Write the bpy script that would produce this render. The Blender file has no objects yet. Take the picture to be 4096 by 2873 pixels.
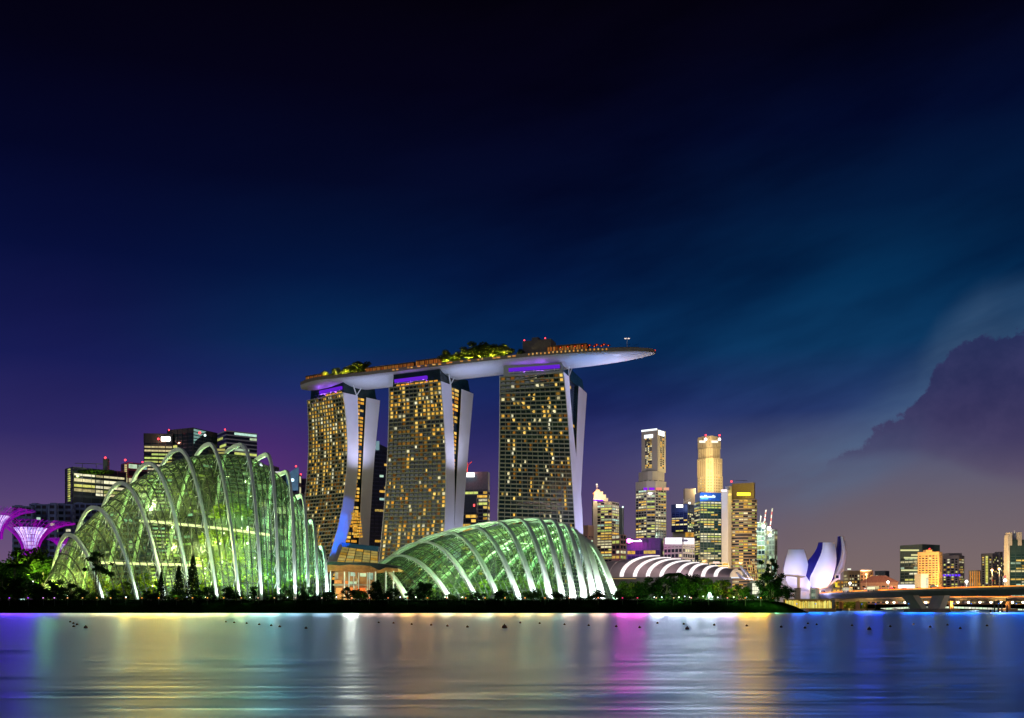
import bpy, math, random
import numpy as np
from mathutils import Vector
R = math.radians
random.seed(7)
scene = bpy.context.scene
COL = scene.collection

# ------------------------------------------------------------------ camera
F, HZ, CZ = 1000.0, 608.0, 2.0          # focal length and horizon in 1024-px units, camera height
cam = bpy.data.cameras.new('camera')
cam.sensor_width = 36.0
cam.lens = 36.0 * F / 1024.0
cam.shift_y = (HZ - 359.0) / 1024.0
cam.clip_start, cam.clip_end = 0.5, 60000
camo = bpy.data.objects.new('camera', cam)
camo.location = (0, 0, CZ)
camo.rotation_euler = (R(90), 0, 0)
COL.objects.link(camo)
scene.camera = camo

# ------------------------------------------------------------------ view, sampling
vs = scene.view_settings
vs.view_transform, vs.look, vs.exposure, vs.gamma = 'Standard', 'None', 0.0, 1.0
vs.use_curve_mapping = False
cy = scene.cycles
cy.max_bounces, cy.diffuse_bounces, cy.glossy_bounces = 8, 2, 3
cy.transparent_max_bounces, cy.transmission_bounces = 24, 4
cy.sample_clamp_indirect = 6.0
cy.sample_clamp_direct = 0.0
cy.caustics_reflective = False
cy.caustics_refractive = False
cy.use_denoising = True
scene.render.film_transparent = False

def srgb(r, g, b):
    f = lambda c: (c / 255 / 12.92) if c <= 10.3 else ((c / 255 + 0.055) / 1.055) ** 2.4
    return (f(r), f(g), f(b), 1.0)

# ------------------------------------------------------------------ world: night sky
world = bpy.data.worlds.new('World')
scene.world = world
world.use_nodes = True
wt = world.node_tree
wt.nodes.clear()
class NT:
    """tiny node-writing helper"""
    def __init__(s, t): s.t = t
    def n(s, typ, **kw):
        o = s.t.nodes.new(typ)
        for k, v in kw.items(): setattr(o, k, v)
        return o
    def put(s, sock, v):
        if hasattr(v, 'is_output'): s.t.links.new(v, sock)
        elif v is not None: sock.default_value = v
    def m(s, op, a, b=None, c=None, clamp=False):
        o = s.n('ShaderNodeMath', operation=op, use_clamp=clamp)
        s.put(o.inputs[0], a)
        if b is not None: s.put(o.inputs[1], b)
        if c is not None: s.put(o.inputs[2], c)
        return o.outputs[0]
    def ss(s, x, a, b):                          # smoothstep a..b
        o = s.n('ShaderNodeMapRange', interpolation_type='SMOOTHSTEP')
        s.put(o.inputs[0], x); o.inputs[1].default_value = a; o.inputs[2].default_value = b
        return o.outputs[0]
    def ramp(s, x, stops, interp='LINEAR'):
        o = s.n('ShaderNodeValToRGB')
        o.color_ramp.interpolation = interp
        e = o.color_ramp.elements
        while len(e) < len(stops): e.new(0.5)
        for k, (p, c) in enumerate(stops):
            e[k].position = p; e[k].color = c
        s.put(o.inputs[0], x)
        return o.outputs[0]
    def mix(s, f, a, b, mode='MIX'):
        o = s.n('ShaderNodeMix', data_type='RGBA', blend_type=mode)
        s.put(o.inputs[0], f); s.put(o.inputs[6], a); s.put(o.inputs[7], b)
        return o.outputs[2]
    def noise(s, vec, scale, detail=3, rough=0.5):
        o = s.n('ShaderNodeTexNoise')
        if vec is not None: s.put(o.inputs['Vector'], vec)
        o.inputs['Scale'].default_value = scale; o.inputs['Detail'].default_value = detail
        o.inputs['Roughness'].default_value = rough
        return o.outputs[0]
    def xyz(s, x, y, z):
        o = s.n('ShaderNodeCombineXYZ')
        for i, v in enumerate((x, y, z)): s.put(o.inputs[i], v)
        return o.outputs[0]
w = NT(wt)
tc = w.n('ShaderNodeTexCoord')
sp = w.n('ShaderNodeSeparateXYZ')
wt.links.new(tc.outputs['Generated'], sp.inputs[0])
X, Y_, Z_ = sp.outputs
hor = w.m('SQRT', w.m('ADD', w.m('MULTIPLY', X, X), w.m('MULTIPLY', Y_, Y_)))
T = w.m('MAXIMUM', w.m('DIVIDE', Z_, w.m('MAXIMUM', hor, 0.02)), 0.0)      # tangent of elevation
AZ = w.m('ARCTAN2', X, Y_)                                                  # bearing
tn = w.m('DIVIDE', T, 0.7, clamp=True)
def st(l): return [(t / 0.7, srgb(*c)) for t, c in l]
left = w.ramp(tn, st([(0, (120, 94, 116)), (.05, (106, 82, 120)), (.11, (78, 62, 112)), (.16, (47, 41, 99)), (.23, (24, 28, 84)),
                      (.33, (8, 16, 60)), (.42, (4, 7, 38)), (.52, (4, 3, 22)), (.60, (4, 2, 14)), (.7, (3, 2, 12))]))
right = w.ramp(tn, st([(0, (127, 109, 102)), (.05, (118, 102, 105)), (.10, (104, 95, 108)), (.145, (86, 90, 118)), (.19, (40, 58, 108)), (.25, (14, 58, 99)),
                       (.31, (5, 45, 83)), (.38, (3, 26, 60)), (.46, (3, 12, 44)), (.55, (4, 4, 22)), (.61, (4, 2, 14)), (.7, (3, 2, 12))]))
mid = w.ramp(tn, st([(0, (110, 88, 112)), (.05, (98, 78, 112)), (.11, (74, 58, 106)), (.16, (50, 46, 104)), (.21, (30, 44, 104)), (.26, (7, 44, 88)),
                     (.33, (4, 25, 66)), (.42, (4, 10, 40)), (.52, (4, 3, 22)), (.60, (4, 2, 14)), (.7, (3, 2, 12))]))
base = w.mix(w.ss(AZ, -0.44, -0.14), left, mid)
base = w.mix(w.ss(AZ, 0.0, 0.34), base, right)
# soft streaky cloud, tilted up to the right
ca = w.m('SUBTRACT', T, w.m('MULTIPLY', AZ, 0.28))
cv = w.xyz(w.m('MULTIPLY', AZ, 3.0), w.m('MULTIPLY', ca, 9.5), 0.3)
cl = w.noise(cv, 1.15, 5, 0.52)
cl = w.ss(cl, 0.30, 0.70)
amt = w.m('ADD', 0.22, w.m('MULTIPLY', w.ss(AZ, -0.25, 0.12), 0.58))
amt = w.m('MULTIPLY', amt, w.m('ADD', 0.15, w.m('MULTIPLY', w.ss(T, 0.09, 0.22), 0.85)))
dark = w.mix(1.0, base, (0.36, 0.38, 0.52, 1), 'MULTIPLY')
lite = w.mix(1.0, base, (1.14, 1.18, 1.14, 1), 'MULTIPLY')
base = w.mix(amt, base, w.mix(cl, dark, lite))
# bank of cumulus at the right: outline height over bearing
top = w.ramp(w.m('DIVIDE', AZ, 0.7, clamp=True),
             [(p / .7, (v, v, v, 1)) for p, v in ((.20, .118), (.27, .137), (.290, .136), (.344, .160), (.383, .188), (.402, .218), (.422, .236), (.44, .247), (.48, .250), (.60, .26))])
wob = w.noise(w.xyz(AZ, T, 0.0), 42, 7, 0.66)
wob2 = w.noise(w.xyz(AZ, T, 3.0), 11, 3, 0.5)
edge = w.m('ADD', w.m('SUBTRACT', top, T), w.m('ADD', w.m('MULTIPLY', w.m('SUBTRACT', wob, 0.5), 0.046), w.m('MULTIPLY', w.m('SUBTRACT', wob2, 0.5), 0.055)))
mask = w.m('MULTIPLY', w.ss(edge, -0.002, 0.004), w.ss(AZ, 0.255, 0.290))
flr = w.m('ADD', 0.143, w.m('ADD', w.m('MULTIPLY', w.m('SUBTRACT', wob2, 0.5), 0.02), w.m('MULTIPLY', w.ss(AZ, 0.38, 0.48), -0.03)))
mask = w.m('MULTIPLY', mask, w.m('ADD', w.m('MULTIPLY', w.ss(w.m('SUBTRACT', T, flr), -0.008, 0.008), 0.45), w.m('MULTIPLY', w.ss(w.m('SUBTRACT', T, flr), -0.03, 0.05), 0.55)))
gap = w.m('MULTIPLY', w.ss(AZ, 0.12, 0.36), w.ss(w.m('ABSOLUTE', w.m('SUBTRACT', T, w.m('SUBTRACT', top, 0.004))), 0.062, 0.0))
gapn = w.ss(w.noise(cv, 2.1, 4, 0.55), 0.30, 0.68)
base = w.mix(w.m('MULTIPLY', gap, w.m('ADD', 0.20, w.m('MULTIPLY', gapn, 0.36))), base, srgb(82, 112, 147))
cumc = w.mix(w.ss(w.noise(w.xyz(AZ, T, 7.0), 24, 5, .6), .35, .7), w.ramp(tn, st([(.10, (92, 76, 100)), (.15, (64, 56, 94)), (.20, (45, 46, 87)), (.27, (34, 43, 86)), (.32, (32, 43, 86))])), w.ramp(tn, st([(.10, (96, 79, 102)), (.15, (72, 63, 100)), (.20, (56, 54, 96)), (.27, (46, 54, 98)), (.32, (43, 54, 98))])))
base = w.mix(w.m('MULTIPLY', mask, 0.93), base, cumc)
# magenta beacon bloom painted into the sky behind the left office blocks
gl = w.m('MULTIPLY', w.ss(w.m('ABSOLUTE', w.m('ADD', AZ, 0.26)), 0.16, 0.0), w.ss(w.m('ABSOLUTE', w.m('SUBTRACT', T, 0.12)), 0.10, 0.0))
base = w.mix(w.m('MULTIPLY', gl, 0.34), base, srgb(112, 34, 128))
bg = w.n('ShaderNodeBackground')
wt.links.new(base, bg.inputs[0])
bg.inputs[1].default_value = 1.0
wo = w.n('ShaderNodeOutputWorld')
wt.links.new(bg.outputs[0], wo.inputs[0])

# weak fill added from behind the camera to lift the facades
sun = bpy.data.lights.new('sun', 'SUN')
sun.energy, sun.angle, sun.color = 0.30, R(25), (0.92, 0.97, 0.95)
suno = bpy.data.objects.new('sun', sun)
suno.rotation_euler = Vector((0.55, 0.80, -0.30)).to_track_quat('-Z', 'Y').to_euler()
suno.location = (-300, -400, 300)
COL.objects.link(suno)

# ------------------------------------------------------------------ materials
MATS = {}
def mat(name, col=(.5, .5, .5), rough=.6, metal=0.0, var=.15, scale=.6, spec=.4):
    """painted / mineral surface with mild procedural variation"""
    if name in MATS: return MATS[name]
    m = bpy.data.materials.new(name); m.use_nodes = True
    t = NT(m.node_tree); b = m.node_tree.nodes['Principled BSDF']
    b.inputs['Roughness'].default_value = rough; b.inputs['Metallic'].default_value = metal
    b.inputs['Specular IOR Level'].default_value = spec
    c = t.n('ShaderNodeTexCoord')
    nz = t.noise(c.outputs['Object'], scale, 4, .6)
    lo = tuple(x * (1 - var) for x in col) + (1,); hi = tuple(min(1, x * (1 + var)) for x in col) + (1,)
    m.node_tree.links.new(t.mix(t.ss(nz, .3, .7), lo, hi), b.inputs['Base Color'])
    MATS[name] = m; return m
def emit(name, col, strength, var=0.0, scale=1.0, col2=None):
    """something that gives off light; varies per window (island) and within it"""
    if name in MATS: return MATS[name]
    m = bpy.data.materials.new(name); m.use_nodes = True
    nt = m.node_tree; nt.nodes.clear(); t = NT(nt)
    e = t.n('ShaderNodeEmission'); o = t.n('ShaderNodeOutputMaterial')
    nt.links.new(e.outputs[0], o.inputs[0])
    if var > 0:
        g = t.n('ShaderNodeNewGeometry'); oi = t.n('ShaderNodeObjectInfo')
        r = t.m('FRACT', t.m('ADD', g.outputs['Random Per Island'], oi.outputs['Random']))
        c = t.n('ShaderNodeTexCoord')
        nz = t.ss(t.noise(c.outputs['Object'], scale, 3, .6), .25, .75)
        s = t.m('MULTIPLY', strength, t.m('SUBTRACT', 1 + var * .4, t.m('MULTIPLY', var, t.m('ADD', t.m('MULTIPLY', r, .75), t.m('MULTIPLY', nz, .5)))))
        nt.links.new(t.m('MAXIMUM', s, strength * .12), e.inputs[1])
        r2 = t.m('FRACT', t.m('MULTIPLY', r, 7.31))
        nt.links.new(t.mix(r2, tuple(col) + (1,), tuple(col2 or col) + (1,)), e.inputs[0])
    else:
        e.inputs[0].default_value = tuple(col) + (1,); e.inputs[1].default_value = strength
    MATS[name] = m; return m
def glass_dark(name, col, rough=.12):
    return mat(name, col, rough, 0, .25, .15, .5)
def foliage(name, c1, c2, scale=.35, rough=.6):
    if name in MATS: return MATS[name]
    m = bpy.data.materials.new(name); m.use_nodes = True
    t = NT(m.node_tree); nt = m.node_tree; nt.nodes.clear()
    g = t.n('ShaderNodeNewGeometry'); c = t.n('ShaderNodeTexCoord')
    nz = t.ss(t.noise(c.outputs['Object'], scale, 3, .6), .35, .65)
    f = t.m('ADD', t.m('MULTIPLY', nz, .6), t.m('MULTIPLY', g.outputs['Random Per Island'], .4))
    col = t.mix(f, tuple(c1) + (1,), tuple(c2) + (1,))
    d = t.n('ShaderNodeBsdfDiffuse'); tr = t.n('ShaderNodeBsdfTranslucent'); mx = t.n('ShaderNodeMixShader')
    nt.links.new(col, d.inputs[0]); nt.links.new(col, tr.inputs[0]); mx.inputs[0].default_value = .35
    nt.links.new(d.outputs[0], mx.inputs[1]); nt.links.new(tr.outputs[0], mx.inputs[2])
    o = t.n('ShaderNodeOutputMaterial'); nt.links.new(mx.outputs[0], o.inputs[0])
    MATS[name] = m; return m
def clear_glass(name, tint, gloss=.10, milk=0.0, milkcol=(.5, .7, .55)):
    if name in MATS: return MATS[name]
    m = bpy.data.materials.new(name); m.use_nodes = True
    t = NT(m.node_tree); nt = m.node_tree; nt.nodes.clear()
    tr = t.n('ShaderNodeBsdfTransparent'); tr.inputs[0].default_value = tuple(tint) + (1,)
    gl = t.n('ShaderNodeBsdfGlossy'); gl.inputs['Roughness'].default_value = .08; gl.inputs[0].default_value = (.8, .9, .85, 1)
    mx = t.n('ShaderNodeMixShader'); mx.inputs[0].default_value = gloss
    nt.links.new(tr.outputs[0], mx.inputs[1]); nt.links.new(gl.outputs[0], mx.inputs[2])
    out = mx
    if milk:
        df = t.n('ShaderNodeBsdfTranslucent'); df.inputs[0].default_value = tuple(milkcol) + (1,)
        m2 = t.n('ShaderNodeMixShader'); m2.inputs[0].default_value = milk
        nt.links.new(mx.outputs[0], m2.inputs[1]); nt.links.new(df.outputs[0], m2.inputs[2]); out = m2
    o = t.n('ShaderNodeOutputMaterial'); nt.links.new(out.outputs[0], o.inputs[0])
    MATS[name] = m; return m

M_WHITE = mat('white_painted_steel', (.74, .78, .76), .45, 0, .06, .2)
M_ENDWALL = mat('white_wall_panel', (.72, .72, .76), .55, 0, .05, .05)
M_DARKSTEEL = mat('dark_steel', (.03, .035, .035), .5)
M_GREY = mat('grey_concrete', (.30, .29, .27), .8)
M_DGREY = mat('dark_concrete', (.10, .10, .10), .8)
M_BEIGE = mat('beige_stone', (.42, .38, .32), .8, 0, .1, .08)
M_BROWN = mat('brown_granite', (.26, .19, .13), .7, 0, .1, .08)
M_TRUNK = mat('bark', (.05, .04, .03), .9)
M_GLASSB = glass_dark('blue_black_glass', (.012, .02, .035))
M_GLASST = glass_dark('teal_black_glass', (.010, .035, .035))
W_WARM = emit('warm_window_light', srgb(255, 216, 112)[:3], 1.0, .95, .35, srgb(250, 190, 76)[:3])
W_PALE = emit('pale_window_light', srgb(250, 246, 208)[:3], .95, .95, .35, srgb(245, 228, 160)[:3])
W_DIM = emit('curtained_window_light', srgb(250, 190, 80)[:3], .22, .9, .35, srgb(240, 150, 50)[:3])
W_COOL = emit('cool_window_light', srgb(200, 250, 235)[:3], .8, .95, .35, srgb(225, 245, 190)[:3])
W_AMBER = emit('amber_window_light', srgb(250, 165, 50)[:3], .9, .9, .35, srgb(250, 200, 80)[:3])
W_GREEN = emit('green_white_window_light', srgb(215, 240, 130)[:3], .85, .95, .35, srgb(240, 230, 120)[:3])
E_WHITE = emit('white_lamp', (1, .97, .92), 14)
E_RED = emit('red_beacon_lamp', (1, .04, .05), 5)

# ------------------------------------------------------------------ mesh helpers
OFF = {}
def px(u, v, Y):
    """photo pixel (4096 wide) at depth Y -> world point"""
    return Vector(((u / 4 - 512) * Y / F, Y, CZ + (HZ - v / 4) * Y / F))
def zat(v, Y): return CZ + (HZ - v / 4) * Y / F
def xat(u, Y): return (u / 4 - 512) * Y / F
def lerp_(a, c, k): return a + (c - a) * k
class MB:
    def __init__(s): s.v = []; s.f = []
    def quad(s, a, b, c, d):
        n = len(s.v); s.v += [tuple(a), tuple(b), tuple(c), tuple(d)]; s.f.append((n, n + 1, n + 2, n + 3))
    def poly(s, pts):
        n = len(s.v); s.v += [tuple(p) for p in pts]; s.f.append(tuple(range(n, n + len(pts))))
    def hexa(s, b, t):                            # two quads (bottom, top) -> closed box
        n = len(s.v); s.v += [tuple(p) for p in b] + [tuple(p) for p in t]
        s.f += [(n + 3, n + 2, n + 1, n), (n + 4, n + 5, n + 6, n + 7)]
        for i in range(4):
            j = (i + 1) % 4; s.f.append((n + i, n + j, n + 4 + j, n + 4 + i))
    def box(s, x0, x1, y0, y1, z0, z1):
        s.hexa([(x0, y0, z0), (x1, y0, z0), (x1, y1, z0), (x0, y1, z0)], [(x0, y0, z1), (x1, y0, z1), (x1, y1, z1), (x0, y1, z1)])
    def prism(s, poly, z0, z1, top=None):
        n = len(s.v); k = len(poly); tp = top or poly
        s.v += [(p[0], p[1], z0) for p in poly] + [(p[0], p[1], z1) for p in tp]
        s.f += [tuple(range(n + k - 1, n - 1, -1)), tuple(range(n + k, n + 2 * k))]
        for i in range(k):
            j = (i + 1) % k; s.f.append((n + i, n + j, n + k + j, n + k + i))
    def tube(s, pts, r, sides=5, r2=None, cap=True):
        pts = [Vector(p) for p in pts]; rings = []; m = len(pts)
        for i, p in enumerate(pts):
            d = (pts[min(i + 1, m - 1)] - pts[max(i - 1, 0)])
            if d.length < 1e-9: d = Vector((0, 0, 1))
            d.normalize()
            a = d.cross(Vector((0, 0, 1)) if abs(d.z) < .9 else Vector((1, 0, 0))).normalized(); b = d.cross(a)
            rr = r if r2 is None else r + (r2 - r) * i / (m - 1)
            n = len(s.v)
            for k in range(sides):
                an = 2 * math.pi * (k + .5) / sides
                s.v.append(tuple(p + a * (rr * math.cos(an)) + b * (rr * math.sin(an))))
            rings.append(n)
        for i in range(m - 1):
            for k in range(sides):
                q = (k + 1) % sides
                s.f.append((rings[i] + k, rings[i] + q, rings[i + 1] + q, rings[i + 1] + k))
        if cap:
            s.f.append(tuple(rings[0] + k for k in range(sides - 1, -1, -1))); s.f.append(tuple(rings[-1] + k for k in range(sides)))
    def rect_sweep(s, pts, side, wid, dep):       # rectangular bar along pts; side(i) horizontal unit vector
        rings = []; m = len(pts)
        for i, p in enumerate(pts):
            d = (pts[min(i + 1, m - 1)] - pts[max(i - 1, 0)]).normalized()
            a = side; b = d.cross(a).normalized()
            wi = wid(i / (m - 1)) / 2; de = dep(i / (m - 1)) / 2
            n = len(s.v)
            s.v += [tuple(p + a * wi + b * de), tuple(p - a * wi + b * de), tuple(p - a * wi - b * de), tuple(p + a * wi - b * de)]
            rings.append(n)
        for i in range(m - 1):
            for k in range(4):
                q = (k + 1) % 4; s.f.append((rings[i] + k, rings[i] + q, rings[i + 1] + q, rings[i + 1] + k))
        s.f.append((rings[0] + 3, rings[0] + 2, rings[0] + 1, rings[0])); s.f.append(tuple(rings[-1] + k for k in range(4)))
    def ball(s, c, r, seg=8, rings=6, sz=1.0):
        n = len(s.v); c = Vector(c)
        for i in range(rings + 1):
            th = math.pi * i / rings
            for k in range(seg):
                an = 2 * math.pi * k / seg
                s.v.append((c.x + r * math.sin(th) * math.cos(an), c.y + r * math.sin(th) * math.sin(an), c.z + r * sz * math.cos(th)))
        for i in range(rings):
            for k in range(seg):
                q = (k + 1) % seg; s.f.append((n + i * seg + k, n + (i + 1) * seg + k, n + (i + 1) * seg + q, n + i * seg + q))
    def grid(s, P):                               # P[i][j] points
        n = len(s.v); a = len(P); b = len(P[0])
        for row in P: s.v += [tuple(p) for p in row]
        for i in range(a - 1):
            for j in range(b - 1):
                s.f.append((n + i * b + j, n + i * b + j + 1, n + (i + 1) * b + j + 1, n + (i + 1) * b + j))
    def leaf(s, p, size, rng, flat=0.0):
        a = Vector((rng.gauss(0, 1), rng.gauss(0, 1), rng.gauss(0, 1) * (1 - flat))).normalized()
        b = a.cross(Vector((rng.gauss(0, 1), rng.gauss(0, 1), rng.gauss(0, 1)))).normalized()
        h = size * rng.uniform(.6, 1.2) / 2; k = h * rng.uniform(.45, .9); p = Vector(p)
        s.quad(p - a * h, p + b * k, p + a * h, p - b * k)
    def build(s, name, m, parent=None, smooth=False, loc=None):
        me = bpy.data.meshes.new(name)
        off = Vector((0, 0, 0))
        if parent is not None: off = OFF[parent.name]
        elif loc is not None: off = Vector(loc)
        me.from_pydata([(a - off.x, b - off.y, c - off.z) for a, b, c in s.v], [], s.f)
        me.materials.append(m)
        if smooth: me.polygons.foreach_set('use_smooth', [True] * len(me.polygons))
        me.update()
        o = bpy.data.objects.new(name, me); COL.objects.link(o)
        if parent is not None: o.parent = parent
        else: o.location = off
        OFF[o.name] = off
        return o
def tag(o, label=None, cat=None, group=None, kind=None):
    if label: o['label'] = label
    if cat: o['category'] = cat
    if group: o['group'] = group
    if kind: o['kind'] = kind
    return o
def empty(name, loc, label, cat, group=None):
    o = bpy.data.objects.new(name, None); COL.objects.link(o); o.location = loc
    o.empty_display_size = 1.0
    OFF[o.name] = Vector(loc)
    return tag(o, label, cat, group)
def copy_tree(o, parent=None):
    c = o.copy(); COL.objects.link(c); c.parent = parent
    for ch in list(o.children): copy_tree(ch, c)
    return c
def lamp(kind, loc, energy, color, radius=.3, aim=None, angle=None, blend=.6):
    l = bpy.data.lights.new(kind.lower() + '_light', kind)
    l.energy, l.color = energy, color
    l.shadow_soft_size = radius
    o = bpy.data.objects.new(kind.lower() + '_light', l); o.location = loc
    if aim is not None:
        o.rotation_euler = (Vector(aim) - Vector(loc)).to_track_quat('-Z', 'Y').to_euler()
        l.spot_size = angle; l.spot_blend = blend
    COL.objects.link(o)
    return o

# ------------------------------------------------------------------ setting: water, land
def make_water():
    m = bpy.data.materials.new('night_water'); m.use_nodes = True
    nt = m.node_tree; nt.nodes.clear(); t = NT(nt)
    c = t.n('ShaderNodeTexCoord')
    def field(sx, sy, rot, detail, rough, seed):  # long wind-drawn ripples at many sizes
        mp = t.n('ShaderNodeMapping'); nt.links.new(c.outputs['Object'], mp.inputs[0])
        mp.inputs['Scale'].default_value = (sx, sy, 1); mp.inputs['Rotation'].default_value = (0, 0, rot); mp.inputs['Location'].default_value = (seed, seed * 1.7, 0)
        return t.noise(mp.outputs[0], 1.0, detail, rough)
    n1 = field(.22, 2.6, .02, 5, .62, 3.1); n2 = field(.010, .06, -.04, 9, .66, 9.4); n3 = field(.035, .42, .02, 4, .6, 17.0); n4 = field(.008, .07, -.03, 4, .6, 31.0)
    sl = lambda n_, a_: t.m('MULTIPLY', t.m('SUBTRACT', n_, .5), a_)
    nv = t.n('ShaderNodeVectorMath', operation='NORMALIZE')
    nt.links.new(t.xyz(0.0, t.m('ADD', sl(n1, .12), t.m('ADD', sl(n3, .085), sl(n4, .03))), 1.0), nv.inputs[0])
    g = t.n('ShaderNodeBsdfGlossy'); g.distribution = 'GGX'
    g.inputs[0].default_value = (.23, .53, 1.0, 1)
    n5 = field(.07, 1.1, .02, 3, .55, 51.0); mixn = t.m('ADD', t.m('MULTIPLY', n5, .40), t.m('ADD', t.m('MULTIPLY', n3, .35), t.m('MULTIPLY', n4, .25)))
    rg = t.m('ADD', .35, t.m('MULTIPLY', t.ss(mixn, .40, .60), .19)); nt.links.new(rg, g.inputs['Roughness'])
    nt.links.new(nv.outputs[0], g.inputs['Normal'])
    d = t.n('ShaderNodeBsdfDiffuse'); d.inputs[0].default_value = (.005, .02, .05, 1)
    mx = t.n('ShaderNodeMixShader'); mx.inputs[0].default_value = .92
    nt.links.new(d.outputs[0], mx.inputs[1]); nt.links.new(g.outputs[0], mx.inputs[2])
    o = t.n('ShaderNodeOutputMaterial'); nt.links.new(mx.outputs[0], o.inputs[0])
    return m
b = MB(); b.quad((-9000, -200, 0), (9000, -200, 0), (9000, 1400, 0), (-9000, 1400, 0))
tag(b.build('water', make_water()), kind='structure')

GZ = 5.3
M_LAND = mat('dark_grass', (.0012, .0042, .001), .95, 0, .5, .25, 0.0)
shore = [(-6000, 402), (-600, 401), (-300, 400), (-180, 401), (-90, 399), (-20, 400), (60, 400), (100, 401), (116, 404), (124, 412), (131, 440), (150, 520), (186, 700), (230, 860), (420, 905), (900, 940), (6000, 1000)]
dense = []
rg = random.Random(3)
for (x0, y0), (x1, y1) in zip(shore[:-1], shore[1:]):
    n = max(1, int(min(80, math.hypot(x1 - x0, y1 - y0) / 4)))
    for i in range(n):
        k = i / n; dense.append((x0 + (x1 - x0) * k, y0 + (y1 - y0) * k))
dense.append(shore[-1])
b = MB(); rows = []
for (x, y) in dense:
    inx = -14 if 400 < y < 900 and x > 110 else 0
    j = rg.uniform(-.25, .25)
    rows.append([(x, y, -.6), (x + inx * .15, y + 1.5 + j, .5 + j * .5), (x + inx * .4, y + 5, 2.6 + j), (x + inx * .7, y + 9, 4.4 + j), (x + inx, y + 13, GZ), (x + inx * 1.2, y + 60, GZ)])
b.grid(rows)
n = len(b.v)
tag(b.build('bank', M_LAND, smooth=True), kind='structure')
b = MB(); b.poly([(-6000, 440, GZ - .02), (-300, 440, GZ - .02), (60, 440, GZ - .02), (112, 450, GZ - .02), (130, 540, GZ - .02), (165, 720, GZ - .02), (205, 900, GZ - .02), (420, 950, GZ - .02), (900, 985, GZ - .02), (6000, 1050, GZ - .02), (9000, 30000, GZ - .02), (-9000, 30000, GZ - .02)])
tag(b.build('land', mat('city_ground', (.05, .05, .045), .9)), kind='structure')
# low paved quay under the bridge
b = MB(); b.prism([(122, 418), (150, 505), (176, 640), (330, 900), (305, 910), (150, 660), (122, 520), (104, 425)], -.5, 1.5)
tag(b.build('quay', mat('quay_stone', (.22, .16, .10), .8)), kind='structure')

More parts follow.
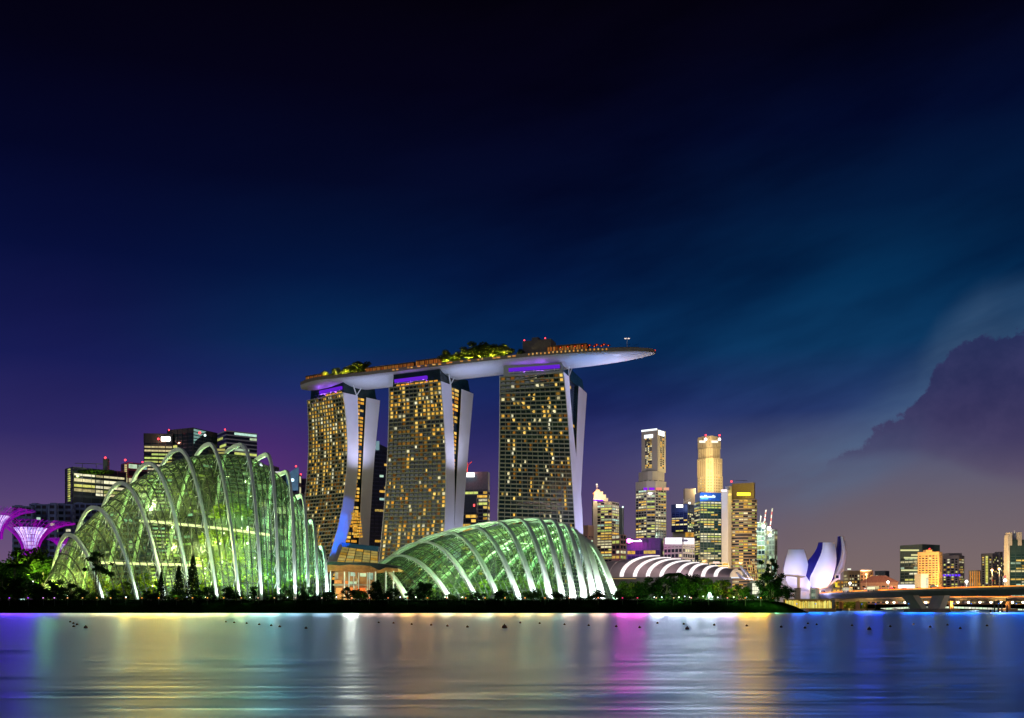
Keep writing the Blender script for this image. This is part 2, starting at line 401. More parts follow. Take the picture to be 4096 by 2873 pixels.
# ------------------------------------------------------------------ glass domes with arched ribs
def parab(Fv, Bv, h, z0, s, e=2.0, Mv=None):
    if e > 2.05:                                  # flatter topped arch: crowd the steps towards the feet
        k = 1 - 2 * s; s = (1 - (1 if k > 0 else -1) * abs(k) ** (1.9 / e)) / 2
    if Mv is None: p = Fv + (Bv - Fv) * s
    else: p = Fv + (Mv - Fv) * (2 * s) if s < .5 else Mv + (Bv - Mv) * (2 * s - 1)
    return Vector((p.x, p.y, z0 + h * (1 - abs(1 - 2 * s) ** e)))
def cr(a, b, c, d, t):
    return 0.5 * ((2 * b) + (c - a) * t + (2 * a - 5 * b + 4 * c - d) * t * t + (3 * b - a - 3 * c + d) * t ** 3)
def make_dome(root, arches, z0, inset, gap, ends, ribw, ribd, nlong, nsub, glass, mull_r, lattice_m, strut_s, rib_mat):
    """arches: (foot u, foot depth Y, half depth, peak u, peak v)"""
    A = []
    for (fu, fy, hd, pu, pv, ex, bu) in [(tuple(q) + ((2.0, None) if len(q) == 5 else (None,)))[:7] if len(q) < 7 else q for q in arches]:
        Fv = Vector((xat(fu, fy), fy, z0)); Mv = px(pu, pv, fy + hd)
        Bv = Vector((2 * Mv.x - Fv.x, 2 * Mv.y - Fv.y, z0)); M0 = Vector((Mv.x, Mv.y, z0))
        if bu: Bv = Vector((xat(bu, Bv.y), Bv.y, z0))
        A.append((Fv, Bv, Mv.z - z0, ex, M0))
    N = 34
    for k, (Fv, Bv, h, ex, M0) in enumerate(A):
        side = (Bv - Fv).cross(Vector((0, 0, 1))).normalized()
        pts = [parab(Fv, Bv, h, z0, i / N, ex, M0) for i in range(N + 1)]
        b = MB(); b.rect_sweep(pts, side, ribw, ribd)
        rib = b.build('rib', rib_mat, root)
        # brackets from rib to glass
        L = (Bv - Fv).length
        Fi = Fv + (Bv - Fv) * (inset / L); Bi = Bv - (Bv - Fv) * (inset / L)
        for s in strut_s:
            p = parab(Fv, Bv, h, z0, s, ex, M0); b = MB(); b.ball(p, .3, 5, 4)
            for ds in (-.018, .018):
                q = parab(Fi, Bi, h - gap, z0, min(max(s + ds, .01), .99), ex, M0)
                b.tube([p, q + side * .8 * (1 if ds > 0 else -1)], .15, 4, cap=False)
                b.tube([p, q - side * .8 * (1 if ds > 0 else -1)], .11, 4, cap=False)
            b.build('bracket', rib_mat, rib)
    # glass shell through inset arches
    S = []
    def ins(a):
        Fv, Bv, h, ex, M0 = a; L = (Bv - Fv).length; d = (Bv - Fv) / L
        return (Fv + d * inset, Bv - d * inset, h - gap, ex, M0)
    S = [ins(a) for a in A]
    def endarch(e):
        fu, fy, hd, pu, pv = e
        Fv = Vector((xat(fu, fy), fy, z0)); Mv = px(pu, pv, fy + hd)
        return (Fv, Vector((2 * Mv.x - Fv.x, 2 * Mv.y - Fv.y, z0)), max(.5, Mv.z - z0), 2.0, Vector((Mv.x, Mv.y, z0)))
    S = [endarch(ends[0])] + S + [endarch(ends[1])]
    fine = []
    for i in range(len(S) - 1):
        a = S[max(i - 1, 0)]; b_ = S[i]; c = S[i + 1]; d = S[min(i + 2, len(S) - 1)]
        for k in range(nsub):
            t = k / nsub
            fine.append((cr(a[0], b_[0], c[0], d[0], t), cr(a[1], b_[1], c[1], d[1], t), max(.4, cr(a[2], b_[2], c[2], d[2], t)), b_[3] + (c[3] - b_[3]) * t, cr(a[4], b_[4], c[4], d[4], t)))
    fine.append(S[-1])
    G = [[parab(f[0], f[1], f[2], z0, j / nlong, f[3], f[4]) for j in range(nlong + 1)] for f in fine]
    b = MB(); b.grid(G); b.build('glass_shell', glass, root, smooth=True)
    b = MB()
    for i, row in enumerate(G): b.tube(row, mull_r * 1.45, 4, cap=False)
    for j in range(1, nlong): b.tube([row[j] for row in G], mull_r * .72, 4, cap=False)
    b.build('mullions', M_DARKSTEEL, root)
    # pale steel lattice just inside the glass
    G2 = [[parab(f[0] + (f[1] - f[0]) * .02, f[1] - (f[1] - f[0]) * .02, f[2] - 1.6, z0, j / nlong, f[3], f[4]) for j in range(nlong + 1)] for f in fine]
    b = MB()
    for i in range(0, len(G2) - 2, 2):
        for j in range(0, nlong - 1, 2):
            b.tube([G2[i][j], G2[i + 2][j + 2]], .07, 3, cap=False); b.tube([G2[i + 2][j], G2[i][j + 2]], .07, 3, cap=False)
    b.build('lattice', lattice_m, root)
    return A, S

M_LATT = mat('pale_steel_lattice', (.17, .20, .08), .5)
M_GL1 = clear_glass('greenhouse_glass', (.74, .90, .70), .05, .035, (.42, .60, .24))
CF = [(412, 424, 22, 268, 2139, 2, 190), (551, 420, 26, 370, 2030, 2, 246), (661, 417, 30, 479, 1933, 2, 326), (763, 415, 33, 591, 1854, 2, 416), (868, 413, 35, 709, 1799, 2, 507), (957, 411, 36, 833, 1777, 2.0, 640),
      (1046, 410, 34, 937, 1787, 3.6), (1114, 410, 30, 1041, 1829, 5), (1180, 411, 26, 1118, 1898, 6), (1234, 413, 22, 1190, 1988, 5), (1270, 416, 18, 1240, 2087, 4.5), (1309, 420, 14, 1280, 2191, 4)]
cloud = empty('glass_dome', (xat(800, 440), 440, GZ), 'tall glass conservatory with twelve pale arched ribs glowing green inside, at the left', 'greenhouse')
cA, cS = make_dome(cloud, CF, GZ, 2.8, 4.6, ((285, 428, 12, 212, 2316), (1316, 424, 10, 1306, 2300)),
          lambda s: 1.05, lambda s: 1.75 - .7 * abs(1 - 2 * s), 34, 4, M_GL1, .17, M_LATT, (.04, .075, .115, .16, .21, .27, .34, .66, .8, .9), M_WHITE)
FDm = [(1631, 446, 20, 1500, 2266, 2, 1400), (1803, 440, 26, 1592, 2222, 2, 1420), (1909, 436, 30, 1690, 2168, 2, 1440), (1996, 432, 34, 1790, 2132, 2, 1455), (2077, 428, 37, 1886, 2108, 2, 1470), (2143, 426, 39, 1984, 2089, 2, 1500), (2203, 424, 40, 2072, 2079, 2, 1540),
       (2252, 423, 40, 2144, 2076, 2, 1600), (2295, 422, 39, 2202, 2083, 2, 1690), (2339, 421, 37, 2250, 2098, 2, 1800), (2377, 421, 34, 2284, 2116, 2, 1930), (2410, 422, 31, 2300, 2133, 2, 2050), (2466, 424, 28, 2312, 2150, 2, 2130)]
M_GL2 = clear_glass('flower_dome_glass', (.62, .80, .64), .06, .015, (.36, .60, .30))
flower = empty('glass_dome', (xat(2050, 450), 450, GZ), 'low wide glass conservatory with broad white leaning ribs, right of the orange pavilion', 'greenhouse')
fA, fS = make_dome(flower, FDm, GZ, 2.0, 2.0, ((1560, 448, 16, 1440, 2330), (2475, 428, 24, 2325, 2180)),
          lambda s: 2.8 - .7 * min(1, 3 * min(s, 1 - s)), lambda s: .9, 30, 4, M_GL2, .15, M_LATT, (.10, .15, .20, .26, .32, .39), M_WHITE)
# lit walkways inside the tall dome
E_WALK = emit('walkway_light', srgb(255, 246, 190)[:3], 1.5)
for (pts, lab) in (([(560, 2083, 436), (640, 2089, 431), (760, 2101, 428), (880, 2113, 427), (990, 2127, 428), (1080, 2140, 432)], 'upper brightly lit curved walkway inside the tall glass dome'),
                   ([(400, 2250, 441), (480, 2253, 433), (590, 2256, 428), (700, 2258, 427), (800, 2262, 429)], 'lower brightly lit curved walkway inside the tall glass dome')):
    P = [px(*p) for p in pts]
    r = empty('walkway', P[len(P) // 2], lab, 'walkway', 'walkways inside the glass dome')
    b = MB(); b.tube(P, .55, 6); b.build('lit_edge', E_WALK, r)
    b = MB()
    for i in range(len(P) - 1):
        a, c = P[i], P[i + 1]; n_ = Vector((0, 2.6, 0))
        b.hexa([a + Vector((0, .7, -.3)), c + Vector((0, .7, -.3)), c + n_ - Vector((0, 0, .3)), a + n_ - Vector((0, 0, .3))], [a + Vector((0, .7, .1)), c + Vector((0, .7, .1)), c + n_ + Vector((0, 0, .1)), a + n_ + Vector((0, 0, .1))])
    b.build('deck', M_GREY, r)
    b = MB()
    for p in P[1:-1]: b.tube([p + Vector((0, 1.5, 0)), (p.x, p.y + 3.5, GZ)], .16, 5)
    b.build('support', M_DGREY, r)
# planted mountain inside the tall dome
M_MTN = foliage('mountain_plants', (.010, .06, .004), (.22, .27, .008), .22)
rg = random.Random(11); b = MB(); cx, cyy = xat(925, 452), 452
for k in range(9500):
    z = rg.random() ** 1.25 * 48; r0 = (23 * (1 - z / 54) + 3 * math.sin(z * .5)) * rg.uniform(.72, 1.05)
    an = rg.uniform(0, 2 * math.pi)
    b.leaf((cx + r0 * math.cos(an), cyy + r0 * .8 * math.sin(an), GZ + z), 1.9, rg)
mt = empty('planted_mountain', (cx, cyy, GZ), 'tall planted green mountain inside the tall glass dome', 'garden')
b.build('plants', M_MTN, mt)
b = MB(); P = []
for i in range(13):
    z = i * 3.9; r0 = 19 * (1 - z / 56)
    P.append([(cx + r0 * math.cos(2 * math.pi * k / 14), cyy + r0 * .8 * math.sin(2 * math.pi * k / 14), GZ + z) for k in range(15)])
b.grid(P); b.build('core', mat('dark_rock', (.03, .05, .025), .9), mt)
b = MB()
for k in range(15):
    an = rg.uniform(3.5, 5.9); z = rg.uniform(8, 34); r0 = 22 * (1 - z / 54) + 1
    b.ball((cx + r0 * math.cos(an), cyy + r0 * .8 * math.sin(an) - .5, GZ + z), rg.uniform(.35, .7))
b.build('spotlight', emit('plant_spotlight', (1, .98, .85), 3.0), mt)
rg = random.Random(12); b = MB()
for k in range(9000):
    i_ = rg.random() * (len(cA) - 1); i0 = int(i_); fpt = lerp_(cA[i0][0], cA[min(i0 + 1, len(cA) - 1)][0], i_ - i0); dd = rg.uniform(4.5, 17)
    bkk = (cA[i0][1] - cA[i0][0]).normalized(); p = fpt + bkk * dd; hz = (3.5 + 4.5 * abs(math.sin(p.x * .13)) + dd * .25) * rg.random()
    b.leaf((p.x, p.y, GZ + hz), 1.3, rg)
tag(b.build('indoor_planting', M_MTN, loc=(cx, cyy, GZ)), 'low lush planting along the inside of the tall glass dome', 'planting', kind='stuff')
# interior light of the two domes
for (u, v, Y, e, c) in ((330, 2330, 436, 9000, (1, .95, .45)), (480, 2290, 440, 16000, (1, .95, .5)), (600, 2015, 440, 3000, (.85, 1, .75)), (640, 2330, 426, 9000, (.95, 1, .45)), (760, 2300, 428, 12000, (.9, 1, .4)), (880, 2340, 424, 9000, (.85, 1, .5)),
                        (760, 2060, 440, 12000, (.95, 1, .55)), (960, 2330, 423, 9000, (.6, 1, .5)), (1010, 2060, 432, 9000, (.75, 1, .55)), (1080, 2300, 426, 12000, (.40, 1, .80)), (1180, 2300, 428, 12000, (.38, 1, .85)), (1120, 2080, 436, 6000, (.45, 1, .8)), (1250, 2310, 428, 5000, (.5, 1, .85)),
                        (860, 2180, 423, 8000, (1, .98, .32)), (960, 2230, 422, 8000, (.95, 1, .36)), (800, 2250, 423, 6000, (1, .97, .32)), (1010, 2180, 424, 7000, (.8, 1, .5)), (700, 2190, 425, 6000, (1, .95, .5)), (500, 2160, 446, 9000, (1, .96, .6))):
    lamp('POINT', px(u, v, Y), e * 2.0, c, .12)
for (u, v, Y, e, c) in ((1700, 2350, 450, 6000, (.7, 1, .6)), (1790, 2310, 450, 8000, (.75, 1, .5)), (1880, 2330, 448, 8000, (.58, 1, .52)), (1960, 2250, 452, 9000, (.7, 1, .55)), (2040, 2320, 448, 8000, (.62, 1, .5)), (2110, 2230, 455, 9000, (.7, 1, .5)), (2180, 2320, 448, 8000, (.58, 1, .52)), (2230, 2200, 452, 8000, (.6, 1, .55)), (2300, 2290, 446, 9000, (.6, 1, .6)), (1920, 2190, 462, 6000, (.9, 1, .6))):
    lamp('POINT', px(u, v, Y), e * 2.6, c, .12)

# ------------------------------------------------------------------ trees
def crown(rng, clumps, n, size):
    b = MB(); wts = [c[1] ** 2 for c in clumps]
    for k in range(n):
        (c, r, fl) = rng.choices(clumps, wts)[0]
        d = Vector((rng.gauss(0, 1), rng.gauss(0, 1), rng.gauss(0, 1))).normalized() * r * rng.random() ** .45
        b.leaf((c[0] + d.x, c[1] + d.y, c[2] + d.z * fl), size, rng)
    return b
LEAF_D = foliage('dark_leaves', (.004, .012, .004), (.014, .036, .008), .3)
LEAF_G = foliage('green_leaves', (.010, .040, .008), (.06, .11, .014), .3)  # brighter copy for trees near lamps, lamplight put into the colour
PROTO = {}
def proto(kind, leafm):
    key = (kind, leafm.name)
    if key in PROTO: return PROTO[key]
    rng = random.Random(hash(kind) % 1000 if False else sum(map(ord, kind)))
    t = MB()
    if kind.startswith('broad'):                  # 10 m tall
        cl = []
        for k in range(17):
            an = rng.uniform(0, 6.28); rr = rng.uniform(.3, 3.3)
            cl.append(((rr * math.cos(an), rr * math.sin(an), (1.6 + 6.8 * (k + .5) / 17) if rr < 2.4 else rng.uniform(1.6, 6.0)), rng.uniform(1.0, 1.8), .85))
        t.tube([(0, 0, -.4), (.1, 0, 2), (0, .1, 4.5), (.2, 0, 7)], .32, 6, .1)
        for c in cl[:7]: t.tube([(0, 0, 3.0), (c[0][0] * .5, c[0][1] * .5, 4.6), c[0]], .14, 4, .04)
        cb = crown(rng, cl, 2400, .62)
    elif kind == 'umbrella':                      # 14 m, slim trunks and flat clumps
        cl = []
        t.tube([(0, 0, -.4), (.2, 0, 5), (.1, 0, 9), (0, 0, 12)], .24, 6, .08); t.tube([(.7, .2, -.4), (.9, 0, 5), (1.4, 0, 10)], .18, 5, .06); t.tube([(-.6, 0, -.4), (-.9, 0, 6), (-1.8, 0, 10)], .16, 5, .05)
        for k in range(15):
            an = rng.uniform(0, 6.28); rr = rng.uniform(.3, 4.2)
            c = (rr * math.cos(an), rr * math.sin(an), rng.uniform(7.4, 13.0) - rr * .35)
            cl.append((c, rng.uniform(.7, 1.3), .55)); t.tube([(0, 0, c[2] - 2.5), c], .08, 4, .03)
        cb = crown(rng, cl, 1500, .55)
    elif kind == 'conifer':                       # 12 m, tiered
        t.tube([(0, 0, -.4), (0, 0, 12)], .24, 6, .04); cb = MB()
        for k in range(2300):
            z = .8 + 11.2 * rng.random() ** 1.15; tier = .72 + .28 * abs(math.sin(z * 3.6))
            r0 = 2.6 * (1 - z / 12.3) ** .75 * tier * rng.random() ** .4; an = rng.choice(range(9)) * .698 + z * 1.3 + rng.gauss(0, .16)
            cb.leaf((r0 * math.cos(an), r0 * math.sin(an), z - r0 * .22), .52, rng, .4)
    elif kind == 'palm':                          # 9 m
        t.tube([(0, 0, -.4), (.15, 0, 3), (.1, 0, 7)], .22, 6, .15); cb = MB()
        for k in range(18):
            an = k * 2.4; up = rng.uniform(.1, 1.1)
            for q in range(16):
                s = q / 15; r0 = 2.7 * s; z = 7 + up * 2.2 * s - 2.6 * s * s
                for sd in (-1, 1):
                    p = Vector((r0 * math.cos(an), r0 * math.sin(an), z)); o = Vector((-math.sin(an) * sd * .55 * (1 - s * .6), math.cos(an) * sd * .55 * (1 - s * .6), -.35))
                    d = Vector((math.cos(an), math.sin(an), -.2)) * .16
                    cb.quad(p - d, p + d, p + o + d * .5, p + o - d * .5)
    else:                                         # bush, 3 m
        cl = [((rng.uniform(-1.6, 1.6), rng.uniform(-1, 1), rng.uniform(.6, 2.0)), rng.uniform(.6, 1.1), .85) for k in range(8)]
        for c in cl[:5]: t.tube([(0, 0, -.3), c[0]], .06, 4, .03)
        cb = crown(rng, cl, 700, .42)
    root = bpy.data.objects.new('shrub' if kind.startswith('bush') else kind.split('_')[0] + '_tree' if kind != 'palm' else 'palm_tree', None)
    COL.objects.link(root); OFF[root.name] = Vector((0, 0, 0))
    cb.build('crown', leafm, root); t.build('trunk', M_TRUNK, root)
    PROTO[key] = [root, False]
    return PROTO[key]
HGT = {'broad': 9.4, 'broad_b': 9.4, 'broad_c': 9.4, 'umbrella': 13.3, 'conifer': 12.0, 'palm': 8.2, 'bush': 2.9, 'bush_b': 2.9}
def plant(kind, u, vtop, Y, label, group, leafm=LEAF_D, wide=1.0, zb=None, rot=None):
    pr = proto(kind, leafm)
    o = pr[0]
    if pr[1]: o = copy_tree(pr[0])
    pr[1] = True
    zb = GZ if zb is None else zb
    s = (zat(vtop, Y) - zb) / HGT[kind]
    o.location = (xat(u, Y), Y, zb); o.scale = (s * wide, s * wide, s); o.rotation_euler = (0, 0, random.uniform(0, 6.28) if rot is None else rot)
    return tag(o, label, 'shrub' if kind.startswith('bush') else 'tree', group)
gL = 'trees at the left end of the bank'
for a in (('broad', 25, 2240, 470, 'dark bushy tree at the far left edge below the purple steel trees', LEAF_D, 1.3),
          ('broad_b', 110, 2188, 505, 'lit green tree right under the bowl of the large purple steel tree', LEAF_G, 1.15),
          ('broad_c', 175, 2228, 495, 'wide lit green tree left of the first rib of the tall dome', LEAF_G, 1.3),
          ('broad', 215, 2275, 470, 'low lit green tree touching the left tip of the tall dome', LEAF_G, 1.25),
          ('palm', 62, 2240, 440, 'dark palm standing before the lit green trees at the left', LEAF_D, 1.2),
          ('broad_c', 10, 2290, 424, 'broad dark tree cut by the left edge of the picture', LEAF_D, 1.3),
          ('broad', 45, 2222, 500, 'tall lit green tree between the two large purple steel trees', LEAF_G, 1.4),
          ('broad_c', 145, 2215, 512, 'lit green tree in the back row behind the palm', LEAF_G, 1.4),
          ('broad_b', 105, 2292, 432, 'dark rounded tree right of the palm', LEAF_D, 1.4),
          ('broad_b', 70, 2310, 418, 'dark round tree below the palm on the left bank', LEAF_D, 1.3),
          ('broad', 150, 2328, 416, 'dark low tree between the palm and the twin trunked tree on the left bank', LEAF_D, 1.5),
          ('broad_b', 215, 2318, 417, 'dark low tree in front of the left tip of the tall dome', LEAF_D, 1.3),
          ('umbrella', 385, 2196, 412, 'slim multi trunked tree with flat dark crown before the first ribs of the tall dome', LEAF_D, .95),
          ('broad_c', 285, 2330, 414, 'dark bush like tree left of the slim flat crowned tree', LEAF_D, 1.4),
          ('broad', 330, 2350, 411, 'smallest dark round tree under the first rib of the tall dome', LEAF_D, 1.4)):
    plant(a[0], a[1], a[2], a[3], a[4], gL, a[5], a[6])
for (u, v, Y, e_) in ((100, 2300, 492, 16000), (180, 2300, 478, 14000), (225, 2330, 462, 7000), (40, 2330, 455, 3000)): lamp('POINT', px(u, v, Y), e_ * 4.5, (.80, 1, .20), .12)
gC = 'conifers before the tall dome'
plant('conifer', 645, 2288, 409, 'dark conifer at the foot of the third rib of the tall dome', gC)
plant('conifer', 715, 2262, 409, 'middle dark conifer of the three before the tall dome', gC, wide=1.1)
plant('conifer', 772, 2222, 409, 'tallest dark conifer, at the foot of the fourth rib of the tall dome', gC)
gF = 'small trees along the front of the domes'
fr = (('broad', 455, 2352, 411, 1.5, 'dark tree between the first and second rib feet of the tall dome'),
      ('broad_b', 590, 2362, 410, 1.5, 'dark tree between the second and third rib feet of the tall dome'),
      ('broad_c', 835, 2345, 409, 1.3, 'dark tree just right of the tallest conifer'),
      ('broad', 915, 2340, 408, 1.3, 'dark tree between the fifth and sixth rib feet of the tall dome'),
      ('broad_b', 1012, 2345, 408, 1.0, 'small round tree between the sixth and seventh rib feet of the tall dome'),
      ('broad_c', 1143, 2342, 409, 1.0, 'small tree with gaps between the eighth and ninth rib feet of the tall dome'),
      ('broad', 1205, 2352, 409, 1.1, 'small dark tree at the foot of the tenth rib of the tall dome'),
      ('broad_b', 1240, 2345, 411, .9, 'slender dark tree at the foot of the eleventh rib of the tall dome'),
      ('broad_c', 1390, 2345, 412, 1.2, 'leafy tree lit orange from behind before the pavilion'),
      ('broad', 1430, 2352, 412, 1.1, 'small round tree before the middle columns of the pavilion'),
      ('broad_b', 1500, 2325, 412, 1.1, 'dense dark tree before the right half of the pavilion'),
      ('conifer', 1512, 2318, 414, 1.6, 'pointed dark tree under the right end of the pavilion roof'),
      ('broad_c', 1570, 2350, 411, 1.3, 'dark tree below the right end columns of the pavilion'),
      ('broad', 1690, 2318, 411, 1.2, 'large dark tree before the left ribs of the low dome'),
      ('broad_b', 1640, 2352, 410, 1.1, 'dark tree just left of the large tree before the low dome'))
for k in fr: plant(k[0], k[1], k[2], k[3], k[5], gF, LEAF_D, k[4])
gR = 'trees right of the low dome'
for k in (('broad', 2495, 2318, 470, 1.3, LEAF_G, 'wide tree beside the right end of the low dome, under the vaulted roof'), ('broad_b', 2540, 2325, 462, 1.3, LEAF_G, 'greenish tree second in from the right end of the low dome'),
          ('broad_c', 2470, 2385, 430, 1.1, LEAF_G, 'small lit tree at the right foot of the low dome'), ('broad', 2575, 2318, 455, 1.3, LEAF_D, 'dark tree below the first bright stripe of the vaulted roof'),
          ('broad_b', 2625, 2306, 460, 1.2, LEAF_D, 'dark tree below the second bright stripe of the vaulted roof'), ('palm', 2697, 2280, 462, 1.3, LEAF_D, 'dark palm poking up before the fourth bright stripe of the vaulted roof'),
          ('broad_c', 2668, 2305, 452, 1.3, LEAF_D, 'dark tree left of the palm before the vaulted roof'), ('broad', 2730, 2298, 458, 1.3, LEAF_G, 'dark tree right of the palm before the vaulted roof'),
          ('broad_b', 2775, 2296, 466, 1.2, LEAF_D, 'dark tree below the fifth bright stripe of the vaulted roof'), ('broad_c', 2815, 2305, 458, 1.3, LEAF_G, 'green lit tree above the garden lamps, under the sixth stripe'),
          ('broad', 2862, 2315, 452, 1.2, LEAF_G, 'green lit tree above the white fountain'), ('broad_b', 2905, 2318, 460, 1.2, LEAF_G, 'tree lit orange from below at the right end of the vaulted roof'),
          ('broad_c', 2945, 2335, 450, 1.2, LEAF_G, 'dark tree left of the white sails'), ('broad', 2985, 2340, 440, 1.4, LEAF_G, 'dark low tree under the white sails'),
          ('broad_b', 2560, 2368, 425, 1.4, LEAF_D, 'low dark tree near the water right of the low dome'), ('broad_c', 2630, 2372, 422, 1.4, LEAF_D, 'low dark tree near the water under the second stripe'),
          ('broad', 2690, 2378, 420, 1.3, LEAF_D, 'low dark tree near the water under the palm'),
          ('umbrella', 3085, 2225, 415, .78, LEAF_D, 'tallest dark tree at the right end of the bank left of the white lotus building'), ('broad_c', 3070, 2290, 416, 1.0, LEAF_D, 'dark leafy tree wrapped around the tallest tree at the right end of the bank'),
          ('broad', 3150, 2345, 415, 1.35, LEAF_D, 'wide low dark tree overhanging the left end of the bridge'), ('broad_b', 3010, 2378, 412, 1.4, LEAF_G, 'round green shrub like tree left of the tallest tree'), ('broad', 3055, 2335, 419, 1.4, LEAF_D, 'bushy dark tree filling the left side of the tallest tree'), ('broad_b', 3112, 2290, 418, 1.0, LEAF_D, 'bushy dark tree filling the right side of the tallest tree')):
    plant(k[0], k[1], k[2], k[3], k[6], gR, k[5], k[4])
gB = 'shrubs along the top of the bank'
LM = ['the left edge of the picture', 'the palm', 'the left tip of the tall dome', 'the first rib foot of the tall dome', 'the second rib foot of the tall dome', 'the third rib foot of the tall dome', 'the conifers', 'the fifth rib foot of the tall dome', 'the seventh rib foot of the tall dome', 'the ninth rib foot of the tall dome', 'the eleventh rib foot of the tall dome', 'the left columns of the pavilion', 'the right columns of the pavilion', 'the orange beam of the low dome',
      'the second rib foot of the low dome', 'the third rib foot of the low dome', 'the fourth rib foot of the low dome', 'the fifth rib foot of the low dome', 'the sixth rib foot of the low dome', 'the eighth rib foot of the low dome', 'the tenth rib foot of the low dome', 'the right end of the low dome']
for k in range(22):
    u = 20 + k * 118 + random.uniform(-25, 25)
    plant('bush' if k % 2 else 'bush_b', u, 2358 + random.uniform(-8, 18), 410 + random.uniform(-1, 3), 'low dark shrub on the bank near ' + LM[k], gB, LEAF_D if k % 3 else LEAF_G, 1.5)
# ground cover along the whole bank edge
rg = random.Random(5); b = MB()
for k in range(16000):
    u = rg.uniform(-60, 3120); Y = rg.uniform(408.5, 415); x = xat(u, Y)
    hh = (1.3 + 1.1 * math.sin(x * .21) * math.sin(x * .077 + 1)) * rg.random() ** .8
    b.leaf((x, Y, GZ - .9 + hh + (Y - 408) * .12), .55, rg)
tag(b.build('undergrowth', foliage('undergrowth_leaves', (.002, .006, .002), (.007, .020, .004), .2)), 'dark low undergrowth covering the top of the bank', 'undergrowth', kind='stuff')
# plants inside the low dome
M_FPL = foliage('flower_dome_plants', (.008, .045, .010), (.14, .17, .012), .3)
names = ['leftmost', 'second from the left', 'third from the left', 'fourth from the left', 'fifth from the left', 'sixth from the left', 'seventh from the left', 'rightmost']
for k, (u, v) in enumerate(((1720, 2342), (1790, 2330), (1860, 2322), (1935, 2308), (2010, 2318), (2085, 2300), (2160, 2322), (2230, 2335))):
    plant(('broad', 'broad_b', 'broad_c')[k % 3], u, v, 456 + (k % 3) * 5, 'yellow green tree growing inside the low glass dome, ' + names[k], 'trees inside the low dome', M_FPL, 1.1)

# ------------------------------------------------------------------ rib uplights
gU = 'floodlights at the feet of the ribs'
ORD = ['first', 'second', 'third', 'fourth', 'fifth', 'sixth', 'seventh', 'eighth', 'ninth', 'tenth', 'eleventh', 'twelfth', 'thirteenth']
def uplight(p, e, c, lab, group, aim):
    r = empty('floodlight', p, lab, 'floodlight', group)
    b = MB(); b.hexa([p + Vector(q) for q in ((-.4, -.25, .5), (.4, -.25, .5), (.4, .25, .3), (-.4, .25, .3))], [p + Vector(q) for q in ((-.4, -.15, .95), (.4, -.15, .95), (.4, .35, .75), (-.4, .35, .75))])
    b.build('housing', M_DARKSTEEL, r)
    b = MB(); b.tube([p, p + Vector((0, 0, .5))], .08, 5); b.build('post', M_DARKSTEEL, r)
    lamp('SPOT', p + Vector((0, .1, 1.35)), e, c, .30, aim, R(125), .7)
for nm, A, lo, P0, c in (('tall', cA, 0, 7800, (.84, 1, .95)), ('low', fA, 1, 13000, (.88, 1, .93))):
    for k, (Fv, Bv, h, ex, M0) in enumerate(A):
        if k < lo: continue
        d = (Bv - Fv).normalized()
        uplight(Vector((Fv.x, Fv.y, GZ)) - d * 4.2, P0 * (1.0 if nm == 'low' else (.7 + .09 * k)), c, f'small floodlight at the foot of the {ORD[k]} rib from the left, {nm} dome', gU, parab(Fv, Bv, h, GZ, .20, ex, M0))

# ------------------------------------------------------------------ hotel: three leaning towers
def win_obj(parent, boxes, material, limit=100):
    """each lit window its own part, the smallest ones past the limit as one part"""
    boxes = sorted(boxes, key=lambda q: -q[2])
    for verts, mt_, _ in boxes[:limit]:
        b = MB(); b.hexa(*verts); b.build('window', mt_ or material, parent)
    rest = {}
    for verts, mt_, _ in boxes[limit:]: rest.setdefault((mt_ or material).name, []).append(verts)
    if rest:
        b = MB(); names = list(rest)
        idx = []
        for nme in names:
            for vv in rest[nme]:
                n0 = len(b.f); b.hexa(*vv); idx += [names.index(nme)] * (len(b.f) - n0)
        o = b.build('window', bpy.data.materials[names[0]], parent)
        for nme in names[1:]: o.data.materials.append(bpy.data.materials[nme])
        o.data.polygons.foreach_set('material_index', idx); o['kind'] = 'stuff'
M_BALC = mat('balcony_concrete', (.31, .33, .24), .7, 0, .12, .3)
M_HGLASS = glass_dark('hotel_glass', (.010, .030, .032), .2)
M_RECESS = glass_dark('recess_glass', (.012, .03, .05), .15)
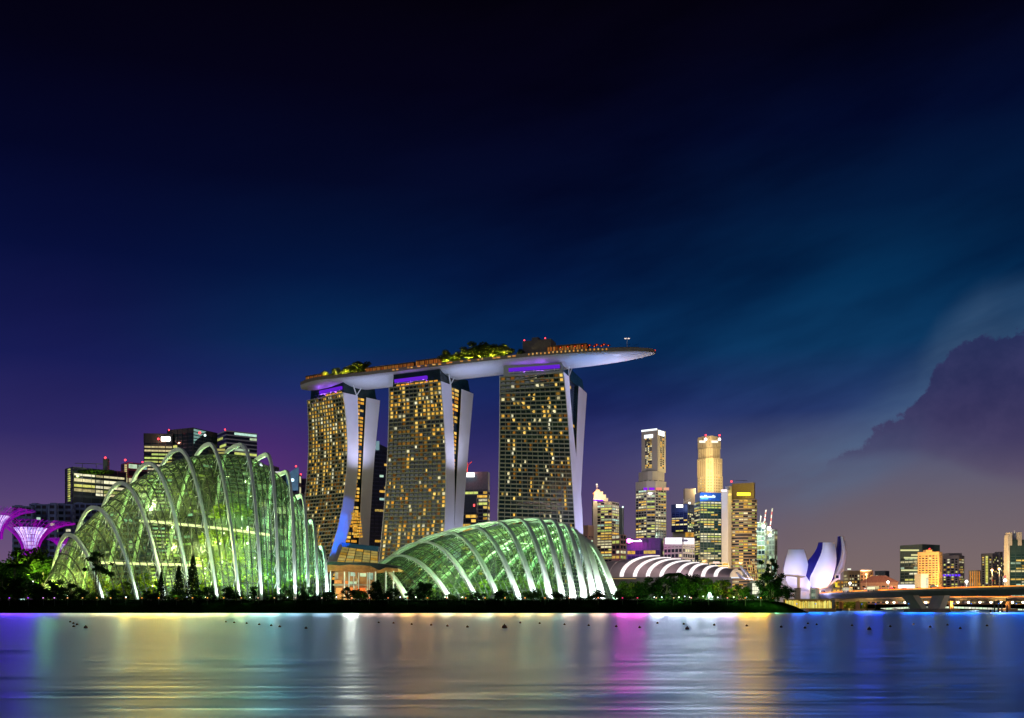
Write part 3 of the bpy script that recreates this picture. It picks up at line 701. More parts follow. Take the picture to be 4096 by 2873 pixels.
TOW = {
 1: dict(Y=872, u=1372, v=1570, phi=40, ul=1226, fl=[(1226, 1598), (1234, 1747), (1226, 1921), (1215, 1990), (1192, 2140)],
    f=[(1372, 1570), (1386, 1704), (1389, 1828), (1383, 1940), (1364, 2046), (1343, 2139), (1315, 2232)],
    g=[(1431, 1578), (1433, 1735), (1431, 1890), (1420, 1996), (1399, 2108), (1355, 2244)],
    h=[(1467, 1575), (1454, 1797), (1445, 2000), (1436, 2176)], k=[(1523, 1583), (1498, 1828), (1487, 2000), (1476, 2179)]),
 2: dict(Y=828, u=1764, v=1524, phi=27, ul=1555, fl=[(1555, 1545), (1553, 1700), (1547, 1828), (1538, 2002), (1522, 2170)],
    f=[(1764, 1524), (1771, 1623), (1781, 1760), (1784, 1859), (1783, 1983), (1778, 2120)],
    g=[(1805, 1527), (1812, 1673), (1818, 1859), (1819, 1983), (1816, 2114)],
    h=[(1849, 1530), (1840, 1704), (1830, 1859), (1821, 2046), (1817, 2120)], k=[(1897, 1536), (1886, 1673), (1871, 1840), (1858, 1983), (1852, 2108)]),
 3: dict(Y=796, u=2255, v=1487, phi=17, ul=1998, fl=[(1998, 1504), (1997, 1690), (1994, 1880), (1989, 2080)],
    f=[(2255, 1487), (2269, 1635), (2283, 1803), (2291, 1943), (2300, 2082), (2305, 2144)],
    g=[(2277, 1487), (2297, 1747), (2308, 1859), (2325, 2026), (2329, 2160)],
    h=[(2318, 1493), (2308, 1792), (2303, 1900), (2301, 2100)], k=[(2353, 1504), (2335, 1775), (2325, 1948), (2318, 2140)])}
HOT = {}
def hotel_tower(i, d, lab, litp, rng):
    ph = R(d['phi']); ax, ay = math.cos(ph), -math.sin(ph); nx, ny = math.sin(ph), math.cos(ph)
    C = px(d['u'], d['v'], d['Y']); bl = (d['ul'] / 4 - 512) / F
    W = (C.x - bl * C.y) / (ax - bl * ay); ztop = C.z
    def prof(pts, deg):
        zs, ys = [], []
        for (u, v) in pts:
            bb = (u / 4 - 512) / F; y = (bb * C.y - C.x) / (nx - bb * ny); zs.append(zat(v, C.y + y * ny)); ys.append(y)
        c = np.polyfit(zs, ys, deg); lo, hi = min(zs), max(zs)
        def fn(z):
            if z < lo: return float(np.polyval(c, lo) + (np.polyval(c, lo) - np.polyval(c, lo + 8)) / 8 * (lo - z))
            return float(np.polyval(c, z))
        return fn
    C0 = Vector((C.x - W * ax, C.y - W * ay, 0)); CR = C; C = C0; fl = prof(d['fl'], 2); C = CR
    f, g, h, k = prof(d['f'], 3), prof(d['g'], 3), prof(d['h'], 2), prof(d['k'], 2)
    def P(x, y, z): return Vector((C.x + (x - W) * ax + y * nx, C.y + (x - W) * ay + y * ny, z))
    def f2(x, z): k_ = max(0, min(1, x / W)); return fl(z) * (1 - k_) + f(z) * k_
    root = empty('hotel_tower', P(W / 2, 8, GZ), lab, 'hotel tower', 'three hotel towers under the long roof deck')
    zs = np.linspace(GZ - 1, ztop, 46)
    gg = lambda z: max(g(z), f(z) + 2.2); hh = lambda z: max(h(z), gg(z) + .15); kk = lambda z: max(k(z), hh(z) + 3.0)
    FH = 3.34; nf = int((ztop - 8) / FH); NB = 13; bw = (W - 1.2) / NB
    # end walls, back and core of both slabs
    for (fn, b_, back_l) in ((f2, gg, None), (lambda x, z: hh(z), kk, 1)):
        bk = lambda x, z: (b_(z) if back_l else max(b_(z) - f(z) + f2(x, z), f2(x, z) + 3)) if x < W / 2 else b_(z)
        for x0, x1 in ((W - .5, W), (0, .5)):
            e = MB()
            for z0, z1 in zip(zs[:-1], zs[1:]):
                e.hexa([P(x0, fn(x0, z0) + .05, z0), P(x1, fn(x1, z0) + .05, z0), P(x1, bk(x1, z0), z0), P(x0, bk(x0, z0), z0)], [P(x0, fn(x0, z1) + .05, z1), P(x1, fn(x1, z1) + .05, z1), P(x1, bk(x1, z1), z1), P(x0, bk(x0, z1), z1)])
            e.build('end_wall', M_ENDWALL, root)
        e = MB()
        for z0, z1 in zip(zs[:-1], zs[1:]):
            xa, xb = .5, W - .5
            e.hexa([P(xa, fn(xa, z0) + 1.5, z0), P(xb, fn(xb, z0) + 1.5, z0), P(xb, bk(xb, z0) - .1, z0), P(xa, bk(xa, z0) - .1, z0)], [P(xa, fn(xa, z1) + 1.5, z1), P(xb, fn(xb, z1) + 1.5, z1), P(xb, bk(xb, z1) - .1, z1), P(xa, bk(xa, z1) - .1, z1)])
        e.build('glazed_wall', M_HGLASS, root)
    # balcony slabs and dividers of the front face
    e = MB(); rows = []
    for q in range(nf + 1):
        z = ztop - q * FH
        f0, f1 = f2(.5, z), f2(W - .5, z); e.hexa([P(.5, f0, z - .95), P(W - .5, f1, z - .95), P(W - .5, f1 + 1.6, z - .95), P(.5, f0 + 1.6, z - .95)], [P(.5, f0, z), P(W - .5, f1, z), P(W - .5, f1 + 1.6, z), P(.5, f0 + 1.6, z)])
        if q < nf: rows.append(z - FH)
    for j in range(NB + 1):
        x = .6 + j * bw; t = .14 if j % 3 == 1 else .06
        for z0, z1 in zip(zs[1:-1], zs[2:]):
            f0, f1 = f2(x, z0), f2(x, z1); e.hexa([P(x - t, f0 + .12, z0), P(x + t, f0 + .12, z0), P(x + t, f0 + 1.55, z0), P(x - t, f0 + 1.55, z0)], [P(x - t, f1 + .12, z1), P(x + t, f1 + .12, z1), P(x + t, f1 + 1.55, z1), P(x - t, f1 + 1.55, z1)])
    e.build('balconies', M_BALC, root)
    # lit rooms
    boxes = []; col = [rng.uniform(.5, 1.5) for _ in range(NB)]
    prev = [False] * NB
    for q, z in enumerate(rows):
        if z < 20: continue
        fr_ = 1 - q / nf; cur = [False] * NB
        for j in range(NB):
            p = litp(j / (NB - 1), fr_) * col[j] * (1.9 if prev[j] else .85)
            if rng.random() < p:
                cur[j] = True; x = .6 + j * bw; half = rng.random()
                xa, xb = (x + .7, x + bw - .9) if half < .6 else ((x + .35, x + bw * .48) if half < .8 else (x + bw * .52, x + bw - .35))
                zb, zt = z + .15, z + FH - 1.0
                fb, ft_ = f2((xa + xb) / 2, zb), f2((xa + xb) / 2, zt); boxes.append((([P(xa, fb + 1.15, zb), P(xb, fb + 1.15, zb), P(xb, fb + 1.45, zb), P(xa, fb + 1.45, zb)], [P(xa, ft_ + 1.15, zt), P(xb, ft_ + 1.15, zt), P(xb, ft_ + 1.45, zt), P(xa, ft_ + 1.45, zt)]), rng.choice((W_WARM, W_WARM, W_AMBER, W_PALE)) if i != 3 else rng.choice((W_WARM, W_WARM, W_PALE)), xb - xa))
            elif rng.random() < (.36, .32, .24)[i - 1]:
                x = .6 + j * bw; xa, xb, zb, zt = x + .5, x + bw - .6, z + .15, z + FH - 1.0; fb, ft_ = f2((xa + xb) / 2, zb), f2((xa + xb) / 2, zt)
                boxes.append((([P(xa, fb + 1.2, zb), P(xb, fb + 1.2, zb), P(xb, fb + 1.45, zb), P(xa, fb + 1.45, zb)], [P(xa, ft_ + 1.2, zt), P(xb, ft_ + 1.2, zt), P(xb, ft_ + 1.45, zt), P(xa, ft_ + 1.45, zt)]), W_DIM, .1))
        prev = cur
    # glazed slot between the slabs with lit lobbies
    e = MB(); sl = MB()
    for z0, z1 in zip(zs[:-1], zs[1:]):
        if hh(z0) - gg(z0) < .3 and hh(z1) - gg(z1) < .3: continue
        e.hexa([P(W - 4, gg(z0) - .05, z0), P(W - 2.6, gg(z0) - .05, z0), P(W - 2.6, hh(z0) + .05, z0), P(W - 4, hh(z0) + .05, z0)], [P(W - 4, gg(z1) - .05, z1), P(W - 2.6, gg(z1) - .05, z1), P(W - 2.6, hh(z1) + .05, z1), P(W - 4, hh(z1) + .05, z1)])
    e.build('slot_glazing', M_RECESS, root)
    for q in range(nf):
        z = ztop - q * FH - FH; wgap = hh(z) - gg(z)
        if wgap < 1.2 or z < 24: continue
        p = .85 if i != 3 else .22
        for s0, s1 in ((.05, .45), (.55, .95)):
            if rng.random() < p * (1 if z > 90 or i == 1 else .4):
                a0, a1 = gg(z) + wgap * s0, gg(z) + wgap * s1
                boxes.append((([P(W - 2.6, a0, z + .3), P(W - 2.45, a0, z + .3), P(W - 2.45, a1, z + .3), P(W - 2.6, a1, z + .3)], [P(W - 2.6, a0, z + 2.4), P(W - 2.45, a0, z + 2.4), P(W - 2.45, a1, z + 2.4), P(W - 2.6, a1, z + 2.4)]), rng.choice((W_AMBER, W_WARM)), a1 - a0))
    win_obj(root, boxes, W_WARM)
    # glass crown storey with violet light trough and V props below the deck
    yb = kk(ztop); e = MB()
    e.hexa([P(2.5, 2.4, ztop), P(W - 1.6, 2.4, ztop), P(W - 1.6, yb - 3, ztop), P(2.5, yb - 3, ztop)], [P(3, 3, ztop + 11), P(W - 3.2, 3, ztop + 11), P(W - 3.2, yb - 4, ztop + 11), P(3, yb - 4, ztop + 11)])
    e.build('crown_storey', M_HGLASS, root)
    e = MB(); x0, x1 = (.34, .93) if i == 1 else ((.10, .72) if i == 2 else (.14, .93))
    e.hexa([P(W * x0, 1.0, ztop + 3.6), P(W * x1, 1.0, ztop + 3.6), P(W * x1, 2.3, ztop + 3.6), P(W * x0, 2.3, ztop + 3.6)], [P(W * x0, .4, ztop + 6.2), P(W * x1, .4, ztop + 6.2), P(W * x1, 2.3, ztop + 6.2), P(W * x0, 2.3, ztop + 6.2)])
    e.build('light_trough', emit('violet_tube', srgb(105, 35, 215)[:3], .9), root)
    e = MB()
    for q in range(3):
        xx = W * (x0 + (x1 - x0) * (.1 + .4 * q)); e.tube([P(xx, .8, ztop + 2.0), P(xx, 1.6, ztop + 4.0)], .25, 4)
    e.tube([P(W * x0, .7, ztop + 2.6), P(W * x1, .7, ztop + 2.6)], .2, 4)
    e.build('trough_rail', M_WHITE, root)
    e = MB(); e.tube([P(W - .3, g(ztop) - 1, ztop), P(W + 1.5, g(ztop) - 8, ztop + 11.5)], .55, 5); e.tube([P(W - .3, g(ztop) - 1, ztop), P(W + 1.5, g(ztop) + 5, ztop + 10)], .45, 5)
    e.build('prop', M_WHITE, root)
    if i < 3:
        bx = []
        for q in range(9):
            xa = W * (.12 + .09 * q); bx.append((([P(xa, 2.15, ztop + .5), P(xa + 3.6, 2.15, ztop + .5), P(xa + 3.6, 2.38, ztop + .5), P(xa, 2.38, ztop + .5)], [P(xa, 2.25, ztop + 1.9), P(xa + 3.6, 2.25, ztop + 1.9), P(xa + 3.6, 2.45, ztop + 1.9), P(xa, 2.45, ztop + 1.9)]), W_AMBER, 3))
        win_obj(root, bx[(0 if i == 2 else 4):], W_AMBER)
    HOT[i] = dict(P=P, W=W, f=f, g=gg, h=hh, k=kk, zt=ztop, n=(nx, ny), a=(ax, ay))
    return root
hotel_tower(1, TOW[1], 'leftmost of the three hotel towers, its curved blue lit leg splaying out at the base', lambda x, t: (.52 if t > .82 else .38 if t > .52 else .12 if t > .25 else .22), random.Random(21))
hotel_tower(2, TOW[2], 'middle one of the three hotel towers, many warm lit rooms on its curved front', lambda x, t: (.50 if t > .86 else .18 if t > .38 else .5 if .30 < t < .36 else .36), random.Random(22))
hotel_tower(3, TOW[3], 'rightmost and tallest looking of the three hotel towers, with scattered yellow lit rooms', lambda x, t: .25 + .05 * math.sin(9 * x), random.Random(28))
# floodlights on the end walls
def wall_wash(i, z, dist, e, c, zt, ang):
    H = HOT[i]; y = max(H['f'](z), H['f'](zt)) + 9; p = H['P'](H['W'] + dist, y, z); lamp('SPOT', p, e, c, .15, H['P'](H['W'], H['g'](zt) - 2, zt), ang, .9)
for zt, e_ in ((46, 44000), (60, 44000), (75, 30000), (90, 12000)):
    H = HOT[1]; ym = (H['f'](zt) + H['g'](zt)) / 2; lamp('SPOT', H['P'](H['W'] + 24, ym - 5, zt + 5), e_, (.005, .15, 1.0), .15, H['P'](H['W'], ym - 1, zt), R(56), .9)
wall_wash(1, 130, 27, 46000, (.66, .68, 1.0), 155, R(120))
wall_wash(2, 40, 28, 52000, (.58, .64, 1.0), 80, R(125))
wall_wash(2, 122, 30, 46000, (.68, .69, 1.0), 152, R(115))
wall_wash(3, 10, 70, 480000, (.50, .52, 1.0), 125, R(80))
wall_wash(3, 10, 50, 120000, (.40, .50, 1.0), 50, R(70))
# spots added before the towers to brighten the balcony fronts
for i, e, c in ((1, 200000, (1, .80, .36)), (2, 170000, (1, .86, .42)), (3, 85000, (.95, 1, .50))):
    H = HOT[i]
    for s_ in (.25, .75): lamp('SPOT', H['P'](H['W'] * s_, -95, 9), e * .5, c, 2, H['P'](H['W'] * s_, 0, 100), R(64), .9)

# ------------------------------------------------------------------ long boat shaped roof deck across the towers
ZD = 204.0
LT, RT = px(1206, 1541, 904), px(2621, 1411, 790)
SP = [LT] + [HOT[i]['P'](HOT[i]['W'] * .5, 18.0, ZD) for i in (1, 2, 3)] + [RT]
SP = [Vector((p.x, p.y, ZD)) for p in SP]
SD = [0]
for p, q in zip(SP[:-1], SP[1:]): SD.append(SD[-1] + (q - p).length)
SD = [q / SD[-1] for q in SD]
_cx = np.polyfit(SD, [p.x for p in SP], 4); _cy = np.polyfit(SD, [p.y for p in SP], 3)
def spine(t): return Vector((float(np.polyval(_cx, t)), float(np.polyval(_cy, t)), ZD))
def hw(t): return 19.0 * max(.02, min(1, 1 - (max(0, (.10 - t)) / .10) ** 2.0 * .80)) * math.sqrt(max(.0004, 1 - (max(0, t - .66) / .34) ** 2.3))
def hdep(t): return 7.0 * (1 - .45 * (max(0, (.10 - t)) / .10) ** 2) * max(.04, 1 - (max(0, t - .70) / .30) ** 2.2) ** .8
deck = empty('roof_deck', spine(.5), 'long boat shaped roof terrace lying across the three hotel towers', 'roof terrace')
rows, edgeL, edgeR = [], [], []
NT_ = 90
for i in range(NT_ + 1):
    t = i / NT_; p = spine(t); d = (spine(min(1, t + .01)) - spine(max(0, t - .01))).normalized(); s = Vector((d.y, -d.x, 0))
    r = []
    for q in range(17):
        an = math.pi * q / 16
        r.append(p + s * (hw(t) * math.cos(an)) + Vector((0, 0, -hdep(t) * math.sin(an) ** .85 if 0 < q < 16 else 0)))
    rows.append(r); edgeR.append(r[0]); edgeL.append(r[-1])
b = MB(); b.grid(rows); b.poly([q for q in rows[0]]); 
mh = bpy.data.materials.new('hull_panels'); mh.use_nodes = True
t = NT(mh.node_tree); c = t.n('ShaderNodeTexCoord'); mp = t.n('ShaderNodeMapping'); mh.node_tree.links.new(c.outputs['Object'], mp.inputs[0]); mp.inputs['Rotation'].default_value = (0, 0, R(20)); mp.inputs['Scale'].default_value = (.11, .22, .3)
br = t.n('ShaderNodeTexBrick'); mh.node_tree.links.new(mp.outputs[0], br.inputs[0]); br.inputs['Scale'].default_value = 1.0; br.inputs['Mortar Size'].default_value = .022
br.inputs[1].default_value = (.47, .49, .53, 1); br.inputs[2].default_value = (.45, .47, .51, 1); br.inputs[3].default_value = (.40, .42, .46, 1)
mh.node_tree.links.new(br.outputs[0], mh.node_tree.nodes['Principled BSDF'].inputs[0]); mh.node_tree.nodes['Principled BSDF'].inputs['Roughness'].default_value = .45
b.build('hull', mh, deck, smooth=True)
b = MB(); b.grid([[l, r] for l, r in zip(edgeL, edgeR)]); b.build('deck_floor', M_DGREY, deck)
b = MB()
for E in (edgeL, edgeR):
    for a, c in zip(E[:-1], E[1:]):
        m_ = (spine(.5) - a); inn = Vector((-(c - a).y, (c - a).x, 0)).normalized() * .6
        if inn.dot(spine(.5) - a) < 0 and False: inn = -inn
        b.hexa([a - Vector((0, 0, .6)), c - Vector((0, 0, .6)), c + inn - Vector((0, 0, .6)), a + inn - Vector((0, 0, .6))], [a + Vector((0, 0, 2.2)), c + Vector((0, 0, 2.2)), c + inn + Vector((0, 0, 2.2)), a + inn + Vector((0, 0, 2.2))])
b.build('parapet', mat('parapet_cladding', (.17, .15, .12), .7), deck)
def dk(t, w_=0.0, z=0.0):
    p = spine(t); d = (spine(min(1, t + .01)) - spine(max(0, t - .01))).normalized(); s = Vector((d.y, -d.x, 0))
    if s.y > 0: s = -s
    return p + s * (hw(t) * w_) + Vector((0, 0, z + (3.2 if abs(w_) <= .82 and .01 < t < .96 else 0)))
b = MB(); R0 = []
for k in range(41):
    t = .012 + .945 * k / 40; R0.append([dk(t, .84, 0), dk(t, .82, -.05), dk(t, -.82, -.05), dk(t, -.84, 0)])
b.grid(R0); b.build('upper_deck', M_DGREY, deck)
E_WARMSPOT = emit('warm_deck_lamp', srgb(255, 170, 70)[:3], 2.2)
rg = random.Random(4)
for k in range(46):
    t = .33 + k * .0135 + rg.uniform(-.006, .006) if k < 26 else .70 + (k - 26) * .0095
    if .94 < t or (k < 26 and k % 3 == 2): continue
    p = dk(t, 1.0, .5 + rg.uniform(-.1, .3)); sz = rg.uniform(.7, 1.9) if k < 26 else .55
    b = MB(); b.box(p.x - sz, p.x + sz, p.y - .45, p.y - .1, p.z, p.z + (.9 if k < 26 else 1.3)); b.build('wall_lamp', emit('amber_wall_lamp', srgb(240, 190, 110)[:3], .75, .6, .5, srgb(255, 160, 60)[:3]), deck)
# violet-blue flood light washing the hull from the tower tops
for (i, xw, dist, e, c) in ((1, 1.0, 10, 130000, (.42, .56, 1)), (2, 1.0, 10, 150000, (.48, .58, 1)), (3, 1.0, 10, 150000, (.08, .34, 1)), (2, 0, -10, 120000, (.52, .58, 1)), (3, 0, -10, 120000, (.52, .58, 1))):
    H = HOT[i]; p = H['P'](H['W'] * xw + (6 if xw else -6), -2, H['zt'] - 14); q = p + Vector((H['a'][0], H['a'][1], 0)) * (34 if xw else -34) + Vector((0, 0, 24))
    lamp('SPOT', p + Vector((0, 0, -12)), e * .26, c, .15, q, R(140), 1.0)
H = HOT[3]; lamp('POINT', H['P'](H['W'] + 26, 12, H['zt'] - 16), 15000, (.50, .60, 1), .3); lamp('POINT', dk(.90, 0, -22), 9000, (.66, .66, 1), .3)  # unseen points added in mid-air to brighten the cantilever underside
for i in (1, 2, 3):
    H = HOT[i]
    for s in (.35, .65): lamp('POINT', H['P'](H['W'] * s, -1.2, H['zt'] + 4.5), 1500, (.42, .10, 1), .4)
# things on the deck
LEAF_DK = foliage('roof_garden_leaves', (.02, .05, .008), (.10, .12, .015), .3)
def deck_tree(t, w_, hgt, lab, grp, k):
    kind = ('broad', 'broad_b', 'broad_c')[k % 3]
    p = dk(t, w_, 0); pr = proto(kind, LEAF_DK); o = copy_tree(pr[0]) if pr[1] else pr[0]; pr[1] = True
    hgt *= 1.2; s = hgt / HGT[kind]; o.location = p - Vector((0, 0, .5)); o.scale = (s * 1.75, s * 1.75, s); o.rotation_euler = (0, 0, k * 1.3); tag(o, lab, 'tree', grp)
for k in range(8):
    deck_tree(.085 + k * .0165, .55 - .3 * (k % 2), 5.2 + k * .75 - (1.2 if k == 4 else 0), f'{ORD[k]} tree from the left in the left grove on the roof deck', 'left grove on the roof deck', k)
    if k % 2 == 0: lamp('POINT', dk(.090 + k * .0165, .8, 1.0), 8000, (1, .78, .22), .12)
for k in range(12):
    deck_tree(.475 + k * .0155 + (.02 if k == 11 else 0), .6 - .35 * (k % 2), (9.5, 7.5, 8, 9, 10.5, 12, 12.5, 11.5, 11, 10, 9, 6.5)[k], f'{ORD[k]} tree from the left in the right grove on the roof deck', 'right grove on the roof deck', k + 1)
    if k % 2 == 0: lamp('POINT', dk(.480 + k * .0155, .8, 1.0), 11000, (1, .80, .22), .12)
E_REST = emit('terrace_interior_light', srgb(230, 120, 50)[:3], .30, .8, .5, srgb(255, 170, 80)[:3])
def terrace(t0, t1, h, lab):
    r = empty('terrace_pavilion', dk((t0 + t1) / 2, .2), lab, 'pavilion', 'low pavilions on the roof deck'); n = max(3, int((t1 - t0) / .012)); b = MB(); rf = MB(); ws = []
    for k in range(n):
        a, c = dk(t0 + (t1 - t0) * k / n, .55), dk(t0 + (t1 - t0) * (k + 1) / n, .55); a2, c2 = dk(t0 + (t1 - t0) * k / n, -.1), dk(t0 + (t1 - t0) * (k + 1) / n, -.1)
        u3 = Vector((0, 0, 1)); b.hexa([a, c, c2, a2], [a + u3 * h, c + u3 * h, c2 + u3 * h, a2 + u3 * h])
        f = Vector((0, -.9, 0)); rf.hexa([a + u3 * h + f, c + u3 * h + f, c2 + u3 * h, a2 + u3 * h], [a + u3 * (h + .45) + f, c + u3 * (h + .45) + f, c2 + u3 * (h + .45), a2 + u3 * (h + .45)])
        d = c - a; o = Vector((0, -.2, 0))
        for q in (.1, .55):
            w0, w1 = a + d * q, a + d * (q + .35); ws.append((([w0 + o + u3 * .6, w1 + o + u3 * .6, w1 + u3 * .6, w0 + u3 * .6], [w0 + o + u3 * (h - .5), w1 + o + u3 * (h - .5), w1 + u3 * (h - .5), w0 + u3 * (h - .5)]), E_REST, 1))
    b.build('wall', mat('terrace_wood', (.10, .07, .05), .8), r); rf.build('roof', mat('terrace_roof', (.14, .10, .07), .8), r); win_obj(r, ws, E_REST)
terrace(.015, .085, 3.2, 'orange lit low pavilion at the left tip of the roof deck')
terrace(.215, .375, 4.4, 'long low orange lit pavilion between the two groves on the roof deck')
terrace(.38, .462, 5.2, 'short orange lit pavilion just left of the right grove on the roof deck')
terrace(.735, .83, 5.0, 'dark roofed red lit restaurant right of the block on the roof deck')
r = empty('lift_block', dk(.695, -.1), 'dark plain block with two red beacons standing on the roof deck', 'lift block')
a, c, a2, c2 = dk(.668, .15), dk(.738, .15), dk(.668, -.6), dk(.738, -.6); u3 = Vector((0, 0, 1)); mh2 = mat('block_cladding', (.09, .08, .085), .8)
b = MB(); b.hexa([a, c, c2, a2], [a + u3 * 13.5, c + u3 * 13.5, c2 + u3 * 13.5, a2 + u3 * 13.5]); b.build('wall', mh2, r)
b = MB(); m0 = a + (c - a) * .32; m1 = a + (c - a) * .55; b.hexa([m0 + u3 * 13.5, m1 + u3 * 13.5, m1 + (a2 - a) * .5 + u3 * 13.5, m0 + (a2 - a) * .5 + u3 * 13.5], [m0 + u3 * 15.8, m1 + u3 * 15.8, m1 + (a2 - a) * .5 + u3 * 15.8, m0 + (a2 - a) * .5 + u3 * 15.8]); b.build('roof_box', mh2, r)
for q in (a + (c - a) * .06, a + (c - a) * .8): b = MB(); b.ball(q + u3 * 14.3, .55); b.build('beacon', E_RED, r)
grp = 'red parasols on the roof deck'
par = None
for k in range(14):
    p = dk(.77 + k * .0085, .72 - .25 * (k % 2), 0)
    if par is None:
        par = empty('parasol', p, '', 'parasol', grp)
        b = MB(); b.tube([p, p + u3 * 3.6], .09, 5); b.build('pole', M_WHITE, par)
        b = MB(); ring = [p + Vector((2.1 * math.cos(q * .785), 2.1 * math.sin(q * .785), 3.0)) for q in range(8)]
        for q in range(8): b.poly([ring[q], ring[(q + 1) % 8], p + u3 * 4.1])
        b.build('canopy', mat('red_canvas', (.45, .03, .02), .8), par)
        b = MB(); b.ball(p + u3 * 2.8, .35); b.build('lamp', emit('parasol_lamp', srgb(255, 90, 40)[:3], 2.0), par); o = par
    else: o = copy_tree(par); o.location = p
    tag(o, f'red parasol with a lamp on the roof deck, {k + 1 if k > 12 else ORD[k]} from the left of its row'.replace('14 from', 'last from'))
p = dk(.925, .2); r = empty('light_mast', p, 'slim mast with a round cluster of lamps near the right tip of the roof deck', 'light mast')
b = MB(); b.tube([p, p + u3 * 8.4], .18, 5); b.build('pole', M_WHITE, r)
for q in range(6): b = MB(); b.ball(p + Vector((1.5 * math.cos(q * 1.05) * 1.2, .6 * math.sin(q * 1.05), 8.6)), .38); b.build('lamp', emit('mast_lamp', (1, .8, .65), 1.4), r)
for t, lab in ((.0, 'red beacon at the left tip of the roof deck'), (.998, 'red beacon at the right tip of the roof deck')):
    p = dk(t, 0, .2); r = empty('beacon', p, lab, 'beacon', 'red beacons at the tips of the roof deck'); b = MB(); b.tube([p, p + u3 * 1.2], .12, 5); b.build('post', M_DARKSTEEL, r); b = MB(); b.ball(p + u3 * 1.6, .7); b.build('lamp', E_RED, r)
rg = random.Random(9)
b = MB()
for k in range(60):
    p = dk(.90 + k * .0015, .9 - .1 * (k % 3), 0); b.leaf(p + u3 * rg.uniform(.8, 2.8), .9, rg)
tag(b.build('planting', LEAF_D, loc=dk(.94, .8)), 'low dark planting along the right tip of the roof deck', 'planting', kind='stuff')

# ------------------------------------------------------------------ atrium and pavilion
H = HOT[1]
r = empty('glass_atrium', px(1420, 2230, 850), 'sloping gold lit glass atrium at the foot of the leftmost hotel tower', 'atrium')
Yt, Yb = 862, 838
b = MB()
T0, T1, B0, B1 = px(1368, 2186, Yt), px(1512, 2206, Yt), px(1344, 2252, Yb), px(1512, 2262, Yb)
def lerp(a, c, k): return a + (c - a) * k
E_ATR = emit('atrium_glow', srgb(240, 180, 60)[:3], .62, .75, .35, srgb(190, 190, 120)[:3])
for k in range(5):
    for q in range(6):
        k0, k1, q0, q1 = k / 5 + .012, (k + 1) / 5 - .012, q / 6 + .012, (q + 1) / 6 - .012
        v = [lerp(lerp(T0, T1, kk_), lerp(B0, B1, kk_), qq) for kk_, qq in ((k0, q1), (k1, q1), (k1, q0), (k0, q0))]
        o = MB(); dn = Vector((0, 1.0, 0)); o.hexa([v[0], v[1], v[1] + dn, v[0] + dn], [v[3], v[2], v[2] + dn, v[3] + dn]); o.build('pane', E_ATR, r)
b.hexa([B0 + Vector((0, 1.6, 0)), B1 + Vector((0, 1.6, 0)), B1 + Vector((0, 22, 0)), B0 + Vector((0, 22, 0))], [T0 + Vector((0, 1.6, 0)), T1 + Vector((0, 1.6, 0)), T1 + Vector((0, 6, 0)), T0 + Vector((0, 6, 0))]); b.build('frame', M_DARKSTEEL, r)
b = MB(); a, c = px(1366, 2170, Yt), px(1515, 2186, Yt); dn = Vector((0, 8, 0)); b.hexa([T0, T1, T1 + dn, T0 + dn], [a, c, c + dn, a + dn]); b.build('canopy', mat('blue_canopy', (.02, .16, .34), .4), r)
ws = []
for k in range(5):
    for q in range(9):
        p = px(1404 + k * 7.4 + (9 - q) * 1.2, 2150 - q * 11.5, 868)
        ws.append((([p, p + Vector((1.3, 0, 0)), p + Vector((1.3, .3, 0)), p + Vector((0, .3, 0))], [p + u3 * 1.7, p + Vector((1.3, 0, 1.7)), p + Vector((1.3, .3, 1.7)), p + Vector((0, .3, 1.7))]), W_AMBER, 1))
win_obj(r, ws, W_AMBER)
pv = empty('pavilion', px(1430, 2380, 450), 'open pavilion with a dark wavy roof and orange ceiling between the two glass domes', 'pavilion')
Yp = 436
rt = [(1280, 2256), (1320, 2246), (1380, 2249), (1440, 2249), (1480, 2252), (1530, 2256), (1560, 2262), (1592, 2270)]
rb = [(1280, 2262), (1320, 2258), (1360, 2262), (1400, 2258), (1450, 2261), (1480, 2263), (1517, 2281), (1545, 2268), (1592, 2274)]
def ip(l, u): return float(np.interp(u, [q[0] for q in l], [q[1] for q in l]))
b = MB(); s = MB(); us = np.linspace(1280, 1592, 40)
for u0, u1 in zip(us[:-1], us[1:]):
    a0, a1, c0, c1 = px(u0, ip(rt, u0), Yp), px(u1, ip(rt, u1), Yp), px(u0, ip(rb, u0), Yp), px(u1, ip(rb, u1), Yp); bk = Vector((0, 26, 0)); upz = Vector((0, 26, -1.0))
    b.hexa([c0, c1, c1 + bk + u3, c0 + bk + u3], [a0, a1, a1 + bk + u3, a0 + bk + u3])
    e0, e1 = px(u0, max(ip(rb, u0) + 2, 2286 - 4 * math.sin((u0 - 1280) / 35.)), Yp + 5), px(u1, max(ip(rb, u1) + 2, 2286 - 4 * math.sin((u1 - 1280) / 35.)), Yp + 5)
    s.hexa([e0 + Vector((0, .3, 0)), e1 + Vector((0, .3, 0)), e1 + Vector((0, 20, 0)), e0 + Vector((0, 20, 0))], [c0 + Vector((0, .5, -.02)), c1 + Vector((0, .5, -.02)), c1 + Vector((0, 25, -.1)), c0 + Vector((0, 25, -.1))])
b.build('roof', mat('dark_zinc', (.02, .03, .025), .5), pv); s.build('soffit', mat('orange_timber', (.40, .16, .04), .6, 0, .25, .5), pv)
for u in (1322, 1378, 1396, 1415, 1434, 1470, 1478, 1502, 1543, 1574):
    b = MB(); p = px(u, 2286, Yp + 7); b.tube([(p.x, p.y, GZ), p + u3 * .5], .33 if u in (1322, 1502, 1543, 1574) else .25, 6); b.build('column', M_WHITE, pv)
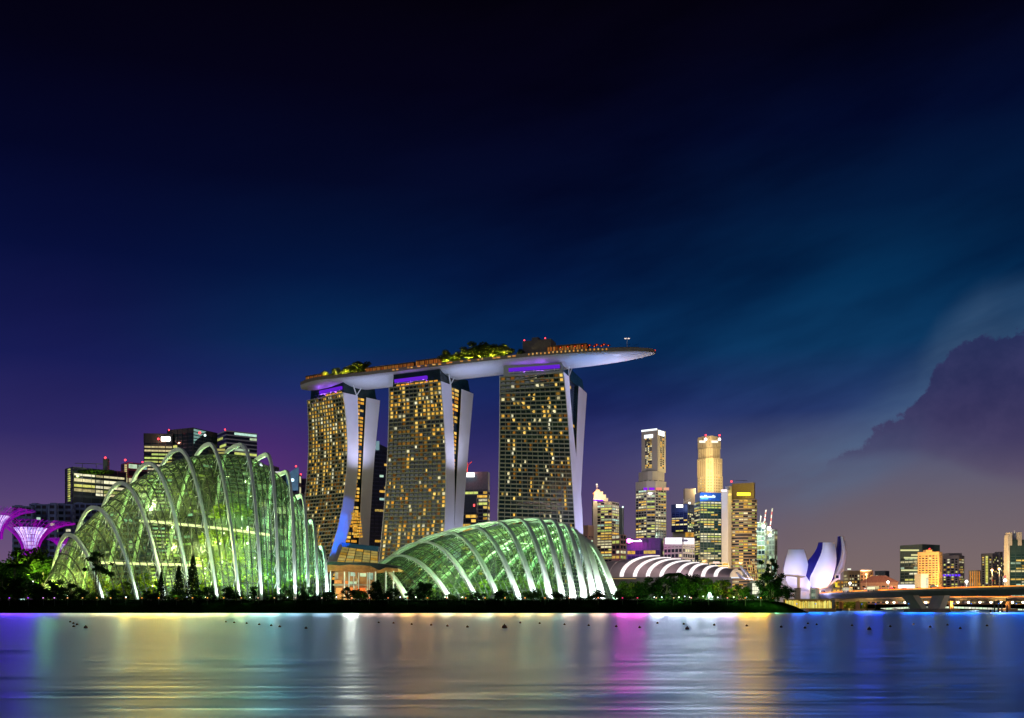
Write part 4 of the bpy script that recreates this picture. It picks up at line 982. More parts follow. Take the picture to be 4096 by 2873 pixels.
b = MB(); p0, p1 = px(1338, 2400, Yp + 14), px(1500, 2286, Yp + 14); b.box(p0.x, p1.x, p0.y, p0.y + .6, GZ, p1.z); b.build('back_wall', mat('pavilion_wall', (.35, .20, .10), .7), pv)
E_SHOP = emit('shop_interior_light', srgb(255, 185, 100)[:3], 1.2, .9, .6, srgb(255, 120, 50)[:3])
rg = random.Random(31)
for (u0, v0, u1, v1, m_) in ((1338, 2321, 1366, 2334, E_SHOP), (1376, 2324, 1392, 2336, E_SHOP), (1398, 2326, 1426, 2336, W_COOL), (1402, 2288, 1420, 2304, W_COOL), (1440, 2286, 1464, 2306, W_COOL), (1345, 2352, 1366, 2372, E_SHOP), (1374, 2370, 1390, 2400, E_SHOP), (1395, 2350, 1412, 2366, E_SHOP), (1428, 2352, 1460, 2386, E_SHOP), (1380, 2378, 1402, 2398, E_SHOP), (1348, 2380, 1368, 2398, E_SHOP), (1340, 2290, 1352, 2315, W_PALE), (1470, 2290, 1492, 2318, W_COOL)):
    b = MB(); p0, p1 = px(u0, v1, Yp + 13), px(u1, v0, Yp + 13); b.box(p0.x, p1.x, p0.y, p0.y + .4, max(p0.z, GZ), p1.z); b.build('window', m_, pv)
b = MB(); p0, p1 = px(1330, 2342, Yp + 10), px(1480, 2338, Yp + 10); b.box(p0.x, p1.x, p0.y, p0.y + 4, p0.z, p1.z + .2); b.build('upper_floor', M_GREY, pv)
for u in (1312, 1350, 1385, 1425, 1460, 1520, 1570): lamp('POINT', px(u, 2297, Yp + 9), 260, (1, .55, .12), .2)
for u in (1360, 1410, 1450): lamp('POINT', px(u, 2385, Yp + 9), 1100, (1, .60, .25), .12)

# ------------------------------------------------------------------ purple steel trees
E_PUR = emit('magenta_lit_branches', srgb(200, 15, 200)[:3], .75, .6, .3, srgb(120, 20, 190)[:3])  # light falling on branches, core and rim is painted as own glow
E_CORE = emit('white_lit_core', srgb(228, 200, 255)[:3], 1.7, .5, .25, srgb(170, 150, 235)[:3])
def supertree(u, vr, vn, Y, hr, lab, seed, core=True):
    rng = random.Random(seed); c = Vector((xat(u, Y), Y, GZ)); zr = zat(vr, Y); zn = zat(vn, Y); rr = hr * Y / F / 4; rn = rr * .17
    r = empty('steel_tree', c, lab, 'light tree', 'purple lit steel trees'); b = MB()
    b.tube([(c.x, c.y, GZ), (c.x, c.y, zn), (c.x, c.y, zn + (zr - zn) * .5)], rn * .55, 10); b.build('trunk', mat('steel_tree_trunk', (.10, .05, .12), .7), r)
    b = MB(); n = 64
    for k in range(n):
        an = 2 * math.pi * k / n; tw = rng.uniform(-.12, .12); P = []
        for q in range(9):
            s = q / 8; rad = rn * (1 - s * .2) + (rr - rn) * s ** 2.1; z = zn - 6 + (zr - zn + 6) * (1 - (1 - s) ** 1.45)
            P.append((c.x + rad * math.cos(an + tw * s), c.y + rad * math.sin(an + tw * s), z))
        b.tube(P, .17, 3, .10, cap=False)
        for q in (5, 6, 7):
            a = Vector(P[q]); a2 = Vector((c.x + (a.x - c.x) * math.cos(.1) - (a.y - c.y) * math.sin(.1), c.y + (a.x - c.x) * math.sin(.1) + (a.y - c.y) * math.cos(.1), a.z + 1.5)); b.tube([a, a2], .10, 3, cap=False)
    b.build('branches', E_PUR, r)
    b = MB()
    for k in range(90):
        an = rng.uniform(0, 6.28); ra = rr * rng.uniform(.35, 1.0); an2 = an + rng.uniform(-.4, .4); rb_ = rr * rng.uniform(.4, 1.0)
        b.tube([(c.x + ra * math.cos(an), c.y + ra * math.sin(an), zr + rng.uniform(-.8, .6)), (c.x + rb_ * math.cos(an2), c.y + rb_ * math.sin(an2), zr + rng.uniform(-.8, .6))], .10, 3, cap=False)
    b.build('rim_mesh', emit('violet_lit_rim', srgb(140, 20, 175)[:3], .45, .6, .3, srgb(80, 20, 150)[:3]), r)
    b = MB(); P = []
    for q in range(7):
        s = q / 6; rad = rn * .75 + (rr * .36 - rn * .75) * s ** 1.6; z = zn - 2 + (zr - zn - 1) * s
        P.append([(c.x + rad * math.cos(2 * math.pi * k / 24), c.y + rad * math.sin(2 * math.pi * k / 24), z) for k in range(25)])
    if core:
        for k in range(24): b.quad(P[0][k], P[0][k + 1], P[1][k + 1], P[1][k])
        b = MB()
        for q in range(6):
            for k in range(24):
                if rng.random() < .97:
                    a, b2, c2, d2 = (Vector(P[q][k]), Vector(P[q][k + 1]), Vector(P[q + 1][k + 1]), Vector(P[q + 1][k])); m_ = (a + b2 + c2 + d2) / 4
                    b.quad(*(m_ + (x - m_) * .86 for x in (a, b2, c2, d2)))
        b.build('core_skin', E_CORE, r)
    return r
supertree(122, 2090, 2182, 560, 172, 'large purple lit steel tree with a white glowing core at the left', 1)
supertree(-18, 2040, 2110, 520, 150, 'purple lit steel tree cut by the left edge of the picture', 2)
supertree(256, 2158, 2200, 640, 66, 'small purple steel tree half hidden behind the first rib of the tall dome', 3)
lamp('POINT', px(122, 2200, 545), 9000, (.75, .2, 1), .5)

# ------------------------------------------------------------------ generic towers
def plan(u0, us, u1, Y, depth=None, chamfer=0.0):
    """near corner at us; left face runs to u0, right face to u1 -> CCW polygon"""
    w_ = max(1, us - u0); w2 = max(0, u1 - us)
    if w2 < 3:
        x0, x1 = xat(u0, Y), xat(us, Y); d = depth or (x1 - x0) * .8
        pl = [(x0, Y), (x1, Y), (x1, Y + d), (x0, Y + d)]
    else:
        th = math.atan2(w2, w_); th = min(max(th, R(12)), R(70)); C = (xat(us, Y), Y); be = math.atan2(C[0], Y); cb_, sb_ = math.cos(be), math.sin(be)
        def ln(u, dx, dy):
            bb = (u / 4 - 512) / F; return (bb * C[1] - C[0]) / (dx - bb * dy)
        ct, s_t = math.cos(th), math.sin(th); a = (-ct * cb_ + s_t * sb_, ct * sb_ + s_t * cb_); n_ = (s_t * cb_ + ct * sb_, -s_t * sb_ + ct * cb_)
        la = ln(u0, *a); lb = ln(u1, *n_)
        L = (C[0] + a[0] * la, C[1] + a[1] * la); Rr = (C[0] + n_[0] * lb, C[1] + n_[1] * lb)
        pl = [C, Rr, (L[0] + Rr[0] - C[0], L[1] + Rr[1] - C[1]), L]
    if chamfer:
        out = []
        for i in range(4):
            p, a, c = pl[i], pl[i - 1], pl[(i + 1) % 4]
            out.append((p[0] + (a[0] - p[0]) * chamfer, p[1] + (a[1] - p[1]) * chamfer)); out.append((p[0] + (c[0] - p[0]) * chamfer, p[1] + (c[1] - p[1]) * chamfer))
        pl = out
    return pl
def grow(pl, off):
    cx = sum(p[0] for p in pl) / len(pl); cyv = sum(p[1] for p in pl) / len(pl); out = []
    for p in pl:
        d = math.hypot(p[0] - cx, p[1] - cyv); out.append((p[0] + (p[0] - cx) / d * off, p[1] + (p[1] - cyv) / d * off))
    return out
def tier(root, pl, z0, z1, wall, nfl, bay, lit, mats, rng, band=.35, pier=.12, glass=None, runs=3, cap=1.0, blank=0.0, limit=100, zlit=0):
    """one storeyed block: dark glazing, floor bands, piers and individually lit windows"""
    g_ = MB(); g_.prism(pl, z0, z1); g_.build('glazing', glass or M_GLASSB, root)
    e = MB(); fh = (z1 - z0 - cap) / nfl; o1 = grow(pl, .35)
    for k in range(nfl + 1):
        z = z0 + k * fh
        if k == nfl: e.prism(o1, z, z1 + .3)
        elif band > 0: e.prism(o1, z, z + fh * band)
    if blank: e.prism(grow(pl, .45), z1 - blank, z1 + .5)
    boxes = []
    n = len(pl)
    for i in range(n):
        p, q = Vector(pl[i]), Vector(pl[(i + 1) % n]); d = q - p; L = d.length; d = d / L; nr = Vector((d.y, -d.x))
        mp_ = (p + q) / 2
        if nr.dot(Vector((-mp_.x, -mp_.y))) <= 0 or L < 2: continue
        nb = max(1, round(L / bay)); bw = L / nb
        if pier:
            for k in range(nb + 1):
                a = p + d * min(max(k * bw, bw * pier * .5), L - bw * pier * .5); hw_ = bw * pier * .5
                c0, c1 = a - d * hw_ - nr * .2, a + d * hw_ - nr * .2; e.hexa([(*(c0 + nr * .75), z0), (*(c1 + nr * .75), z0), (*c1, z0), (*c0, z0)], [(*(c0 + nr * .75), z1 - .05), (*(c1 + nr * .75), z1 - .05), (*c1, z1 - .05), (*c0, z1 - .05)])
        for k in range(nfl):
            zb = z0 + k * fh + fh * band + fh * .06; zt = z0 + (k + 1) * fh - fh * .05
            if zt > z1 - blank or zt < zlit: continue
            pf = lit * rng.choice((.25, .6, 1.0, 1.3, 1.7)); j = 0
            mm = rng.choice(mats)
            while j < nb:
                if rng.random() < pf:
                    w_ = min(rng.randint(1, runs), nb - j); a = p + d * (j * bw + bw * (pier + .08) * .6); c = p + d * ((j + w_) * bw - bw * (pier + .08) * .6)
                    ia, ic = a - nr * .1, c - nr * .1; oa, oc = a + nr * .16, c + nr * .16
                    boxes.append((([(*oa, zb), (*oc, zb), (*ic, zb), (*ia, zb)], [(*oa, zt), (*oc, zt), (*ic, zt), (*ia, zt)]), mm if rng.random() < .7 else rng.choice(mats), (c - a).length * (zt - zb) * abs(nr.y))); j += w_
                else: j += 1
    e.build('wall', wall, root)
    win_obj(root, boxes, mats[0], limit)
def sign(root, u0, v0, u1, v1, Y, col, strength, letters=0, seed=1, name='sign', back=None):
    rng = random.Random(seed); p0, p1 = px(u0, v1, Y), px(u1, v0, Y); b = MB()
    e = emit(f'{name}_{"%02x%02x%02x" % tuple(int(255 * min(1, x)) for x in col)}_{strength}', col, strength)
    if letters:
        w_ = (p1.x - p0.x) / letters
        for k in range(letters):
            h = (p1.z - p0.z) * rng.choice((.62, .62, .7, 1.0)); b.box(p0.x + k * w_, p0.x + k * w_ + w_ * .84, Y, Y + .5, p0.z, p0.z + h)
    else: b.box(p0.x, p1.x, Y, Y + .5, p0.z, p1.z)
    o = b.build(name, e, root)
    return o
def ball_part(root, u, v, Y, rpx, m_, name='beacon'):
    b = MB(); b.ball(px(u, v, Y), rpx * Y / F / 4); return b.build(name, m_, root)
def base(u, Y): return (xat(u, Y), Y, GZ)
MIXW = [W_PALE, W_WARM, W_PALE, W_GREEN, W_COOL]
gOff = 'office blocks behind the tall dome'
rng = random.Random(41)
# offices at the left
Y0 = 1000; o = empty('office_block', base(380, Y0), 'wide office block with bright white storeys, left of the tall dome peak', 'office block', gOff)
pl = plan(262, 292, 505, Y0); tier(o, pl, GZ, zat(1868, Y0), mat('slate_cladding', (.05, .06, .09), .6), 19, 9, .0, MIXW, rng, .3, .04)
for v, vv in ((1903, 1911), (1922, 1934), (1945, 1955), (1962, 1973), (1976, 1985)):
    p, q = Vector(pl[0]), Vector(pl[1]); d = q - p; nr = Vector((d.y, -d.x)).normalized()
    for (a, c) in ((.02, .40), (.42, .55), (.57, .96)):
        if rng.random() < .12: continue
        A_, C_ = p + d * a + nr * .5, p + d * c + nr * .5; b = MB(); z0, z1 = zat(vv, Y0 + 20), zat(v, Y0 + 20)
        b.hexa([(*A_, z0), (*C_, z0), (*(C_ - nr * .4), z0), (*(A_ - nr * .4), z0)], [(*A_, z1), (*C_, z1), (*(C_ - nr * .4), z1), (*(A_ - nr * .4), z1)]); b.build('window', rng.choice((W_PALE, W_PALE, W_GREEN)), o)
ws = []
for k in range(15):
    v = 2002 - k * 9; p0, p1 = px(274, v, Y0 - 1), px(282, v - 5.5, Y0 - 1); p, q = Vector(pl[3]), Vector(pl[0]); d = (q - p); nr = Vector((d.y, -d.x)).normalized(); A_, C_ = p + d * .38 + nr * .5, p + d * .66 + nr * .5
    ws.append((([(*A_, p0.z), (*C_, p0.z), (*(C_ - nr * .4), p0.z), (*(A_ - nr * .4), p0.z)], [(*A_, p1.z), (*C_, p1.z), (*(C_ - nr * .4), p1.z), (*(A_ - nr * .4), p1.z)]), W_GREEN, 1))
win_obj(o, ws, W_GREEN)
b = MB(); rg = random.Random(6)
for k in range(900): b.leaf(px(rg.uniform(294, 455), rg.uniform(1880, 1896), Y0 + 2 + rg.uniform(0, 6)), 1.6, rg)
b.build('roof_garden', LEAF_G, o); lamp('POINT', px(370, 1888, Y0 - 6), 9000, (.8, 1, .3), .4)
b = MB(); p0, p1 = px(412, 1868, Y0 + 20), px(430, 1834, Y0 + 20); b.box(p0.x, p1.x, p0.y, p0.y + 5, p0.z - 4, p1.z); b.build('stair_tower', mat('slate_cladding', (1, 1, 1)), o); ball_part(o, 421, 1831, Y0 + 20, 4, E_RED)
b = MB(); b.tube([px(300, 1853, Y0 + 20), px(410, 1856, Y0 + 20)], .4, 4); b.tube([px(330, 1853, Y0 + 20), px(330, 1872, Y0 + 20)], .3, 4); b.tube([px(385, 1855, Y0 + 20), px(385, 1872, Y0 + 20)], .3, 4); b.build('roof_rail', M_DGREY, o)
Y0 = 1040; o = empty('office_block', base(530, Y0), 'office block with a lit stair shaft, just right of the wide bright office block', 'office block', gOff)
pl = plan(486, 512, 590, Y0); tier(o, pl, GZ, zat(1850, Y0), mat('plum_cladding', (.10, .05, .08), .6), 20, 9, .5, [W_PALE, W_COOL], rng, .3, .04, runs=4)
for k in range(13): sign(o, 498, 1858 + k * 8, 507, 1863 + k * 8, Y0 - 2, srgb(240, 225, 150)[:3], .8, name='window')
ball_part(o, 501, 1840, Y0 - 3, 4, E_RED); ball_part(o, 570, 1848, Y0, 3, E_RED); lamp('POINT', px(505, 1838, Y0 - 10), 9000, (1, .05, .12), .5)
Y0 = 1100; o = empty('office_tower', base(640, Y0), 'left of three joined dark office towers, with a glowing white sign near its roof', 'office tower', gOff)
pl = plan(576, 690, 695, Y0); tier(o, pl, GZ, zat(1737, Y0), mat('green_black_cladding', (.03, .05, .055), .5), 46, 7, 1.5, [W_GREEN, W_PALE, W_COOL, W_PALE], rng, .42, .05, runs=5, blank=10, glass=M_GLASST)
sign(o, 638, 1747, 680, 1764, Y0 - 1.5, (1, .93, .85), 6, 0); lamp('POINT', px(640, 1756, Y0 - 8), 5000, (1, .35, .2), .3); ball_part(o, 634, 1756, Y0 - 1.2, 5, E_RED, 'sign_lamp')
Y0 = 1090; o = empty('office_tower', base(760, Y0), 'middle and tallest of three joined dark office towers, with a slanting lit glass face', 'office tower', gOff)
pl = plan(670, 772, 868, Y0); tier(o, pl, GZ, zat(1712, Y0), mat('green_black_cladding', (1, 1, 1)), 48, 7, .10, [W_GREEN, W_COOL], rng, .25, .04, runs=3, blank=5, glass=M_GLASST)
b = MB(); rows_ = [(772, 1715, 822, 1718), (772, 1728, 812, 1731), (772, 1741, 800, 1744), (772, 1754, 788, 1756), (772, 1766, 778, 1768)]
p, q = Vector(pl[0]), Vector(pl[1]); d = q - p; nr = Vector((d.y, -d.x)).normalized()
for k, (a, vt, c, _) in enumerate(rows_):
    A_, C_ = p + d * .02 + nr * .6, p + d * ((c - 772) / 96) + nr * .6; C2 = p + d * max(.03, ((c - 772) / 96 - .1)) + nr * .6; z0, z1 = zat(vt + 9, Y0), zat(vt, Y0)
    e = MB(); e.hexa([(*A_, z0), (*C2, z0), (*(C2 - nr * .4), z0), (*(A_ - nr * .4), z0)], [(*A_, z1), (*C_, z1), (*(C_ - nr * .4), z1), (*(A_ - nr * .4), z1)]); e.build('window', emit('teal_lit_glass', srgb(140, 185, 175)[:3], .75, .4, .3), o)
ball_part(o, 799, 1731, Y0 - 5, 5, E_RED); ball_part(o, 676, 1720, Y0, 3, E_RED); ball_part(o, 820, 1741, Y0 - 5, 5, emit('pale_lamp', (.8, 1, .95), 2), 'lamp')
Y0 = 1120; o = empty('office_tower', base(950, Y0), 'right of three joined dark office towers, wrapped in pale horizontal stripes', 'office tower', gOff)
pl = plan(866, 905, 1028, Y0); tier(o, pl, GZ, zat(1722, Y0), mat('pale_stripe_cladding', (.50, .52, .62), .5), 44, 9, .10, [W_GREEN, W_COOL], rng, .30, 0, runs=3, glass=M_GLASSB); ball_part(o, 900, 1718, Y0, 3, E_RED)
for i_, (v_, vv_) in enumerate(((1795, 1803), (1808, 1815), (1836, 1842))): sign(o, 868, v_, 900, vv_, Y0 - .8, srgb(215, 210, 120)[:3], .6, name='window')
Y0 = 1050; o = empty('arts_building', base(1160, Y0), 'small building with a bright sail shaped glass front, left of the leftmost hotel tower', 'building', gOff)
pl = plan(1095, 1188, 1190, Y0); tier(o, pl, GZ, zat(1892, Y0), mat('plum_cladding', (1, 1, 1)), 12, 8, .3, [W_PALE, W_COOL], rng, .3, .05)
sign(o, 1100, 1886, 1142, 1892, Y0 - 1, (.9, .85, .95), .8, name='roof_light')
b = MB(); A_, B_, C_, D_ = px(1142, 1900, Y0 - 3), px(1190, 1868, Y0 - 3), px(1188, 1960, Y0 - 3), px(1150, 1962, Y0 - 3); dn = Vector((0, 6, 0)); b.hexa([D_, C_, C_ + dn, D_ + dn], [A_, B_, B_ + dn, A_ + dn]); b.build('glass_sail', emit('sail_glass', srgb(120, 165, 200)[:3], .5, .8, .12, srgb(60, 110, 190)[:3]), o)
ball_part(o, 1170, 1920, Y0 - 4, 7, emit('blue_white_lamp', (.6, .85, 1), 2), 'lamp'); b = MB(); b.tube([px(1184, 1880, Y0), px(1184, 1866, Y0)], .4, 4); b.build('mast', M_DGREY, o); ball_part(o, 1184, 1865, Y0, 3.5, E_RED)
Y0 = 1200; o = empty('block', base(1205, Y0), 'dark narrow block with a red beacon beside the sail shaped building', 'building', gOff); tier(o, plan(1192, 1222, 1224, Y0), GZ, zat(1915, Y0), mat('plum_cladding', (1, 1, 1)), 16, 7, .15, [W_PALE], rng, .3, .1); ball_part(o, 1203, 1898, Y0, 3.5, E_RED)
b = MB(); b.tube([px(1203, 1920, Y0), px(1203, 1899, Y0)], .3, 4); b.build('mast', M_DGREY, o)
Y0 = 1150; o = empty('block', base(1090, Y0), 'dark block with a purple lamp seen through the ninth rib of the tall dome', 'building', gOff); tier(o, plan(1030, 1085, 1115, Y0), GZ, zat(1862, Y0), mat('plum_cladding', (1, 1, 1)), 16, 7, .3, [W_PALE, W_COOL], rng, .3, .1); ball_part(o, 1046, 1858, Y0 - 5, 7, emit('violet_lamp', (.75, .6, 1), 3), 'lamp')
# apartment blocks at the far left
gA = 'dark apartment blocks at the left'
for k, (u0, us, u1, v, Y0, lab) in enumerate(((50, 130, 140, 2026, 880, 'dark apartment block right behind the purple steel trees'), (118, 190, 198, 2018, 900, 'dark apartment block with teal lit windows, second of the row at the left'), (192, 225, 232, 2017, 890, 'narrow dark apartment block in the middle of the row at the left'),
                          (226, 290, 300, 2018, 910, 'dark apartment block below the wide bright office block'), (296, 410, 420, 2015, 930, 'wide dark apartment block behind the second rib of the tall dome'), (415, 560, 600, 2050, 950, 'dark apartment block behind the third rib of the tall dome'))):
    o = empty('apartment_block', base((u0 + u1) / 2, Y0), lab, 'apartment block', gA)
    tier(o, plan(u0, us, u1, Y0), GZ, zat(v, Y0), mat('indigo_render', (.20, .25, .50), .8), 17, 5.5, .05, [W_COOL, W_PALE, W_COOL], rng, .45, .22, runs=2, limit=60, glass=M_GLASSB)
    b = MB(); p0, p1 = px(u0 + 8, v, Y0 + 10), px(u0 + 30, v - 6, Y0 + 10); b.box(p0.x, p1.x, p0.y, p0.y + 6, p0.z - 2, p1.z); b.build('roof_box', mat('indigo_render', (1, 1, 1)), o)
# towers seen between the hotel towers
Y0 = 1150; o = empty('office_tower', base(1520, Y0), 'dark blue tower with a slanting top between the leftmost and middle hotel towers', 'office tower', 'towers seen between the hotel towers')
pl = plan(1462, 1480, 1572, Y0); tier(o, pl, GZ, zat(1800, Y0), mat('blue_black_cladding', (.025, .035, .08), .4), 40, 6, .10, [W_AMBER, W_WARM, W_COOL], rng, .3, .05, runs=3)
b = MB(); zz = zat(1800, Y0) + .6; z2 = zat(1758, Y0); b.hexa([(*pl[0], zz), (*pl[1], zz), (*pl[2], zz), (*pl[3], zz)], [(*pl[0], z2), (*pl[1], zz + 1), (*pl[2], zz + 1), (*pl[3], z2)]); b.build('slanted_top', mat('blue_black_cladding', (1, 1, 1)), o)
sign(o, 1500, 1764, 1517, 1800, Y0 - 2, srgb(150, 190, 200)[:3], .55, name='roof_glass')
Y0 = 1250; o = empty('office_tower', base(1905, Y0), 'grey glass tower with a red crane between the middle and rightmost hotel towers', 'office tower', 'towers seen between the hotel towers')
pl = plan(1840, 1950, 1958, Y0); tier(o, pl, GZ, zat(1888, Y0), mat('steel_blue_cladding', (.13, .15, .22), .4), 36, 6, .45, [W_GREEN, W_PALE, W_WARM], rng, .25, .06, runs=4, blank=22)
sign(o, 1856, 1890, 1898, 1908, Y0 - 2, (1, 1, .95), 2.2, name='light_band')
b = MB(); b.tube([px(1868, 1888, Y0), px(1872, 1860, Y0), px(1888, 1846, Y0)], .7, 4); b.tube([px(1872, 1860, Y0), px(1866, 1842, Y0)], .7, 4); b.build('crane', mat('crane_red_paint', (.7, .10, .08), .5), o); lamp('POINT', px(1874, 1872, Y0 - 12), 9000, (1, .25, .2), .3)
Y0 = 1180; o = empty('office_block', base(1870, Y0), 'dark block with yellow windows standing right before the grey glass tower with the crane', 'office block', 'towers seen between the hotel towers')
tier(o, plan(1840, 1905, 1908, Y0), GZ, zat(1982, Y0), mat('blue_black_cladding', (1, 1, 1)), 24, 6, .55, [W_GREEN, W_WARM], rng, .25, .06, runs=3, blank=20); sign(o, 1893, 2016, 1900, 2026, Y0 - 1.5, (1, .1, .1), 2, name='red_sign')

# ------------------------------------------------------------------ downtown skyline
gD = 'downtown towers right of the hotel'
rng = random.Random(51)
W5 = [W_PALE, W_WARM, W_PALE, W_GREEN, W_COOL]
Y0 = 1500; o = empty('office_block', base(2350, Y0), 'low grey block right behind the rightmost hotel tower leg', 'office block', gD); tier(o, plan(2322, 2352, 2374, Y0), GZ, zat(2102, Y0), M_BROWN, 18, 8, .12, [W_PALE, W_COOL], rng, .5, .2, blank=16)
# spired tower
Y0 = 1550; o = empty('office_tower', base(2420, Y0), 'tower with a floodlit stepped crown and a spire, first one right of the hotel', 'office tower', gD)
tier(o, plan(2388, 2448, 2475, Y0), GZ, zat(2006, Y0), mat('pinkish_stone', (.36, .28, .27), .8), 38, 6, .45, W5, rng, .30, .09, runs=6)
b = MB(); p0, p1 = px(2372, 2300, Y0 + 4), px(2390, 2004, Y0 + 4); b.box(p0.x, p1.x, p0.y, p0.y + 20, GZ, p1.z); b.build('stair_shaft', M_BEIGE, o)
cr_ = mat('crown_stone', (.62, .56, .46), .7)
for k, (u0, u1, v0, v1) in enumerate(((2374, 2432, 2004, 1992), (2376, 2424, 1992, 1978), (2378, 2412, 1978, 1966), (2384, 2400, 1966, 1958))):
    b = MB(); p0, p1 = px(u0, v0, Y0 + 6), px(u1, v1, Y0 + 6); b.box(p0.x, p1.x, p0.y, p0.y + 18 - 3 * k, p0.z + (.02 if k else 0), p1.z); b.build('crown_step', cr_, o)
b = MB(); b.tube([px(2388, 1958, Y0 + 10), px(2388, 1932, Y0 + 10)], .5, 5, .2); b.tube([px(2384, 1945, Y0 + 10), px(2392, 1945, Y0 + 10)], .35, 4); b.build('spire', M_WHITE, o); ball_part(o, 2387, 1938, Y0 + 9, 3.5, emit('spire_lamp', (1, .95, .8), 1.5), 'lamp')
sign(o, 2374, 1999, 2412, 2005, Y0 + 4.4, srgb(150, 40, 240)[:3], 1.3, name='violet_light'); lamp('POINT', px(2396, 1985, Y0 - 10), 26000, (1, .80, .45), .3); lamp('POINT', px(2374, 1970, Y0 + 2), 9000, (1, .3, .1), .5)
ball_part(o, 2375, 1974, Y0 + 4, 3, emit('orange_lamp', (1, .3, .06), 3), 'lamp')
o2 = empty('office_block', base(2475, 1480), 'reddish gridded block leaning against the spired tower', 'office block', gD); tier(o2, plan(2447, 2480, 2504, 1480), GZ, zat(2138, 1480), mat('red_grid_stone', (.34, .20, .18), .8), 14, 7, .40, W5, rng, .34, .14, runs=3)
o2 = empty('office_tower', base(2485, 1650), 'slim greenish tower with a lit pole right behind the spired tower', 'office tower', gD); tier(o2, plan(2460, 2484, 2494, 1650), GZ, zat(2030, 1650), mat('green_grey_stone', (.18, .21, .19), .8), 30, 4, .35, [W_GREEN], rng, .4, .25, blank=150)
b = MB(); b.tube([px(2491, 2200, 1600), px(2491, 2030, 1600)], .4, 4); b.build('pole', M_WHITE, o2); ball_part(o2, 2491, 2028, 1600, 3.5, emit('pale_lamp', (1, 1, 1), 1), 'lamp')
# big stepped tower
Y0 = 1600; o = empty('office_tower', base(2600, Y0), 'tallest slab topped tower with a wide octagonal lower part and a lit white roof edge', 'office tower', gD)
st_ = mat('pale_tower_stone', (.42, .39, .36), .8, 0, .06, .05)
tier(o, plan(2527, 2604, 2681, Y0, chamfer=.22), GZ, zat(1922, Y0), st_, 46, 6, .44, W5, rng, .34, .10, runs=5, blank=12)
tier(o, plan(2548, 2600, 2664, Y0 + 12, chamfer=.15), zat(1922, Y0) + .6, zat(1880, Y0), st_, 3, 14, .1, [W_COOL], rng, .28, .25, blank=14)
pl = plan(2566, 2630, 2663, Y0 + 16); e = MB(); z0, z1 = zat(1880, Y0) + .7, zat(1709, Y0); e.prism(pl, z0, z1); e.build('shaft', st_, o)
p, q = Vector(pl[3]), Vector(pl[0]); d = q - p; nr = Vector((d.y, -d.x)).normalized(); bx = []
for k in range(17):
    zb = z0 + 6 + k * 3.1
    for j in range(5):
        a, c = p + d * (.24 + j * .082), p + d * (.24 + j * .082 + .07)
        e = ([(*(a + nr * .2), zb), (*(c + nr * .2), zb), (*(c - nr * .2), zb), (*(a - nr * .2), zb)], [(*(a + nr * .2), zb + 2.2), (*(c + nr * .2), zb + 2.2), (*(c - nr * .2), zb + 2.2), (*(a - nr * .2), zb + 2.2)])
        bx.append((e, rng.choice((W_PALE, W_WARM, W_PALE)) if rng.random() < .62 else M_GLASSB, 1))
p2, q2 = Vector(pl[0]), Vector(pl[1]); d2 = q2 - p2; n2 = Vector((d2.y, -d2.x)).normalized()
for k in range(17):
    zb = z0 + 6 + k * 3.1
    for j in (.35, .62):
        a, c = p2 + d2 * j, p2 + d2 * (j + .14); bx.append((([(*(a + n2 * .2), zb), (*(c + n2 * .2), zb), (*(c - n2 * .2), zb), (*(a - n2 * .2), zb)], [(*(a + n2 * .2), zb + 2.2), (*(c + n2 * .2), zb + 2.2), (*(c - n2 * .2), zb + 2.2), (*(a - n2 * .2), zb + 2.2)]), W_AMBER if rng.random() < .3 else M_GLASSB, .5))
win_obj(o, bx, W_PALE, 98)
for (k0, k1, zt_, h_) in ((.0, .98, z1 - 1.5, 2.6), (.18, .72, z1 - 13, 5.5)):
    a, c = p + d * k0, p + d * k1; e = MB(); e.hexa([(*(a + nr * .7), zt_), (*(c + nr * .7), zt_), (*(c + nr * .1), zt_), (*(a + nr * .1), zt_)], [(*(a + nr * .7), zt_ + h_), (*(c + nr * .7), zt_ + h_), (*(c + nr * .1), zt_ + h_), (*(a + nr * .1), zt_ + h_)]); e.build('roof_light', emit('roof_edge_light', (.9, .97, 1), 1.6), o)
a, c = p2 + d2 * .1, p2 + d2 * .8; e = MB(); e.hexa([(*(a + n2 * .7), z1 - 9), (*(c + n2 * .7), z1 - 9), (*(c + n2 * .1), z1 - 9), (*(a + n2 * .1), z1 - 9)], [(*(a + n2 * .7), z1 - 1), (*(c + n2 * .7), z1 - 1), (*(c + n2 * .1), z1 - 1), (*(a + n2 * .1), z1 - 1)]); e.build('roof_light', emit('roof_edge_light', (1, 1, 1), 1), o)
b = MB()
for k in range(7): c_ = p + d * (.27 + k * .055); b.hexa([(*(c_ + nr * .5), z1 - 22), (*(c_ + d * .035 + nr * .5), z1 - 22), (*(c_ + d * .035), z1 - 22), (*c_, z1 - 22)], [(*(c_ + nr * .5), z1 - 16), (*(c_ + d * .035 + nr * .5), z1 - 16), (*(c_ + d * .035), z1 - 16), (*c_, z1 - 16)])
b.build('louvre', M_DGREY, o)
for (u0, u1, cc) in ((2574, 2590, (150, 40, 240)), (2596, 2618, (150, 40, 240)), (2624, 2648, (250, 150, 130)), (2655, 2676, (250, 180, 150))): sign(o, u0, 1950, u1, 1961, Y0 - 3, srgb(*cc)[:3], .9, name='coloured_window')
lamp('POINT', px(2600, 1935, Y0 - 60), 70000, (1, .92, .85), 1)
